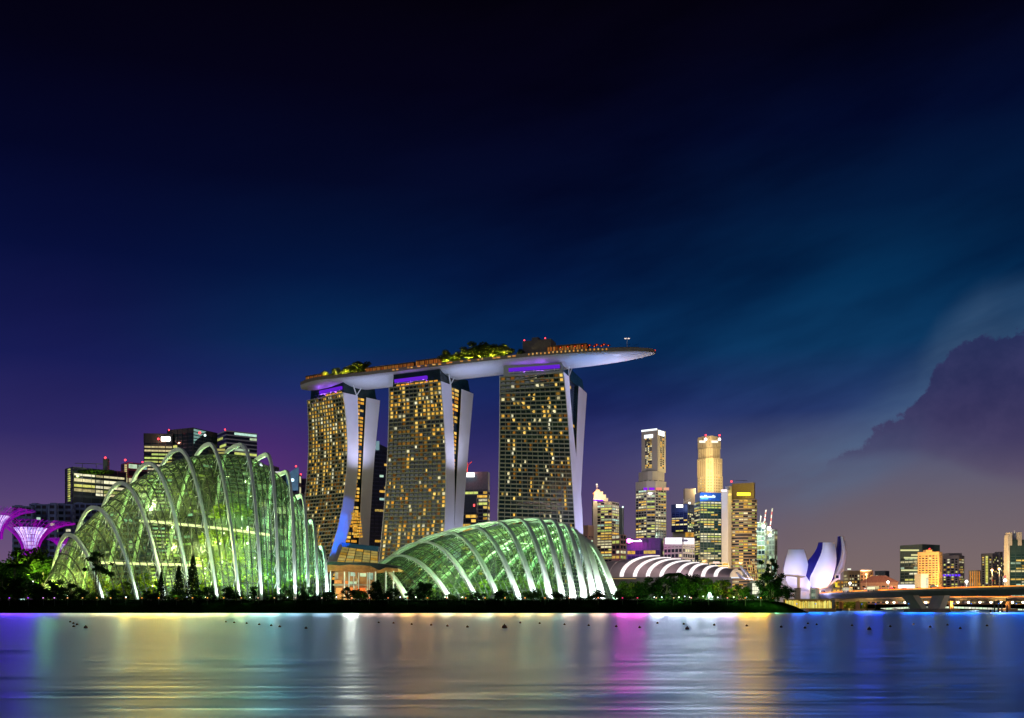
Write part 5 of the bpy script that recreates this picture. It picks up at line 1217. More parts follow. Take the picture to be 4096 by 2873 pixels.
# dark blue tower and what stands round it
Y0 = 1520; o = empty('office_tower', base(2730, Y0), 'dark blue tower with a small white sign, left of the taller blue glass tower', 'office tower', gD); tier(o, plan(2686, 2750, 2778, Y0), zat(2127, Y0), zat(2016, Y0), mat('navy_cladding', (.015, .03, .12), .4), 13, 6, .40, [W_PALE, W_WARM, W_GREEN], rng, .25, .07, runs=3, blank=12, glass=glass_dark('navy_glass', (.006, .015, .07)))
e = MB(); e.prism(plan(2690, 2750, 2776, Y0 + 6), GZ, zat(2127, Y0)); e.build('lower_wall', M_BEIGE, o); sign(o, 2705, 2018, 2732, 2030, Y0 - 2, (1, 1, 1), 2.4); lamp('POINT', px(2718, 2024, Y0 - 14), 14000, (.5, .7, 1), .5)
bx = []
for k in range(9): p0, p1 = px(2742 + k * 4, 2148, Y0 + 4), px(2744.5 + k * 4, 2130, Y0 + 4); bx.append((([(p0.x, p0.y, p0.z), (p1.x, p0.y, p0.z), (p1.x, p0.y + .5, p0.z), (p0.x, p0.y + .5, p0.z)], [(p0.x, p0.y, p1.z), (p1.x, p0.y, p1.z), (p1.x, p0.y + .5, p1.z), (p0.x, p0.y + .5, p1.z)]), W_AMBER, 1))
win_obj(o, bx, W_AMBER)
Y0 = 1620; o = empty('blank_slab', base(2760, Y0), 'plain pale slab building behind the dark blue tower', 'building', gD); e = MB(); e.prism(plan(2740, 2784, 2786, Y0), GZ, zat(1954, Y0)); e.build('wall', mat('pale_pink_render', (.40, .34, .32), .8, 0, .05, .05), o); sign(o, 2754, 2008, 2762, 2034, Y0 - 40, (1, .98, .9), 2.2, name='floodlight'); b = MB(); b.tube([px(2735, 2010, Y0 - 20), px(2765, 1994, Y0 - 20)], .5, 4); b.tube([px(2736, 2022, Y0 - 20), px(2735, 1996, Y0 - 20)], .5, 4); b.build('crane', M_WHITE, o)
# gold tower
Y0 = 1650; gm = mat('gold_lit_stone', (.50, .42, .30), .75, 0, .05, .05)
o = empty('office_tower', base(2840, Y0), 'octagonal tower floodlit bright gold with red beacons on its roof', 'office tower', gD)
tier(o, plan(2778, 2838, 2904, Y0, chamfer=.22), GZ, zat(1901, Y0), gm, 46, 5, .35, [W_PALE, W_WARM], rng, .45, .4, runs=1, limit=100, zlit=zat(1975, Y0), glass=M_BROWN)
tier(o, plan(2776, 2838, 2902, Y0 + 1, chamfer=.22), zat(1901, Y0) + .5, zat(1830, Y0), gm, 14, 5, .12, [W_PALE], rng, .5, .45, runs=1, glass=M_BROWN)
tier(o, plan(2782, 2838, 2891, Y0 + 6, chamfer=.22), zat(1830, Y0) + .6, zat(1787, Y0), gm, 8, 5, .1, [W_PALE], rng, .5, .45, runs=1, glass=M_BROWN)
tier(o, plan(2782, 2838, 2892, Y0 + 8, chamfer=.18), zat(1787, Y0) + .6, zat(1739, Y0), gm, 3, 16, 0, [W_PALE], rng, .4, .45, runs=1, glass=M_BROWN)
for (u, v, e_, dd) in ((2800, 1892, 190000, 30), (2872, 1892, 190000, 30), (2838, 1898, 90000, 26), (2815, 1822, 80000, 24), (2862, 1822, 80000, 24), (2800, 1960, 110000, 34), (2850, 1960, 130000, 34), (2824, 1760, 30000, 20), (2878, 1760, 30000, 20)): lamp('POINT', px(u, v, Y0 - dd), e_ * .34, (1, .74, .30), .3)
for u0, u1 in ((2797, 2822), (2846, 2872)): sign(o, u0, 1762, u1, 1771, Y0 - 3, (1, .93, .8), 1.3, name='roof_light')
for u in (2823, 2878): ball_part(o, u, 1757, Y0 - 6, 6, emit('pink_white_lamp', (1, .8, .8), 3), 'lamp'); ball_part(o, u, 1741, Y0 - 6, 3.5, E_RED)
# blue glass tower
Y0 = 1450; o = empty('office_tower', base(2830, Y0), 'blue topped glass tower with a white and blue roof sign, before the gold tower', 'office tower', gD)
tier(o, plan(2778, 2800, 2886, Y0), GZ, zat(2004, Y0), mat('blue_green_cladding', (.02, .05, .06), .4), 43, 5.5, .62, [W_WARM, W_PALE, W_GREEN, W_PALE], rng, .3, .12, runs=4, glass=M_GLASST)
e = MB(); e.prism(plan(2780, 2799, 2884, Y0 + 1), zat(2004, Y0) + .6, zat(1969, Y0)); e.build('sign_box', mat('blue_panel', (.01, .09, .40), .5), o)
sign(o, 2800, 1980, 2862, 1990, Y0 - 1, (.75, .95, 1), 1.8, 11, 4); sign(o, 2802, 1990, 2834, 1997, Y0 - 1.1, (.3, 1, .9), 1.0, 6, 6); lamp('POINT', px(2830, 1985, Y0 - 14), 24000, (.1, .4, 1), .5)
Y0 = 1440; o = empty('office_tower', base(2898, Y0), 'plain white narrow slab between the blue glass tower and the brown banded tower', 'office tower', gD); e = MB(); e.prism(plan(2886, 2912, 2926, Y0), GZ, zat(1960, Y0)); e.build('wall', mat('white_slab_render', (.52, .49, .45), .7, 0, .05, .05), o); e = MB(); e.prism(plan(2902, 2918, 2932, Y0 + 14), GZ, zat(1939, Y0)); e.build('rear_slab', mat('white_slab_render', (1, 1, 1)), o); sign(o, 2885, 1958, 2908, 1966, Y0 - 2, (1, .85, .9), 1.6, name='roof_light'); lamp('POINT', px(2898, 2060, Y0 - 55), 60000, (1, .90, .80), .3); lamp('POINT', px(2898, 2200, Y0 - 50), 60000, (1, .88, .7), .3)
# brown banded tower with rounded front
Y0 = 1430; o = empty('office_tower', base(2965, Y0), 'brown banded tower with a rounded front and a glowing yellow sign', 'office tower', gD)
cxx, r0 = xat(2967, Y0 + 40), (xat(3018, Y0 + 40) - xat(2916, Y0 + 40)) / 2; pl = [(cxx + r0 * math.cos(a), Y0 + 26 + r0 * .55 * math.sin(a)) for a in [math.pi + math.pi * k / 9 for k in range(10)]]; pl = pl[:1] + pl[1:-1] + pl[-1:]; pl = pl + [(cxx + r0, Y0 + 60), (cxx - r0, Y0 + 60)]
tier(o, pl, GZ, zat(1992, Y0), M_BROWN, 34, 4.5, .55, [W_WARM, W_PALE, W_GREEN, W_WARM], rng, .46, 0, runs=6, limit=100)
e = MB(); e.prism(plan(2928, 3016, 3020, Y0 + 12), zat(1992, Y0) + .7, zat(1926, Y0)); e.build('sign_block', mat('olive_brown_panel', (.14, .10, .03), .7), o); sign(o, 2948, 1970, 3002, 1982, Y0 + 10, srgb(255, 232, 60)[:3], 2.2); lamp('POINT', px(2975, 1976, Y0 - 6), 22000, (1, .75, .05), .5); sign(o, 2914, 1974, 2926, 1982, Y0 + 8, srgb(255, 220, 120)[:3], 1.4, name='window'); ball_part(o, 2926, 1926, Y0 + 12, 3.5, E_RED); b = MB(); b.tube([px(2942, 1921, Y0 + 30), px(2990, 1923, Y0 + 30)], .4, 4); b.tube([px(2975, 1928, Y0 + 30), px(2975, 1921, Y0 + 30)], .4, 4); b.build('roof_rail', M_DGREY, o)
lamp('POINT', px(2970, 2230, Y0 - 50), 110000, (1, .55, .15), .3)
# construction towers
Y0 = 1600; cs = mat('raw_concrete', (.35, .36, .33), .9)
o = empty('construction_tower', base(3042, Y0), 'unfinished tower lit pale green with cranes on top, right of the brown banded tower', 'construction tower', gD); tier(o, plan(3018, 3060, 3068, Y0), GZ, zat(2088, Y0), cs, 18, 5, .8, [W_COOL, W_GREEN], rng, .22, .12, runs=2, limit=100)
for (u, v, e_) in ((3030, 2105, 26000), (3052, 2110, 30000), (3045, 2150, 26000), (3035, 2190, 26000)): lamp('POINT', px(u, v, Y0 - 16), e_, (.65, 1, .75), .6)
ball_part(o, 3054, 2104, Y0 - 8, 6, E_WHITE, 'floodlight')
o2 = empty('construction_tower', base(3085, Y0), 'unfinished tower with bare floors and white work lights, rightmost of the downtown towers', 'construction tower', gD); tier(o2, plan(3066, 3098, 3108, Y0), GZ, zat(2118, Y0), cs, 15, 5, .45, [W_COOL, W_PALE], rng, .2, .10, runs=1, limit=100, glass=M_DGREY); ball_part(o2, 3076, 2114, Y0 - 8, 7, E_WHITE, 'floodlight'); ball_part(o2, 3080, 2141, Y0 - 8, 5, E_WHITE, 'floodlight')
gK = 'cranes on the unfinished towers'
for (u0, v0, u1, v1, lab) in ((3058, 2092, 3064, 2040, 'left one of two red and white crane jibs above the unfinished towers'), (3080, 2112, 3090, 2033, 'right one of two red and white crane jibs above the unfinished towers'), (3040, 2090, 3044, 2064, 'short pale crane on the green lit unfinished tower'), (3020, 2050, 3026, 2010, 'pale crane jib leaning beside the brown banded tower')):
    r = empty('crane', px(u0, v0, Y0 - 4), lab, 'crane', gK); n = 6
    for k in range(n):
        a, c = px(u0 + (u1 - u0) * k / n, v0 + (v1 - v0) * k / n, Y0 - 4), px(u0 + (u1 - u0) * (k + 1) / n, v0 + (v1 - v0) * (k + 1) / n, Y0 - 4); b = MB(); b.tube([a, c], .8, 4); b.build('jib_section', mat('crane_red_paint', (.7, .10, .08), .5) if k % 2 == 0 and 'red' in lab else mat('crane_pale_paint', (.8, .76, .66), .5), r)
    lamp('POINT', px((u0 + u1) / 2 - 2, (v0 + v1) / 2, Y0 - 14), 9000, (1, .92, .8), .3)
# low blocks before the downtown
Y0 = 1400; o = empty('office_block', base(2580, Y0), 'dark violet block with a magenta lit sign, below the tallest tower', 'office block', gD); tier(o, plan(2509, 2640, 2650, Y0), GZ, zat(2153, Y0), mat('violet_cladding', (.03, .02, .12), .5), 12, 6, .35, [W_PALE, W_WARM, W_COOL], rng, .3, .05, runs=3, blank=14, glass=glass_dark('violet_glass', (.012, .008, .07)))
sign(o, 2521, 2158, 2568, 2167, Y0 - 2, (1, .80, 1), 2.6, 9, 9); ball_part(o, 2516, 2163, Y0 - 3, 9, emit('magenta_lamp', (1, .05, .45), 30), 'sign_lamp'); ball_part(o, 2526, 2164, Y0 - 3, 5, emit('magenta_lamp', (1, 1, 1), 1), 'sign_lamp'); lamp('POINT', px(2520, 2166, Y0 - 14), 60000, (.9, .03, .6), .8)
Y0 = 1380; o = empty('office_block', base(2718, Y0), 'block with a wide glowing white banner along its top, below the dark blue tower', 'office block', gD); tier(o, plan(2655, 2730, 2778, Y0), GZ, zat(2150, Y0), mat('lilac_stone', (.30, .28, .33), .7), 13, 6, .5, [W_WARM, W_PALE, W_GREEN], rng, .36, .16, runs=2, blank=12)
sign(o, 2661, 2151, 2728, 2176, Y0 - 1.2, (.97, .93, 1), 2.0, name='banner'); sign(o, 2733, 2153, 2776, 2176, Y0 + 2, (.97, .93, 1), 2.0, name='banner'); sign(o, 2726, 2157, 2752, 2167, Y0 - 2, (.30, .25, .38), .5, name='banner_mark'); sign(o, 2698, 2159, 2706, 2163, Y0 - 2, (.35, .3, .42), .5, name='banner_mark')
Y0 = 1420; o = empty('office_block', base(2658, Y0), 'grey block with yellow windows squeezed between the violet block and the white bannered block', 'office block', gD); tier(o, plan(2640, 2662, 2668, Y0), GZ, zat(2158, Y0), M_GREY, 12, 5, .5, [W_GREEN, W_WARM], rng, .35, .1)
Y0 = 1340; o = empty('low_building', base(2870, Y0), 'low yellow lit building at the foot of the plain white slab', 'building', gD); tier(o, plan(2838, 2915, 2918, Y0), GZ, zat(2250, Y0), M_BEIGE, 14, 8, .5, [W_AMBER], rng, .4, .1); sign(o, 2852, 2246, 2878, 2254, Y0 - 2, (1, .7, .6), 1.2, name='sign'); lamp('POINT', px(2880, 2262, Y0 - 20), 60000, (1, .7, .25), .5)
for u, e_ in ((3480, 260000), (3700, 260000), (3900, 420000)): lamp('POINT', px(u, 2370, 1150), e_, (1, .80, .60), 2)  # unseen fill added behind the bridge to brighten the far blocks
for u, e_ in ((2420, 420000), (2600, 520000), (2760, 420000), (2960, 320000)): lamp('POINT', px(u, 2330, 1300), e_ * .28, (1, .82, .62), 2)  # unseen street-level fill added to brighten the downtown fronts

# ------------------------------------------------------------------ vaulted roof with bright arched light strips
Y0 = 720; v_ = empty('vaulted_hall', base(2660, 735), 'long low vaulted hall with eight bright white arched light strips on its roof', 'hall')
arcs = [((2380, 2312), (2440, 2262)), ((2392, 2306), (2470, 2245)), ((2437, 2301), (2504, 2241)), ((2486, 2304), (2632, 2224)), ((2539, 2304), (2676, 2231)), ((2591, 2304), (2716, 2236)), ((2645, 2306), (2755, 2244)), ((2710, 2306), (2790, 2251)), ((2760, 2305), (2824, 2256)), ((2812, 2305), (2862, 2264)), ((2862, 2305), (2904, 2271)), ((2919, 2307), (2950, 2278))]
rows = []
for k, ((bu, bv), (tu, tv)) in enumerate(arcs):
    B_, T_ = px(bu, 2309, Y0), px(tu, tv, Y0 + 26); row = []
    for q in range(12):
        t = (math.pi / 2) * q / 11; row.append(Vector((B_.x + (T_.x - B_.x) * (1 - math.cos(t)), B_.y + (T_.y - B_.y) * (1 - math.cos(t)), B_.z + (T_.z - B_.z) * math.sin(t))))
    for q in range(1, 8):
        t = (math.pi / 2) * q / 7; bx_ = T_ + Vector((T_.x - B_.x, T_.y - B_.y, 0)); row.append(Vector((T_.x + (bx_.x - T_.x) * math.sin(t), T_.y + (bx_.y - T_.y) * math.sin(t), B_.z + (T_.z - B_.z) * math.cos(t))))
    rows.append(row)
fin = []
for i in range(len(rows) - 1):
    for k in range(3): fin.append([lerp(p, q, k / 3) for p, q in zip(rows[i], rows[i + 1])])
fin.append(rows[-1])
b = MB(); b.grid(fin); b.build('roof', mat('roof_membrane', (.26, .21, .23), .6, 0, .08, .05), v_, smooth=True)
b = MB(); b.poly(rows[-1]); b.build('gable', mat('gable_glass', (.10, .08, .08), .4), v_)
E_ARC = emit('roof_arc_light', (1, .92, .92), 1.25)
for k in range(3, 11):
    row = rows[k]; d = (rows[min(k + 1, 11)][0] - rows[k][0]).normalized(); b = MB(); wv = 1.45; up = Vector((0, -.25, .45)); fr2 = []
    for q in range(12): fr2.append([row[q] - d * wv + up, row[q] + d * wv + up])
    b.grid(fr2); n0 = len(b.v)
    for q in range(11):
        b.quad(fr2[q][0], fr2[q + 1][0], row[q + 1] - d * wv - up, row[q] - d * wv - up); b.quad(fr2[q][1], fr2[q + 1][1], row[q + 1] + d * wv - up, row[q] + d * wv - up)
    b.build('light_strip', E_ARC, v_)
for k in (1, 2, 11):
    b = MB(); b.tube([p + Vector((0, -.2, .3)) for p in rows[k][:12]], .35, 4); b.build('roof_rib', mat('roof_rib_metal', (.5, .42, .40), .5), v_)
b = MB(); p0, p1 = px(2370, 2318, Y0 - 2), px(2930, 2309, Y0 - 2); b.box(p0.x, p1.x, p0.y, p0.y + 3, GZ, p1.z); b.build('wall', M_DGREY, v_)
b = MB(); p0, p1 = px(2385, 2316, Y0 - 3), px(2545, 2312.5, Y0 - 3); b.box(p0.x, p1.x, p0.y, p0.y + .8, p0.z, p1.z); b.build('eave_light', emit('eave_glow', srgb(200, 170, 120)[:3], .6), v_)
sign(v_, 2925, 2308, 2958, 2313, Y0 - 3, (.85, .9, 1), 1.0, name='eave_light')
for k in (4, 6, 8): lamp('POINT', rows[k][4] + Vector((-4, -12, 6)), 5000, (1, .75, .72), .5)
# white sails and gold poles
sl = empty('sail_canopy', px(2985, 2310, 700), 'leaning white sail canopies under gold poles left of the lotus building', 'canopy')
for (a, c, d_) in (((2962, 2265), (3000, 2320), (2975, 2310)), ((2978, 2280), (3012, 2322), (2992, 2316)), ((2945, 2290), (2985, 2318), (2962, 2316))):
    b = MB(); A_, C_, D_ = px(*a, 700), px(*c, 690), px(*d_, 712); b.hexa([A_, C_, C_ + Vector((.6, .8, .6)), A_ + Vector((.6, .8, .6))], [A_ + Vector((0, 2, .2)), D_, D_ + Vector((.6, .8, .6)), A_ + Vector((.6, 2.8, .8))]); b.build('sail', M_ENDWALL, sl)
for (u0, v0, u1, v1) in ((2985, 2250, 3000, 2322), (2998, 2238, 3008, 2322), (3006, 2246, 3016, 2322), (3014, 2236, 3024, 2322), (3022, 2262, 3032, 2322)):
    b = MB(); b.tube([px(u0, v0, 704), px(u1, v1, 700)], .3, 4); b.build('pole', mat('gold_pole', (.75, .50, .15), .4), sl)
lamp('POINT', px(2995, 2330, 685), 16000, (1, .65, .25), .4); lamp('POINT', px(2970, 2322, 690), 9000, (.6, .55, 1), .4)
ent = empty('glass_entrance', px(3035, 2350, 560), 'white lit glass entrance hall behind the tallest tree at the right', 'building')
b = MB(); p0, p1 = px(3008, 2380, 560), px(3052, 2330, 560); b.box(p0.x, p1.x, 560, 572, GZ, p1.z); b.build('wall', M_GREY, ent)
for k in range(5):
    for q in range(3): sign(ent, 3010 + k * 8.4, 2333 + q * 15, 3017 + k * 8.4, 2346 + q * 15, 559.4, srgb(245, 245, 215)[:3], 1.1, name='window')
b = MB(); b.tube([px(3000, 2328, 556), px(3085, 2322, 556)], .8, 4); b.build('canopy', M_ENDWALL, ent)

# ------------------------------------------------------------------ lotus shaped museum
mu = empty('lotus_museum', px(3255, 2360, 715), 'white museum shaped like an opening lotus flower, lit lavender and blue', 'museum')
M_PET = mat('white_petal_shell', (.76, .76, .80), .45, 0, .03, .05); M_PIN = mat('shaded_petal_side', (.015, .012, .20), .4)  # petal sides are white but unlit, shade put into the navy colour
def petal(L, Rr, Y0, bulge, off, taper=1.0, n=14):
    def rs(l):
        l = [Vector((p[0], p[1], 0)) for p in l]; out = []
        for i in range(n + 1):
            t = i / n * (len(l) - 1); k = min(int(t), len(l) - 2); out.append(cr(l[max(k - 1, 0)], l[k], l[k + 1], l[min(k + 2, len(l) - 1)], t - k))
        return out
    Lp, Rp = rs(L), rs(Rr); outer, inner = [], []
    for i in range(n + 1):
        s = i / n; row, row2 = [], []
        for q in range(7):
            k = q / 6; uv = Lp[i] * (1 - k) + Rp[i] * k; Y = Y0 - bulge * math.sin(math.pi * min(1, s * .55 + .25)) - 2.5 * math.sin(math.pi * k) * 1.2 * (1 if bulge else 1)
            p = px(uv.x, uv.y, Y); row.append(p); o_ = Vector(off) * (.35 + .65 * (s / .5) ** 1.3 if s < .5 else max(.02, 1 - ((s - .5) / .27) ** 1.2 if s < .77 else .02)); row2.append(p + o_)
        outer.append(row); inner.append(row2)
    b = MB(); b.grid(outer); b.build('petal_shell', M_PET, mu, smooth=True)
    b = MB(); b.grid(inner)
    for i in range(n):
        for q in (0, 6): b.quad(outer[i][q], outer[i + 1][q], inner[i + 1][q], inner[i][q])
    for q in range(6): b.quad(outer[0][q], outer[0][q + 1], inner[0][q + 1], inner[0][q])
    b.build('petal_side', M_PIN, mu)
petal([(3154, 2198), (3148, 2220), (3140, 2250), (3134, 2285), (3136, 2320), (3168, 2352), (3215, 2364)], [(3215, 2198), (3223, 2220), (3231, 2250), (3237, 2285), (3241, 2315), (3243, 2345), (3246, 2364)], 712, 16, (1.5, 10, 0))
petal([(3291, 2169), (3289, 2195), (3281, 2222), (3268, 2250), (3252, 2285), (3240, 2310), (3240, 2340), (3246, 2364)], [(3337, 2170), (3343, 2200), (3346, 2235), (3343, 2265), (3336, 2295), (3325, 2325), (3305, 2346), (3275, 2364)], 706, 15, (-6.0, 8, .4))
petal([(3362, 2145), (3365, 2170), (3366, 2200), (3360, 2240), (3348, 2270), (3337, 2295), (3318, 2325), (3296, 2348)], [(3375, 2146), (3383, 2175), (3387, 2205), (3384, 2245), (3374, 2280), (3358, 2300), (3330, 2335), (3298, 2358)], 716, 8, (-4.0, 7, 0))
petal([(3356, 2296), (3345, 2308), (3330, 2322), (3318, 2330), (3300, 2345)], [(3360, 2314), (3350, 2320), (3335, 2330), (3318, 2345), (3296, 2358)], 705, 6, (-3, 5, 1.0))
b = MB(); p0, p1 = px(3342, 2318, 697), px(3360, 2296, 697); b.box(p0.x, p1.x, 696.5, 699, p0.z, p1.z); b.build('window_frame', M_ENDWALL, mu); b = MB(); p0, p1 = px(3346, 2313, 695), px(3356, 2301, 695); b.box(p0.x, p1.x, 695.6, 696.4, p0.z, p1.z); b.build('window', M_GLASSB, mu)
b = MB(); c_ = px(3246, 2366, 718)
P = [[(c_.x + r_ * math.cos(2 * math.pi * k / 20), c_.y + r_ * .8 * math.sin(2 * math.pi * k / 20), z) for k in range(21)] for r_, z in ((7, GZ - 1), (10.5, 7.5), (13, 12), (14, 16), (7, 18))]; b.grid(P); b.build('base', M_PET, mu, smooth=True)
for (u, v, Y, e_, c) in ((3190, 2372, 672, 46000, (.62, .50, 1)), (3150, 2350, 668, 22000, (.34, .42, 1)), (3270, 2366, 664, 62000, (.50, .48, 1)), (3320, 2330, 668, 36000, (.45, .52, 1)), (3385, 2330, 680, 26000, (.80, .50, .95)), (3190, 2240, 655, 60000, (.30, .44, 1)), (3320, 2240, 650, 80000, (.34, .56, 1))): lamp('POINT', px(u, v, Y), e_ * .27, c, .15)
# terrace roof and column before the museum
r = empty('entrance_canopy', px(3180, 2380, 640), 'flat curved canopy on a thick column before the lotus museum', 'canopy')
b = MB(); pts = [px(3120, 2303, 650), px(3160, 2302, 642), px(3195, 2304, 638), px(3222, 2309, 640)]
for a, c in zip(pts[:-1], pts[1:]): dn = Vector((0, 14, 0)); b.hexa([a, c, c + dn, a + dn], [a + u3 * .7, c + u3 * .7, c + dn + u3 * .7, a + dn + u3 * .7])
b.build('roof', M_BEIGE, r); b = MB(); p = px(3194, 2309, 646); b.tube([(p.x, p.y, GZ), p], 1.0, 10); b.build('column', M_BEIGE, r)
b = MB(); p0, p1 = px(3105, 2384, 665), px(3205, 2312, 665); b.hexa([(p0.x, 665, GZ), (xat(3186, 665), 665, GZ), (xat(3186, 665), 668, GZ), (p0.x, 668, GZ)], [(p0.x, 665, p1.z), (xat(3140, 665), 665, p1.z), (xat(3140, 665), 668, p1.z), (p0.x, 668, p1.z)]); b.build('wing_wall', mat('sand_render', (.5, .42, .34), .8), r)
lamp('POINT', px(3180, 2340, 628), 9000, (1, .72, .45), .4)
r = empty('kiosk', px(3193, 2370, 600), 'small grey kiosk box at the foot of the canopy column', 'kiosk'); b = MB(); p0, p1 = px(3186, 2384, 600), px(3202, 2354, 600); b.box(p0.x, p1.x, 600, 604, GZ, p1.z); b.build('wall', M_GREY, r); b = MB(); b.box(p0.x - .3, p1.x + .3, 599.6, 604.4, p1.z, p1.z + .3); b.build('roof', M_DGREY, r)

# ------------------------------------------------------------------ buildings beyond the bridge
gE = 'buildings beyond the bridge'
rng = random.Random(61)
spec = [(1500, 3375, 3395, 3440, 2284, M_BROWN, 11, 5, .5, [W_WARM, W_PALE], 'brown hotel block with a lit rooftop just right of the lotus museum', 2),
        (1520, 3440, 3470, 3492, 2282, mat('rust_stone', (.34, .20, .12), .8), 9, 6, .4, [W_AMBER, W_WARM], 'orange lit block with a flat canopy roof, second building right of the lotus museum', 2),
        (1560, 3500, 3540, 3556, 2284, mat('slate_cladding', (1, 1, 1)), 10, 6, .3, [W_PALE, W_COOL], 'grey stepped block with a blue white screen, third building right of the lotus museum', 2),
        (1300, 3444, 3585, 3590, 2330, mat('tile_red_stone', (.28, .14, .09), .8), 4, 6, .45, [W_AMBER, W_WARM], 'long low tile roofed building behind the cars on the bridge', 1),
        (1350, 3601, 3690, 3758, 2178, mat('green_glass_cladding', (.03, .06, .055), .4), 20, 7, .62, [W_GREEN, W_COOL, W_PALE], 'dark green glass tower with bright striped storeys, left of the orange apartment tower', 5),
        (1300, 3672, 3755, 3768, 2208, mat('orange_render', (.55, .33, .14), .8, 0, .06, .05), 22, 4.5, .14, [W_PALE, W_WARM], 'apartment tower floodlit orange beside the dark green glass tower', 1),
        (1420, 3770, 3835, 3856, 2222, mat('grey_violet_stone', (.17, .15, .18), .8), 20, 5, .35, [W_WARM, W_PALE, W_GREEN], 'grey tower with a violet light band, right of the orange apartment tower', 2),
        (1500, 3876, 3905, 3924, 2282, M_BEIGE, 9, 4, .6, [W_AMBER, W_PALE], 'low block with orange lit vertical strips left of the pair of grey towers', 1),
        (1450, 3925, 3970, 3988, 2214, mat('grey_violet_stone', (1, 1, 1)), 22, 5, .40, [W_GREEN, W_WARM, W_PALE], 'left one of the pair of grey apartment towers near the right edge', 1),
        (1470, 3980, 4000, 4010, 2208, mat('grey_violet_stone', (1, 1, 1)), 22, 5, .45, [W_GREEN, W_WARM, W_PALE], 'right one of the pair of grey apartment towers near the right edge', 1),
        (1520, 4004, 4034, 4040, 2240, M_BROWN, 18, 5, .4, [W_WARM, W_PALE], 'dim brown block squeezed before the tower at the right edge', 1),
        (1250, 4030, 4040, 4130, 2160, mat('green_glass_cladding', (1, 1, 1)), 24, 7, .35, [W_COOL, W_WARM, W_PALE], 'tall glass tower with pale corner fins cut by the right edge of the picture', 4)]
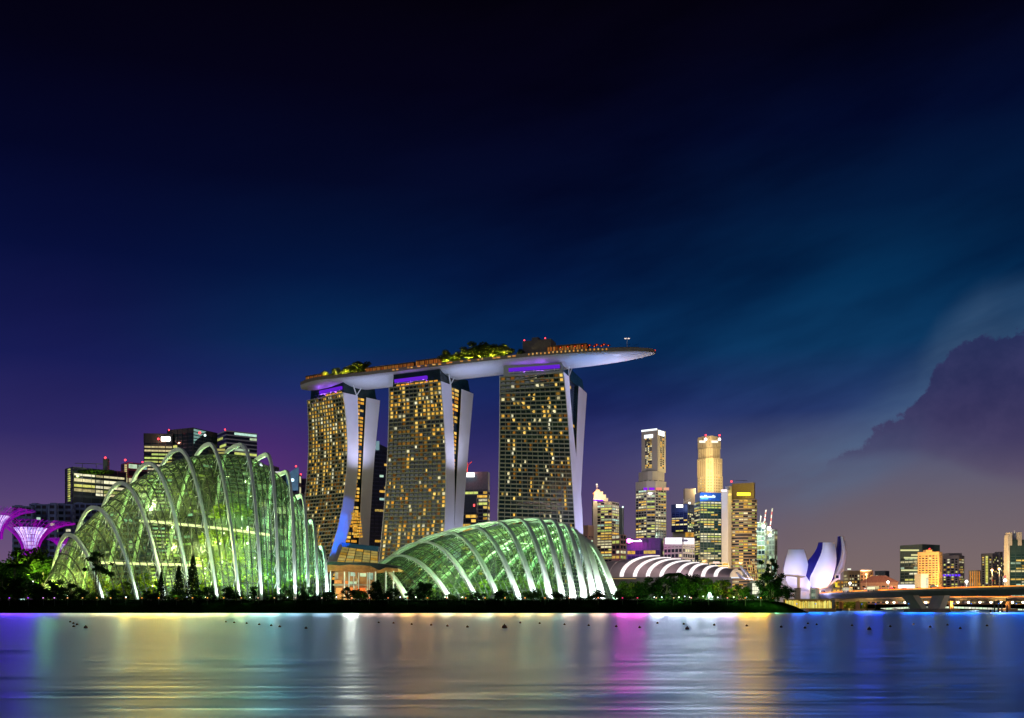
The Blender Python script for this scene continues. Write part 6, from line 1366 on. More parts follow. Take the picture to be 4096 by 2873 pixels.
for (Y0, u0, us, u1, v, wm, nf, bay, lit, mats, lab, runs) in spec:
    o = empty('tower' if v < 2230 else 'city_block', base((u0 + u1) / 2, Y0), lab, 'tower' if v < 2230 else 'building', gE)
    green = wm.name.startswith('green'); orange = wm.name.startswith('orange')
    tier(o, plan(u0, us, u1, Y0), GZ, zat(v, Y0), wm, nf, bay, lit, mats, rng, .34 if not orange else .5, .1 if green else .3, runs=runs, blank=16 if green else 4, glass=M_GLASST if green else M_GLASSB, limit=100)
    if 'flat canopy' in lab: b = MB(); p0, p1 = px(3438, 2285, Y0 - 3), px(3482, 2281, Y0 - 3); b.box(p0.x, p1.x, Y0 - 8, Y0 + 4, p0.z, p1.z); b.build('roof_canopy', M_BEIGE, o); lamp('POINT', px(3462, 2292, Y0 - 14), 50000, (1, .6, .3), .5)
    if 'rooftop' in lab: sign(o, 3390, 2274, 3404, 2279, Y0 + 3, (.95, 1, .8), 1.2, name='roof_light')
    if 'blue white screen' in lab: sign(o, 3527, 2306, 3540, 2315, Y0 - 3, (.85, .9, 1), 1.6, name='screen'); sign(o, 3507, 2309, 3518, 2315, Y0 - 3, srgb(230, 220, 120)[:3], .8, name='window')
    if 'tile roofed' in lab:
        pl = plan(u0, us, u1, Y0); zz = zat(v, Y0) + .4; e = MB(); e.prism(grow(pl, 3), zz, zz + 9, grow(pl, -14)); e.build('tiled_roof', mat('red_roof_tile', (.16, .06, .05), .8), o); lamp('POINT', px(3520, 2340, Y0 - 20), 30000, (1, .55, .2), .5)
    if green and u1 < 4000:
        for (a, c, vv) in ((3602, 3676, 2198), (3616, 3670, 2228), (3605, 3672, 2278), (3645, 3672, 2217)): sign(o, a, vv, c, vv + 6, Y0 - 1.5 + 2.5 * 0, srgb(240, 240, 170)[:3], .9, name='window')
        for q in range(3): b = MB(); p0, p1 = px(3608, 2352 - q * 5, Y0 - 22), px(3676, 2349 - q * 5, Y0 - 22); b.box(p0.x, p1.x, Y0 - 22, Y0 - 8, p0.z, p1.z); b.build('podium_light', emit('podium_strip', (1, .95, 1), 1.6), o)
    if orange:
        for (uu, vv, e_) in ((3700, 2340, 90000), (3745, 2340, 90000), (3720, 2280, 60000), (3750, 2240, 40000)): lamp('POINT', px(uu, vv, Y0 - 30), e_, (1, .60, .16), .6)
        b = MB(); p0, p1 = px(3705, 2208, Y0 + 4), px(3728, 2199, Y0 + 4); b.box(p0.x, p1.x, p0.y, p0.y + 10, p0.z, p1.z); b.build('roof_box', wm, o); ball_part(o, 3718, 2195, Y0 + 4, 2.5, E_RED)
    if 'violet light band' in lab:
        for q in range(6): sign(o, 3772 + q * 12, 2297, 3781 + q * 12, 2305, Y0 - 3, srgb(110, 60, 250)[:3], 1.0, name='violet_light')
        b = MB(); p0, p1 = px(3796, 2224, Y0 + 20), px(3848, 2212, Y0 + 20); b.box(p0.x, p1.x, p0.y, p0.y + 20, p0.z - 1, p1.z); b.build('roof_box', wm, o)
    if 'vertical strips' in lab:
        for q in range(5): sign(o, 3880 + q * 9, 2285, 3883 + q * 9, 2352, Y0 - 2, srgb(245, 160, 70)[:3], .8, name='light_strip')
    if 'left one of the pair' in lab:
        for q in range(17): sign(o, 3943, 2224 + q * 6.4, 3952, 2228.5 + q * 6.4, Y0 - 2, srgb(235, 230, 110)[:3], .9, name='window')
    if 'corner fins' in lab:
        fm = mat('pale_fin', (.55, .46, .34), .7)
        for (a, c, vt, vb) in ((4036, 4047, 2130, 2182), (4074, 4086, 2129, 2182), (4030, 4037, 2178, 2350), (4031, 4036, 2140, 2180)):
            b = MB(); p0, p1 = px(a, vb, Y0 - 3), px(c, vt, Y0 - 3); b.box(p0.x, p1.x, Y0 - 4, Y0 + 6, p0.z, p1.z); b.build('fin', fm, o)
        e = MB(); e.prism(plan(4048, 4073, 4075, Y0 + 3), zat(2160, Y0) + .7, zat(2133, Y0)); e.build('crown', mat('blue_crown_glass', (.10, .14, .28), .3), o); b = MB(); b.tube([px(4058, 2135, Y0), px(4058, 2122, Y0)], .4, 4); b.build('mast', M_WHITE, o); lamp('POINT', px(4040, 2260, Y0 - 25), 40000, (1, .75, .4), .6)
o = empty('lit_gatehouse', base(3702, 1260), 'bright yellow lit low building at the foot of the orange apartment tower', 'building', gE)
b = MB(); p0, p1 = px(3684, 2360, 1260), px(3714, 2295, 1260); b.box(p0.x, p1.x, 1260, 1280, GZ, p1.z); b.build('wall', mat('cream_render', (.7, .6, .4), .8), o); b = MB(); p0, p1 = px(3705, 2360, 1258), px(3713, 2312, 1258); b.box(p0.x, p1.x, 1258, 1259.9, p0.z, p1.z); b.build('window', W_PALE, o); lamp('POINT', px(3698, 2345, 1238), 40000, (1, .75, .35), .4)
o = empty('city_block', base(3580, 1600), 'tiny dim block with a stepped roof just left of the dark green glass tower', 'building', gE); tier(o, plan(3566, 3586, 3590, 1600), GZ, zat(2328, 1600), M_DGREY, 4, 6, .3, [W_WARM], rng, .4, .2); b = MB(); p0, p1 = px(3568, 2329, 1605), px(3582, 2320, 1605); b.box(p0.x, p1.x, 1605, 1615, p0.z, p1.z); b.build('roof_box', M_DGREY, o)
o = empty('city_block', base(3365, 1450), 'orange lit low block peeking out right under the small petal of the museum', 'building', gE); tier(o, plan(3330, 3362, 3372, 1450), GZ, zat(2322, 1450), M_BROWN, 6, 6, .5, [W_AMBER, W_WARM], rng, .4, .2); sign(o, 3341, 2330, 3350, 2348, 1448, srgb(240, 220, 60)[:3], 1.0, name='light_strip')
o = empty('city_block', base(3250, 640), 'small block with dim windows below the lotus museum near the bridge', 'building', gE); tier(o, plan(3240, 3268, 3274, 655), GZ, zat(2352, 655), M_GREY, 2, 4, .5, [W_GREEN], rng, .4, .2)

# ------------------------------------------------------------------ road bridges
M_BR = mat('bridge_concrete', (.14, .15, .16), .75, 0, .15, .15); M_BRD = mat('bridge_asphalt', (.06, .055, .05), .9)
def path(pts, n):
    out = []
    for i in range(n + 1):
        t = i / n * (len(pts) - 1); k = min(int(t), len(pts) - 2); f = lambda j: Vector((*pts[min(max(j, 0), len(pts) - 1)], 0)); out.append(cr(f(k - 1), f(k), f(k + 1), f(k + 2), t - k))
    return out
def bridge(root, pts, ztop, thick, width, n=60):
    P = path(pts, n); near, far = [], []
    for i, p in enumerate(P):
        d = (P[min(i + 1, n)] - P[max(i - 1, 0)]).normalized(); s = Vector((-d.y, d.x, 0))
        if s.dot(Vector((-p.x, -p.y, 0))) > 0: s = -s
        near.append(p); far.append(p + s * width)
    b = MB(); dk_ = MB(); pr_ = MB()
    for a, c, a2, c2 in zip(near[:-1], near[1:], far[:-1], far[1:]):
        z0, z1 = ztop - thick, ztop; i1, i2 = lerp(a, a2, .14), lerp(c, c2, .14); j1, j2 = lerp(a, a2, .86), lerp(c, c2, .86); V = lambda p, z: Vector((p.x, p.y, z))
        b.hexa([V(i1, z0), V(i2, z0), V(j2, z0), V(j1, z0)], [V(a, z1 - .7), V(c, z1 - .7), V(c2, z1 - .7), V(a2, z1 - .7)]); b.hexa([V(a, z1 - .7), V(c, z1 - .7), V(c2, z1 - .7), V(a2, z1 - .7)], [V(a, z1), V(c, z1), V(c2, z1), V(a2, z1)])
        dk_.quad(V(a, z1 + .01), V(c, z1 + .01), V(c2, z1 + .01), V(a2, z1 + .01))
        for (q1, q2, w_) in ((a, c, lerp(a, a2, .02)), (a2, c2, lerp(a2, a, .02))):
            o_ = w_ - q1; pr_.hexa([V(q1, z1 + .02), V(q2, z1 + .02), V(q2 + o_, z1 + .02), V(q1 + o_, z1 + .02)], [V(q1, z1 + .40), V(q2, z1 + .40), V(q2 + o_, z1 + .40), V(q1 + o_, z1 + .40)])
    rl = MB()
    for a, c in zip(near[:-1], near[1:]): rl.hexa([Vector((a.x, a.y - .12, ztop + .44)), Vector((c.x, c.y - .12, ztop + .44)), Vector((c.x, c.y + .1, ztop + .44)), Vector((a.x, a.y + .1, ztop + .44))], [Vector((a.x, a.y - .12, ztop + .95)), Vector((c.x, c.y - .12, ztop + .95)), Vector((c.x, c.y + .1, ztop + .95)), Vector((a.x, a.y + .1, ztop + .95))])
    rl.build('road_glow_strip', emit('orange_road_glow', srgb(240, 120, 35)[:3], 2.2, .5, .05, srgb(250, 160, 60)[:3]), root)  # added glowing strip paints the orange roadside light along the parapet
    b.build('girder', M_BR, root); dk_.build('road_deck', M_BRD, root); pr_.build('parapet', mat('parapet_concrete', (.40, .34, .27), .8), root)
    return near, far
ZB = 11.6
bp = [(238, 960), (222, 800), (211, 700), (208, 630), (212, 565), (221, 515), (238, 455), (268, 390), (320, 320)]
b1 = empty('road_bridge', (215, 600, 0), 'near concrete road bridge on slanting piers, coming in from the right edge', 'bridge')
nearp, farp = bridge(b1, bp, ZB, 3.3, 24)
def vpier(root, u, Y, spread):
    b = MB(); x0 = xat(u, Y)
    for sgn in (-1, 1):
        bt = Vector((x0 + sgn * spread * .55, Y, 1.6)); tp = Vector((x0 + sgn * spread, Y + 2, ZB - 3.2)); w_ = 1.5
        b = MB(); b.hexa([bt + Vector((-w_, -1, 0)), bt + Vector((w_, -1, 0)), bt + Vector((w_, 14, 0)), bt + Vector((-w_, 14, 0))], [tp + Vector((-w_, -1, 0)), tp + Vector((w_, -1, 0)), tp + Vector((w_, 14, 0)), tp + Vector((-w_, 14, 0))]); b.build('pier_leg', M_BR, root)
    b = MB(); b.hexa([(x0 - spread * 1.05, Y - 3, -1), (x0 + spread * 1.05, Y - 3, -1), (x0 + spread * 1.05, Y + 17, -1), (x0 - spread * 1.05, Y + 17, -1)], [(x0 - spread * .95, Y - 2.5, 1.7), (x0 + spread * .95, Y - 2.5, 1.7), (x0 + spread * .95, Y + 17, 1.7), (x0 - spread * .95, Y + 17, 1.7)]); b.build('pile_cap', mat('pile_cap_concrete', (.03, .03, .05), .8), root)
vpier(b1, 3730, 506, 8)
for u, Y in ((3337, 655),):
    b = MB(); p = px(u, 2400, Y); b.tube([(p.x, p.y + 4, -1), (p.x, p.y + 4, ZB - 3)], 1.7, 8); b.build('pier', M_BR, b1); b = MB(); b.box(p.x - 5, p.x + 5, p.y, p.y + 9, -1, 1.5); b.build('pile_cap', mat('pile_cap_concrete', (1, 1, 1)), b1)
b2 = empty('road_bridge', (300, 740, 0), 'far lower road bridge lit orange, seen under and behind the near bridge', 'bridge')
near2, far2 = bridge(b2, [(215, 830), (250, 770), (300, 735), (360, 710), (460, 690), (600, 680)], 9.4, 2.6, 18)
for u, Y in ((3375, 748), (3442, 738), (3750, 722), (3820, 718), (4050, 705)):
    b = MB(); p = px(u, 2400, Y); b.tube([(p.x, Y + 6, -1), (p.x, Y + 6, 7)], 1.6, 8); b.build('pier', mat('ochre_concrete', (.30, .19, .09), .8), b2); b = MB(); b.box(p.x - 4, p.x + 4, Y + 1, Y + 11, -1, 1.4); b.build('pile_cap', mat('ochre_concrete', (1, 1, 1)), b2)
# street lights on and about the bridges
gS = 'street lights along the bridges'
def street_light(x, y, z0, h, col, e, lab, rr=.75, grp=gS):
    r = empty('street_light', (x, y, z0), lab, 'street light', grp); b = MB(); b.tube([(x, y, z0), (x, y, z0 + h)], .18, 5, .12); b.build('pole', M_GREY, r)
    b = MB(); b.ball((x, y, z0 + h + rr * .6), rr); b.build('globe', emit('globe_%s' % lab.split()[0], col, 7.0), r); b = MB(); b.tube([(x, y, z0 + h - .2), (x, y, z0 + h + .1)], .35, 6); b.build('collar', M_DGREY, r)
    if e: lamp('POINT', (x, y - 1.5, z0 + h + .4), e, col, rr * .5)
def on_path(P, u):
    return min(P, key=lambda p: abs(512 + p.x / p.y * F - u / 4) + (0 if p.y > 300 else 999))
for u, v, lab in ((3249, 2341, 'white globe street light below the small petal of the museum'), (3400, 2336, 'white globe street light before the brown hotel block'), (3552, 2332, 'white globe street light before the tile roofed building'), (3866, 2331, 'white globe street light right of the grey tower with the violet band'), (4020, 2334, 'white globe street light left of the tower at the right edge')):
    p = on_path(nearp, u); q = lerp(p, farp[nearp.index(p)], .10); x = (u / 4 - 512) / F * q.y; street_light(x, q.y, ZB + .02, max(3, zat(v, q.y) - ZB), (1, .93, .80), 2600, lab)
for u, v, lab in ((3465, 2300, 'orange tall street light with twin heads before the orange lit block'), (3968, 2284, 'orange tall street light before the pair of grey towers'), (3997, 2279, 'orange tall street light at the right one of the grey towers')):
    p = on_path(nearp, u); q = lerp(p, farp[nearp.index(p)], .5); x = (u / 4 - 512) / F * q.y; street_light(x, q.y, ZB + .02, zat(v, q.y) - ZB, (1, .55, .22), 6500, lab, .6)
for k, p in enumerate(nearp[6:58:5]): q = lerp(p, farp[6 + 5 * k], .30); lamp('POINT', (q.x, q.y, ZB + 3.0), 12000, (1, .42, .08), .2)
for k, p in enumerate(near2[4:58:6]): q = lerp(p, far2[4 + 6 * k], .3); lamp('POINT', (q.x, q.y, 9.4 + 2.5), 11000, (1, .60, .30), .2); lamp('POINT', (p.x, p.y - 5, 5.0), 8000, (1, .50, .12), .2)
# promenade lamps behind the far bridge
gP = 'violet white lamps along the far promenade'
us = [3548, 3576, 3620, 3660, 3703, 3832, 3874, 3920, 3964, 4006, 4050, 4092]
for k, u in enumerate(us):
    y = 930; street_light(xat(u, y), y, 0.4, zat(2412, y) - .4, (.85, .70, 1) if k % 3 else (1, .82, .55), 0, f'small promenade lamp under the far bridge, {ORD[k]} from the left of its row', 1.15, gP)
fb = empty('footbridge', (330, 905, 1), 'low curved footbridge glowing pale green behind the bridge piers', 'footbridge'); b = MB(); g2 = MB(); pts = [(3470, 2440, 890), (3580, 2434, 885), (3680, 2430, 880), (3800, 2430, 878), (3930, 2434, 880), (4110, 2441, 885)]
Pp = [px(*q) for q in pts]
for a, c in zip(Pp[:-1], Pp[1:]):
    dn = Vector((0, 8, 0)); b.hexa([a - u3 * .8, c - u3 * .8, c + dn - u3 * .8, a + dn - u3 * .8], [a + u3 * .8, c + u3 * .8, c + dn + u3 * .8, a + dn + u3 * .8])
    for q in range(9): m0, m1 = lerp(a, c, q / 9 + .01), lerp(a, c, (q + 1) / 9 - .01); o_ = Vector((0, -.4, 0)); e = MB(); e.hexa([m0 + o_ - u3 * .6, m1 + o_ - u3 * .6, m1 - u3 * .6, m0 - u3 * .6], [m0 + o_ + u3 * .9, m1 + o_ + u3 * .9, m1 + u3 * .9, m0 + u3 * .9]); e.build('light_panel', emit('pale_green_panel', srgb(215, 245, 205)[:3], 1.1, .5, .2, srgb(250, 250, 230)[:3]), fb)
b.build('deck', M_GREY, fb)
for u in (3580, 3700, 3900): b = MB(); p = px(u, 2440, 884); b.tube([(p.x, p.y, -1), (p.x, p.y, 2)], 1.8, 8); b.build('pier', M_WHITE, fb)
# lit pavilion and wall on the quay under the bridge
r = empty('quay_pavilion', px(3235, 2420, 560), 'golden lit slatted pavilion on the quay under the left end of the bridge', 'pavilion'); Yq = 566; rg = random.Random(14)
b = MB(); p0, p1 = px(3143, 2434, Yq), px(3430, 2402, Yq); b.box(p0.x, xat(3330, Yq), Yq + 1, Yq + 5, .5, p1.z + .6); b.build('wall', mat('ochre_wall', (.30, .18, .06), .8), r)
b = MB(); b.box(p0.x - 1, xat(3338, Yq), Yq - 1.5, Yq + 6, p1.z + .62, p1.z + 1.0); b.build('roof', M_BEIGE, r)
for k in range(50):
    u = 3143 + k * 3.7; h0 = rg.uniform(2402, 2410) if u > 3200 else rg.uniform(2400, 2404); b = MB(); a, c = px(u, 2433, Yq), px(u + rg.uniform(1.6, 2.6), h0, Yq); b.box(a.x, c.x, Yq, Yq + .8, max(a.z, .6), c.z); b.build('light_slat', emit('gold_slat_light', srgb(250, 205, 70)[:3], .95, .8, .4, srgb(235, 235, 130)[:3]), r)
b = MB(); p0 = px(3150, 2452, Yq - 4); b.box(p0.x, xat(3345, Yq - 4), Yq - 4, Yq - 2, -.5, zat(2435, Yq)); b.build('plinth', mat('ochre_concrete', (1, 1, 1)), r)
r = empty('lit_trees_wall', px(3410, 2420, 800), 'yellow green lit planting wall under the bridge behind the first piers', 'planting'); b = MB()
for k in range(1100): b.leaf(px(rg.uniform(3345, 3470), rg.uniform(2404, 2442), 800 + rg.uniform(0, 8)), 1.5, rg)
b.build('plants', M_FPL, r); b = MB(); p0, p1 = px(3345, 2446, 810), px(3470, 2404, 810); b.box(p0.x, p1.x, 810, 812, -.5, p1.z); b.build('wall', mat('ochre_wall', (1, 1, 1)), r)
for u in (3360, 3390, 3420, 3450): lamp('POINT', px(u, 2424, 793), 2600, (1, .9, .4), .3)
q_ = empty('boathouse_row', px(3800, 2440, 960), 'dim red and orange lit low buildings on the far promenade under the bridges', 'building'); b = MB(); b.box(xat(3440, 960), xat(4200, 960), 960, 975, .2, 6.5); b.build('wall', mat('rust_stone', (1, 1, 1)), q_); rgx = random.Random(15)
for k in range(64):
    u = 3450 + k * 10.4 + rgx.uniform(-2, 2); b = MB(); z = rgx.choice((1.2, 3.6, 4.8)); x = xat(u, 960); b.box(x, x + rgx.uniform(.9, 2.2), 959.2, 960, z, z + rgx.uniform(.5, 1.2)); b.build('window', rgx.choice((W_AMBER, W_AMBER, E_REST, W_WARM, W_PALE)), q_)
for u in range(3480, 4100, 75): lamp('POINT', px(u, 2425, 950), 6000, (1, .50, .14), .3)
# traffic on the bridges
gT = 'cars on the near bridge'
def car(loc, d, body, lab, grp, van=False, tail=True):
    d = d.normalized(); s = Vector((-d.y, d.x, 0)); r = empty('van' if van else 'car', loc, lab, 'van' if van else 'car', grp); L, w_, h = (2.7, 1.0, 2.5) if van else (2.1, .9, 1.45); V = lambda a, c, z: loc + d * a + s * c + u3 * z
    b = MB(); b.hexa([V(-L, -w_, .35), V(L, -w_, .35), V(L, w_, .35), V(-L, w_, .35)], [V(-L, -w_, .9), V(L, -w_, .85), V(L, w_, .85), V(-L, w_, .9)]); b.hexa([V(-L * .85, -w_ * .95, .9), V(L * (.8 if van else .45), -w_ * .95, .9), V(L * (.8 if van else .45), w_ * .95, .9), V(-L * .85, w_ * .95, .9)], [V(-L * .75, -w_ * .8, h), V(L * (.62 if van else .15), -w_ * .8, h), V(L * (.62 if van else .15), w_ * .8, h), V(-L * .75, w_ * .8, h)]); b.build('body', body, r)
    for sg in (-1, 1):
        for a in (-.6, .6): b = MB(); c_ = V(L * a, sg * w_ * .92, .33); b.tube([c_ - s * .1, c_ + s * .1], .33, 10); b.build('wheel', M_DARKSTEEL, r)
        b = MB(); c_ = V(-L - .04, sg * w_ * .7, .78); b.ball(c_, .45); b.build('taillight', emit('tail_lamp', (1, .03, .02), 5), r); b = MB(); c_ = V(L + .04, sg * w_ * .7, .68); b.ball(c_, .24); b.build('headlight', emit('head_lamp', (1, .95, .8), 6), r)
    b = MB(); b.hexa([V(-L * .87, -w_ * .8, 1.0), V(-L * .87, w_ * .8, 1.0), V(-L * .8, w_ * .8, 1.0), V(-L * .8, -w_ * .8, 1.0)], [V(-L * .8, -w_ * .7, h - .15), V(-L * .8, w_ * .7, h - .15), V(-L * .74, w_ * .7, h - .15), V(-L * .74, -w_ * .7, h - .15)]); b.build('rear_window', M_GLASSB, r)
    return r
bodies = [(mat('red_car_paint', (.4, .03, .03), .35), 'red'), (mat('white_car_paint', (.7, .7, .7), .35), 'white'), (mat('black_car_paint', (.02, .02, .02), .3), 'black'), (mat('silver_car_paint', (.4, .4, .42), .3), 'silver')]
refs = ['under the small petal of the museum', 'below the brown hotel block', 'below the orange lit block', 'before the grey stepped block', 'below the tile roofed building', 'left of the dark green glass tower', 'before the dark green glass tower', 'before the orange apartment tower']
for k in range(22):
    u = 3230 + k * 26 + random.uniform(-6, 6); p = on_path(nearp, u); i_ = nearp.index(p); lane = (.12, .24)[k % 2]; q = lerp(p, farp[i_], lane); d = nearp[max(i_ - 1, 0)] - nearp[min(i_ + 1, len(nearp) - 1)]
    if d.y < 0: d = -d
    fr_ = random.uniform(-.5, .5); q = q + (nearp[min(i_ + 1, 60)] - p) * fr_
    car(Vector((q.x, q.y, ZB + .02)), d, bodies[k % 4][0], f'{bodies[k % 4][1]} car with red tail lights on the near bridge, {ORD[k] if k < 13 else ["fourteenth", "fifteenth", "sixteenth", "seventeenth", "eighteenth", "nineteenth", "twentieth", "twenty-first", "twenty-second"][k - 13]} from the left', gT, van=k % 5 == 2)
for u, lab in ((3390, 'yellow lit bus on the near bridge below the brown hotel block'), (3492, 'yellow lit bus on the near bridge before the grey stepped block')):
    p = on_path(nearp, u); i_ = nearp.index(p); q = lerp(p, farp[i_], .16); d = (nearp[i_ - 1] - nearp[i_ + 1]).normalized(); x = (u / 4 - 512) / F * q.y; loc = Vector((x, q.y, ZB + .02)); r = empty('bus', loc, lab, 'bus', 'buses on the near bridge'); s = Vector((-d.y, d.x, 0)); V = lambda a, c, z: loc + d * a + s * c + u3 * z
    b = MB(); b.hexa([V(-5.5, -1.25, .4), V(5.5, -1.25, .4), V(5.5, 1.25, .4), V(-5.5, 1.25, .4)], [V(-5.5, -1.2, 3.2), V(5.5, -1.2, 3.2), V(5.5, 1.2, 3.2), V(-5.5, 1.2, 3.2)]); b.build('body', mat('cream_bus_paint', (.6, .5, .3), .4), r)
    for sg in (-1, 1):
        b = MB(); b.hexa([V(-5.2, sg * 1.27, 1.3), V(5.2, sg * 1.27, 1.3), V(5.2, sg * 1.22, 1.3), V(-5.2, sg * 1.22, 1.3)], [V(-5.2, sg * 1.25, 2.7), V(5.2, sg * 1.25, 2.7), V(5.2, sg * 1.2, 2.7), V(-5.2, sg * 1.2, 2.7)]); b.build('window', W_PALE, r)
        for a in (-3.5, 3.5): b = MB(); c_ = V(a, sg * 1.2, .5); b.tube([c_ - s * .12, c_ + s * .12], .5, 10); b.build('wheel', M_DARKSTEEL, r)
    b = MB(); b.hexa([V(-5.56, -1.0, 1.4), V(-5.56, 1.0, 1.4), V(-5.5, 1.0, 1.4), V(-5.5, -1.0, 1.4)], [V(-5.56, -1.0, 2.8), V(-5.56, 1.0, 2.8), V(-5.5, 1.0, 2.8), V(-5.5, -1.0, 2.8)]); b.build('rear_window', W_PALE, r)
gT2 = 'cars with headlights on the far bridge'
for k in range(13):
    p = near2[14 + 3 * k]; q = lerp(p, far2[14 + 3 * k], .2); d = near2[13 + 3 * k] - near2[15 + 3 * k]; car(Vector((q.x, q.y, 9.42)), d if k % 2 else -d, bodies[(k + 1) % 4][0], f'{bodies[(k + 1) % 4][1]} car on the far lower bridge, {ORD[k]} from the left', gT2)
# mooring piles, navigation marks
gM = 'dark mooring piles before the far bridge'
for k, (u, v0, v1) in enumerate(((3978, 2352, 2462), (3994, 2404, 2450), (4008, 2410, 2448), (4028, 2395, 2447), (3962, 2440, 2450))):
    Y = 470; x = xat(u, Y); r = empty('mooring_pile', (x, Y, 0), f'dark mooring pile in the water near the right edge, {ORD[k] if k < 4 else "shortest, at the left"}' + (' listed from the left' if k < 4 else ''), 'pile', gM); b = MB(); zt = zat(v0 if k else 2404, Y); b.tube([(x, Y, -1), (x, Y, zt)], .38, 7); b.build('post', M_DARKSTEEL, r); b = MB(); b.tube([(x, Y, zt), (x, Y, zt + .35)], .46, 7, .2); b.build('cap', M_DGREY, r)
labs = ['leftmost', 'second', 'third', 'fourth']
for k, u in enumerate((3972, 3998, 4012, 4020)):
    p = on_path(nearp, u); r = empty('signpost', (0, 0, 0), f'dark thin post with a board on the near bridge, {labs[k]} of four', 'signpost', 'dark posts on the near bridge'); q = lerp(p, farp[nearp.index(p)], .04); x = (u / 4 - 512) / F * q.y; r.location = (x, q.y, ZB); OFF[r.name] = Vector((x, q.y, ZB)); b = MB(); zt = zat((2318, 2306, 2305, 2302)[k], q.y); b.tube([(x, q.y, ZB), (x, q.y, zt)], .16, 5); b.build('post', M_DARKSTEEL, r); b = MB(); b.box(x - .5, x + .5, q.y - .1, q.y + .1, zt - .9, zt); b.build('board', mat('red_board', (.2, .02, .02), .7) if k in (0, 3) else M_DARKSTEEL, r)

# ------------------------------------------------------------------ lamps in the park and added lights tinting the water
gG = 'small garden lamps along the bank'
gl_ = [(132, 2328, 430, (1, 1, 1), 'left of the tall dome between dark trees'), (268, 2386, 411, (.8, .8, 1), 'under the first rib of the tall dome'), (504, 2398, 409, (.7, .85, 1), 'between the first two rib feet of the tall dome'), (748, 2399, 409, (.65, .65, 1), 'beside the tallest conifer'), (820, 2392, 409, (1, 1, .85), 'right of the tallest conifer'), (848, 2397, 409, (.9, 1, .8), 'left of the fifth rib foot'), (1000, 2395, 409, (1, 1, .8), 'between the sixth and seventh rib feet'), (1150, 2400, 409, (1, .9, .7), 'right of the eighth rib foot'), (1346, 2404, 409, (1, .95, .95), 'below the left columns of the pavilion'), (1601, 2399, 409, (1, .97, 1), 'below the orange beam of the low dome'), (1663, 2396, 409, (.95, 1, .8), 'below the second rib of the low dome'), (1780, 2403, 409, (1, .95, .8), 'left of the second rib foot of the low dome'), (1850, 2400, 409, (1, 1, .8), 'between the second and third rib feet of the low dome'),
       (2617, 2409, 411, (1, 1, .75), 'below the second bright roof stripe'), (2647, 2410, 411, (.95, 1, .8), 'below the third bright roof stripe'), (2739, 2388, 420, (1, .95, .85), 'right of the palm before the vaulted roof'), (2759, 2393, 418, (.9, 1, 1), 'second right of the palm before the vaulted roof'), (2813, 2388, 420, (.9, 1, .95), 'left of the white fountain'), (2850, 2389, 420, (.85, 1, .7), 'right of the white fountain'), (2871, 2393, 418, (.9, 1, 1), 'second right of the white fountain'), (2986, 2393, 418, (.8, 1, 1), 'under the white sails'), (3032, 2396, 416, (.7, 1, .7), 'left of the tallest tree at the right'), (2716, 2411, 411, (1, .9, .5), 'lowest, below the palm before the vaulted roof'), (2935, 2408, 411, (1, .9, .55), 'below the right end of the vaulted roof')]
for k, (u, v, Y, c, lab) in enumerate(gl_):
    zl = max(zat(v, Y), GZ + .9); x = xat(u, Y); r = empty('garden_lamp', (x, Y, GZ), 'small garden lamp ' + lab, 'garden lamp', gG); b = MB(); b.tube([(x, Y, GZ - .2), (x, Y, zl)], .06, 5); b.build('pole', M_DARKSTEEL, r)
    b = MB(); b.ball((x, Y, zl + .25), .22); b.build('globe', emit('garden_globe_%d' % (k % 6), c, 4), r); lamp('POINT', (x, Y - .8, zl + .7), 300 if u < 2480 else 3200, c if u < 2480 else (.55, 1, .30), .15)
lamp('POINT', px(2905, 2345, 447), 7000, (1, .58, .10), .3); lamp('POINT', px(2500, 2340, 452), 3500, (1, .5, .2), .3); lamp('POINT', px(2490, 2385, 422), 1500, (.5, 1, .5), .3)
for (u, v, Y_) in ((2520, 2392, 440), (2590, 2385, 436), (2660, 2388, 436), (2735, 2375, 440), (2800, 2370, 440), (2850, 2372, 438), (2960, 2385, 432), (3035, 2390, 406), (3110, 2395, 406)): lamp('POINT', px(u, v, Y_), 3800, (.50, 1, .22), .2)
for u in range(250, 2450, 150): lamp('POINT', (xat(u, 405.5), 405.5, GZ + 1.6), 160, (.6, 1, .3), .1)
ft = empty('fountain', px(2838, 2414, 415), 'small white lit fountain among the trees right of the low dome', 'fountain'); b = MB(); p = px(2838, 2410, 415)
for k in range(9): a = k * .7; b.tube([(p.x, 415, GZ + .6), (p.x + .5 * math.cos(a), 415 + .5 * math.sin(a), GZ + 3.4 - .2 * (k % 3)), (p.x + 1.3 * math.cos(a), 415 + 1.3 * math.sin(a), GZ + 1.0)], .08, 4)
b.build('jets', mat('water_jet', (.7, .8, .85), .2), ft); b = MB(); b.tube([(p.x, 415, GZ - .1), (p.x, 415, GZ + .6)], 1.5, 14); b.build('basin', M_GREY, ft); lamp('POINT', (p.x, 412.5, GZ + 2.2), 900, (.8, 1, 1), .3)
gW = 'added lights tinting the water'
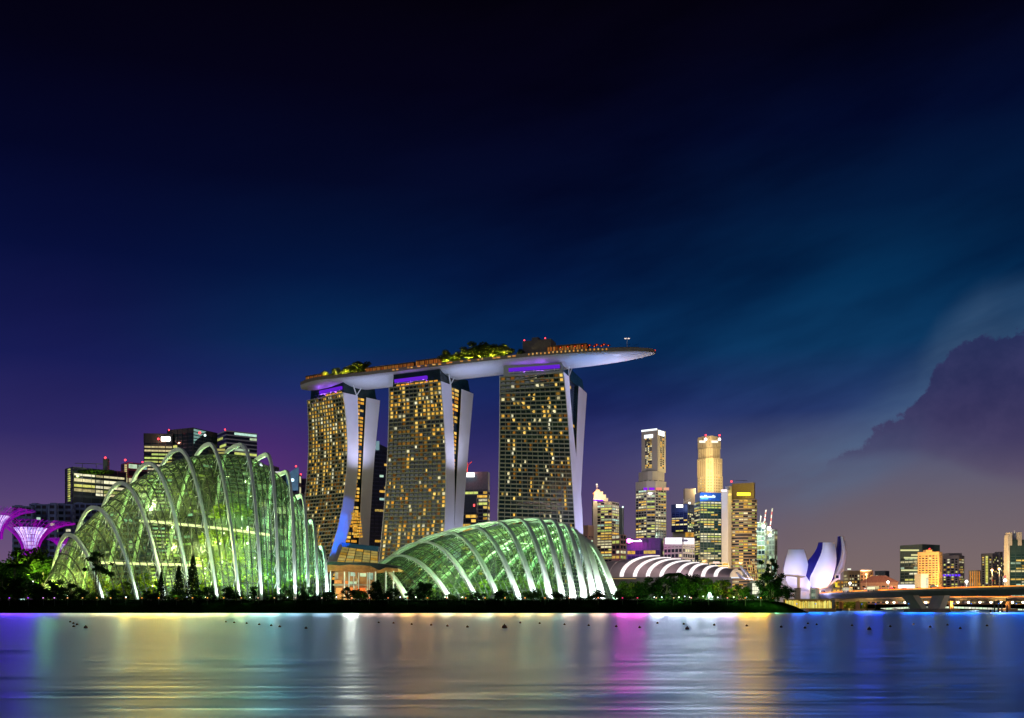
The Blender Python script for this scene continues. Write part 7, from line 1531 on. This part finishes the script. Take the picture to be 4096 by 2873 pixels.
def light_strip(u0, u1, Y, z, tgt, k_, lab):  # added spots that tint the water; the small fixtures only dress them
    col = (tgt[0] / .23, tgt[1] / .53, tgt[2]); st_ = max(col); col = tuple(q / st_ for q in col); x0, x1 = xat(u0, Y), xat(u1, Y); wd = x1 - x0; zg = z - 1.0
    r = empty('water_floodlight', ((x0 + x1) / 2, Y, zg), lab, 'floodlight', gW); n = 1 if wd < 9 else 2
    for k in range(n):
        x = x0 + wd * (k + .5) / n; b = MB(); b.tube([(x, Y + .2, zg - 2.5), (x, Y + .2, z)], .06, 5); b.box(x - .3, x + .3, Y + .02, Y + .3, z - .2, z + .2); b.build('post', M_DARKSTEEL, r)
        b = MB(); b.box(x - .22, x + .22, Y - .02, Y, z - .12, z + .12); b.build('lens', emit('lens_%d_%d' % (u0, u1), col, 2.5), r)
        rad = min(3.4, max(.8, wd / n * .42)); lamp('SPOT', (x, Y - 1.2, z + rad * .4), k_ * st_ * (wd / n / 6.0), col, rad, (x * .10, 0, 5.2), R(18), .45)
SK = 98000
for (u0, u1, tgt, lab) in ((0, 150, (.06, .015, .60), 'added violet light tinting the water at the far left'), (150, 240, (.035, .03, .16), 'added dim violet light tinting the water below the lit green trees'), (240, 360, (.10, .10, .07), 'added dim olive light tinting the water left of the first rib'), (360, 470, (.28, .25, .12), 'added pale yellow light tinting the water at the first rib of the tall dome'),
      (470, 600, (.66, .50, .07), 'added yellow light tinting the water at the second rib of the tall dome'), (600, 740, (.85, .64, .09), 'brightest added yellow light tinting the water, before the two left conifers'), (740, 860, (.42, .36, .10), 'added yellow light tinting the water right of the tallest conifer'), (860, 1000, (.28, .27, .10), 'added olive light tinting the water at the fifth and sixth ribs'), (1000, 1130, (.16, .20, .18), 'greenish floodlight facing the water at the seventh rib'), (1130, 1340, (.05, .08, .12), 'added dim blue light tinting the water at the right end of the tall dome'),
      (1382, 1432, (1.25, 1.40, 1.25), 'added brilliant white light tinting the water before the pavilion'), (1440, 1590, (.13, .085, .07), 'added dim mauve light tinting the water below the pavilion roof end'), (1590, 1750, (.30, .16, .05), 'added brown orange light tinting the water left of the low dome'), (1750, 1900, (.26, .18, .08), 'added warm grey light tinting the water at the second rib of the low dome'), (1900, 2060, (.26, .16, .05), 'added brownish light tinting the water at the third rib of the low dome'), (2060, 2220, (.28, .20, .07), 'added olive brown light tinting the water at the fifth rib of the low dome'), (2220, 2450, (.19, .13, .09), 'added grey light tinting the water at the right ribs of the low dome'),
      (2460, 2580, (.55, .03, .42), 'added magenta light tinting the water right of the low dome'), (2590, 2730, (.44, .50, .70), 'added lavender white light tinting the water below the palm'), (2730, 2870, (.54, .60, .78), 'added bluish white light tinting the water below the fountain'), (2870, 2950, (.40, .28, .48), 'added pink lavender light tinting the water right of the fountain'), (2950, 3075, (.90, .46, .01), 'added gold light tinting the water before the tallest tree at the right')): light_strip(u0, u1, 406.5, GZ + .8, tgt, SK, lab)
for (u0, u1, Y_, lab) in ((3150, 3300, 480, 'added deep blue light tinting the water below the lotus building'), (3600, 3740, 470, 'added deep blue light tinting the water left of the slanting bridge piers'), (3780, 3920, 455, 'added deep blue light tinting the water right of the slanting bridge piers'), (3960, 4100, 450, 'added deep blue light tinting the water at the right edge')): light_strip(u0, u1, Y_, 4.0, (.002, .07, .55), SK, lab)
light_strip(3420, 3530, 500, 4.0, (.01, .06, 1.0), SK, 'added royal blue light tinting the water before the bridge piers')

# ------------------------------------------------------------------ buoys
M_BUOY = mat('dark_buoy', (.015, .012, .015), .45)
BU = [(281, 2489), (294, 2495), (308, 2500), (295, 2508), (343, 2513), (904, 2489), (937, 2492), (987, 2495), (1037, 2500), (1085, 2504), (1119, 2509), (1224, 2515), (1515, 2492), (1574, 2494), (1647, 2499), (1725, 2502), (1790, 2506), (1870, 2510), (2018, 2513), (2081, 2493), (2159, 2495), (2258, 2500), (2355, 2504), (2465, 2508), (2559, 2512), (2630, 2494), (2735, 2498), (2749, 2518), (2857, 2502), (2987, 2505), (3125, 2510), (3220, 2514), (3232, 2496), (3267, 2500), (3408, 2504), (3477, 2520), (3654, 2499), (3721, 2510), (3561, 2508), (3841, 2516), (3790, 2502), (3948, 2505)]
sec = [('cluster at the left', 0, 5), ('row below the tall dome', 5, 12), ('row left of the largest buoy', 12, 18), ('row below the low dome', 19, 25), ('row below the vaulted roof', 25, 32), ('row below the bridge', 32, 42)]
proto_b = None
for nme, a, c in [('big', 18, 19)] + sec:
    for k in range(a, c):
        u, v = BU[k]; Y = CZ * F / (v / 4 - HZ); s = 1.9 if nme == 'big' else (1.35 if k in (4, 27, 35) else 1.0)
        if proto_b is None:
            b = MB(); b.ball((0, 0, .06), .135, 12, 8, .92); b.tube([(0, 0, .03), (0, 0, .07)], .142, 12); b.tube([(0, 0, .17), (0, 0, .23)], .03, 6); proto_b = b.build('buoy', M_BUOY); o = proto_b
        else: o = proto_b.copy(); COL.objects.link(o)
        o.location = (xat(u, Y), Y, 0); o.scale = (s, s, s)
        order = sorted(range(a, c), key=lambda q: BU[q][0]).index(k)
        tag(o, 'largest round black buoy, floating below the left half of the low dome' if nme == 'big' else f'small dark buoy, {ORD[order]} from the left in the {nme}', 'buoy', 'buoys floating on the water')
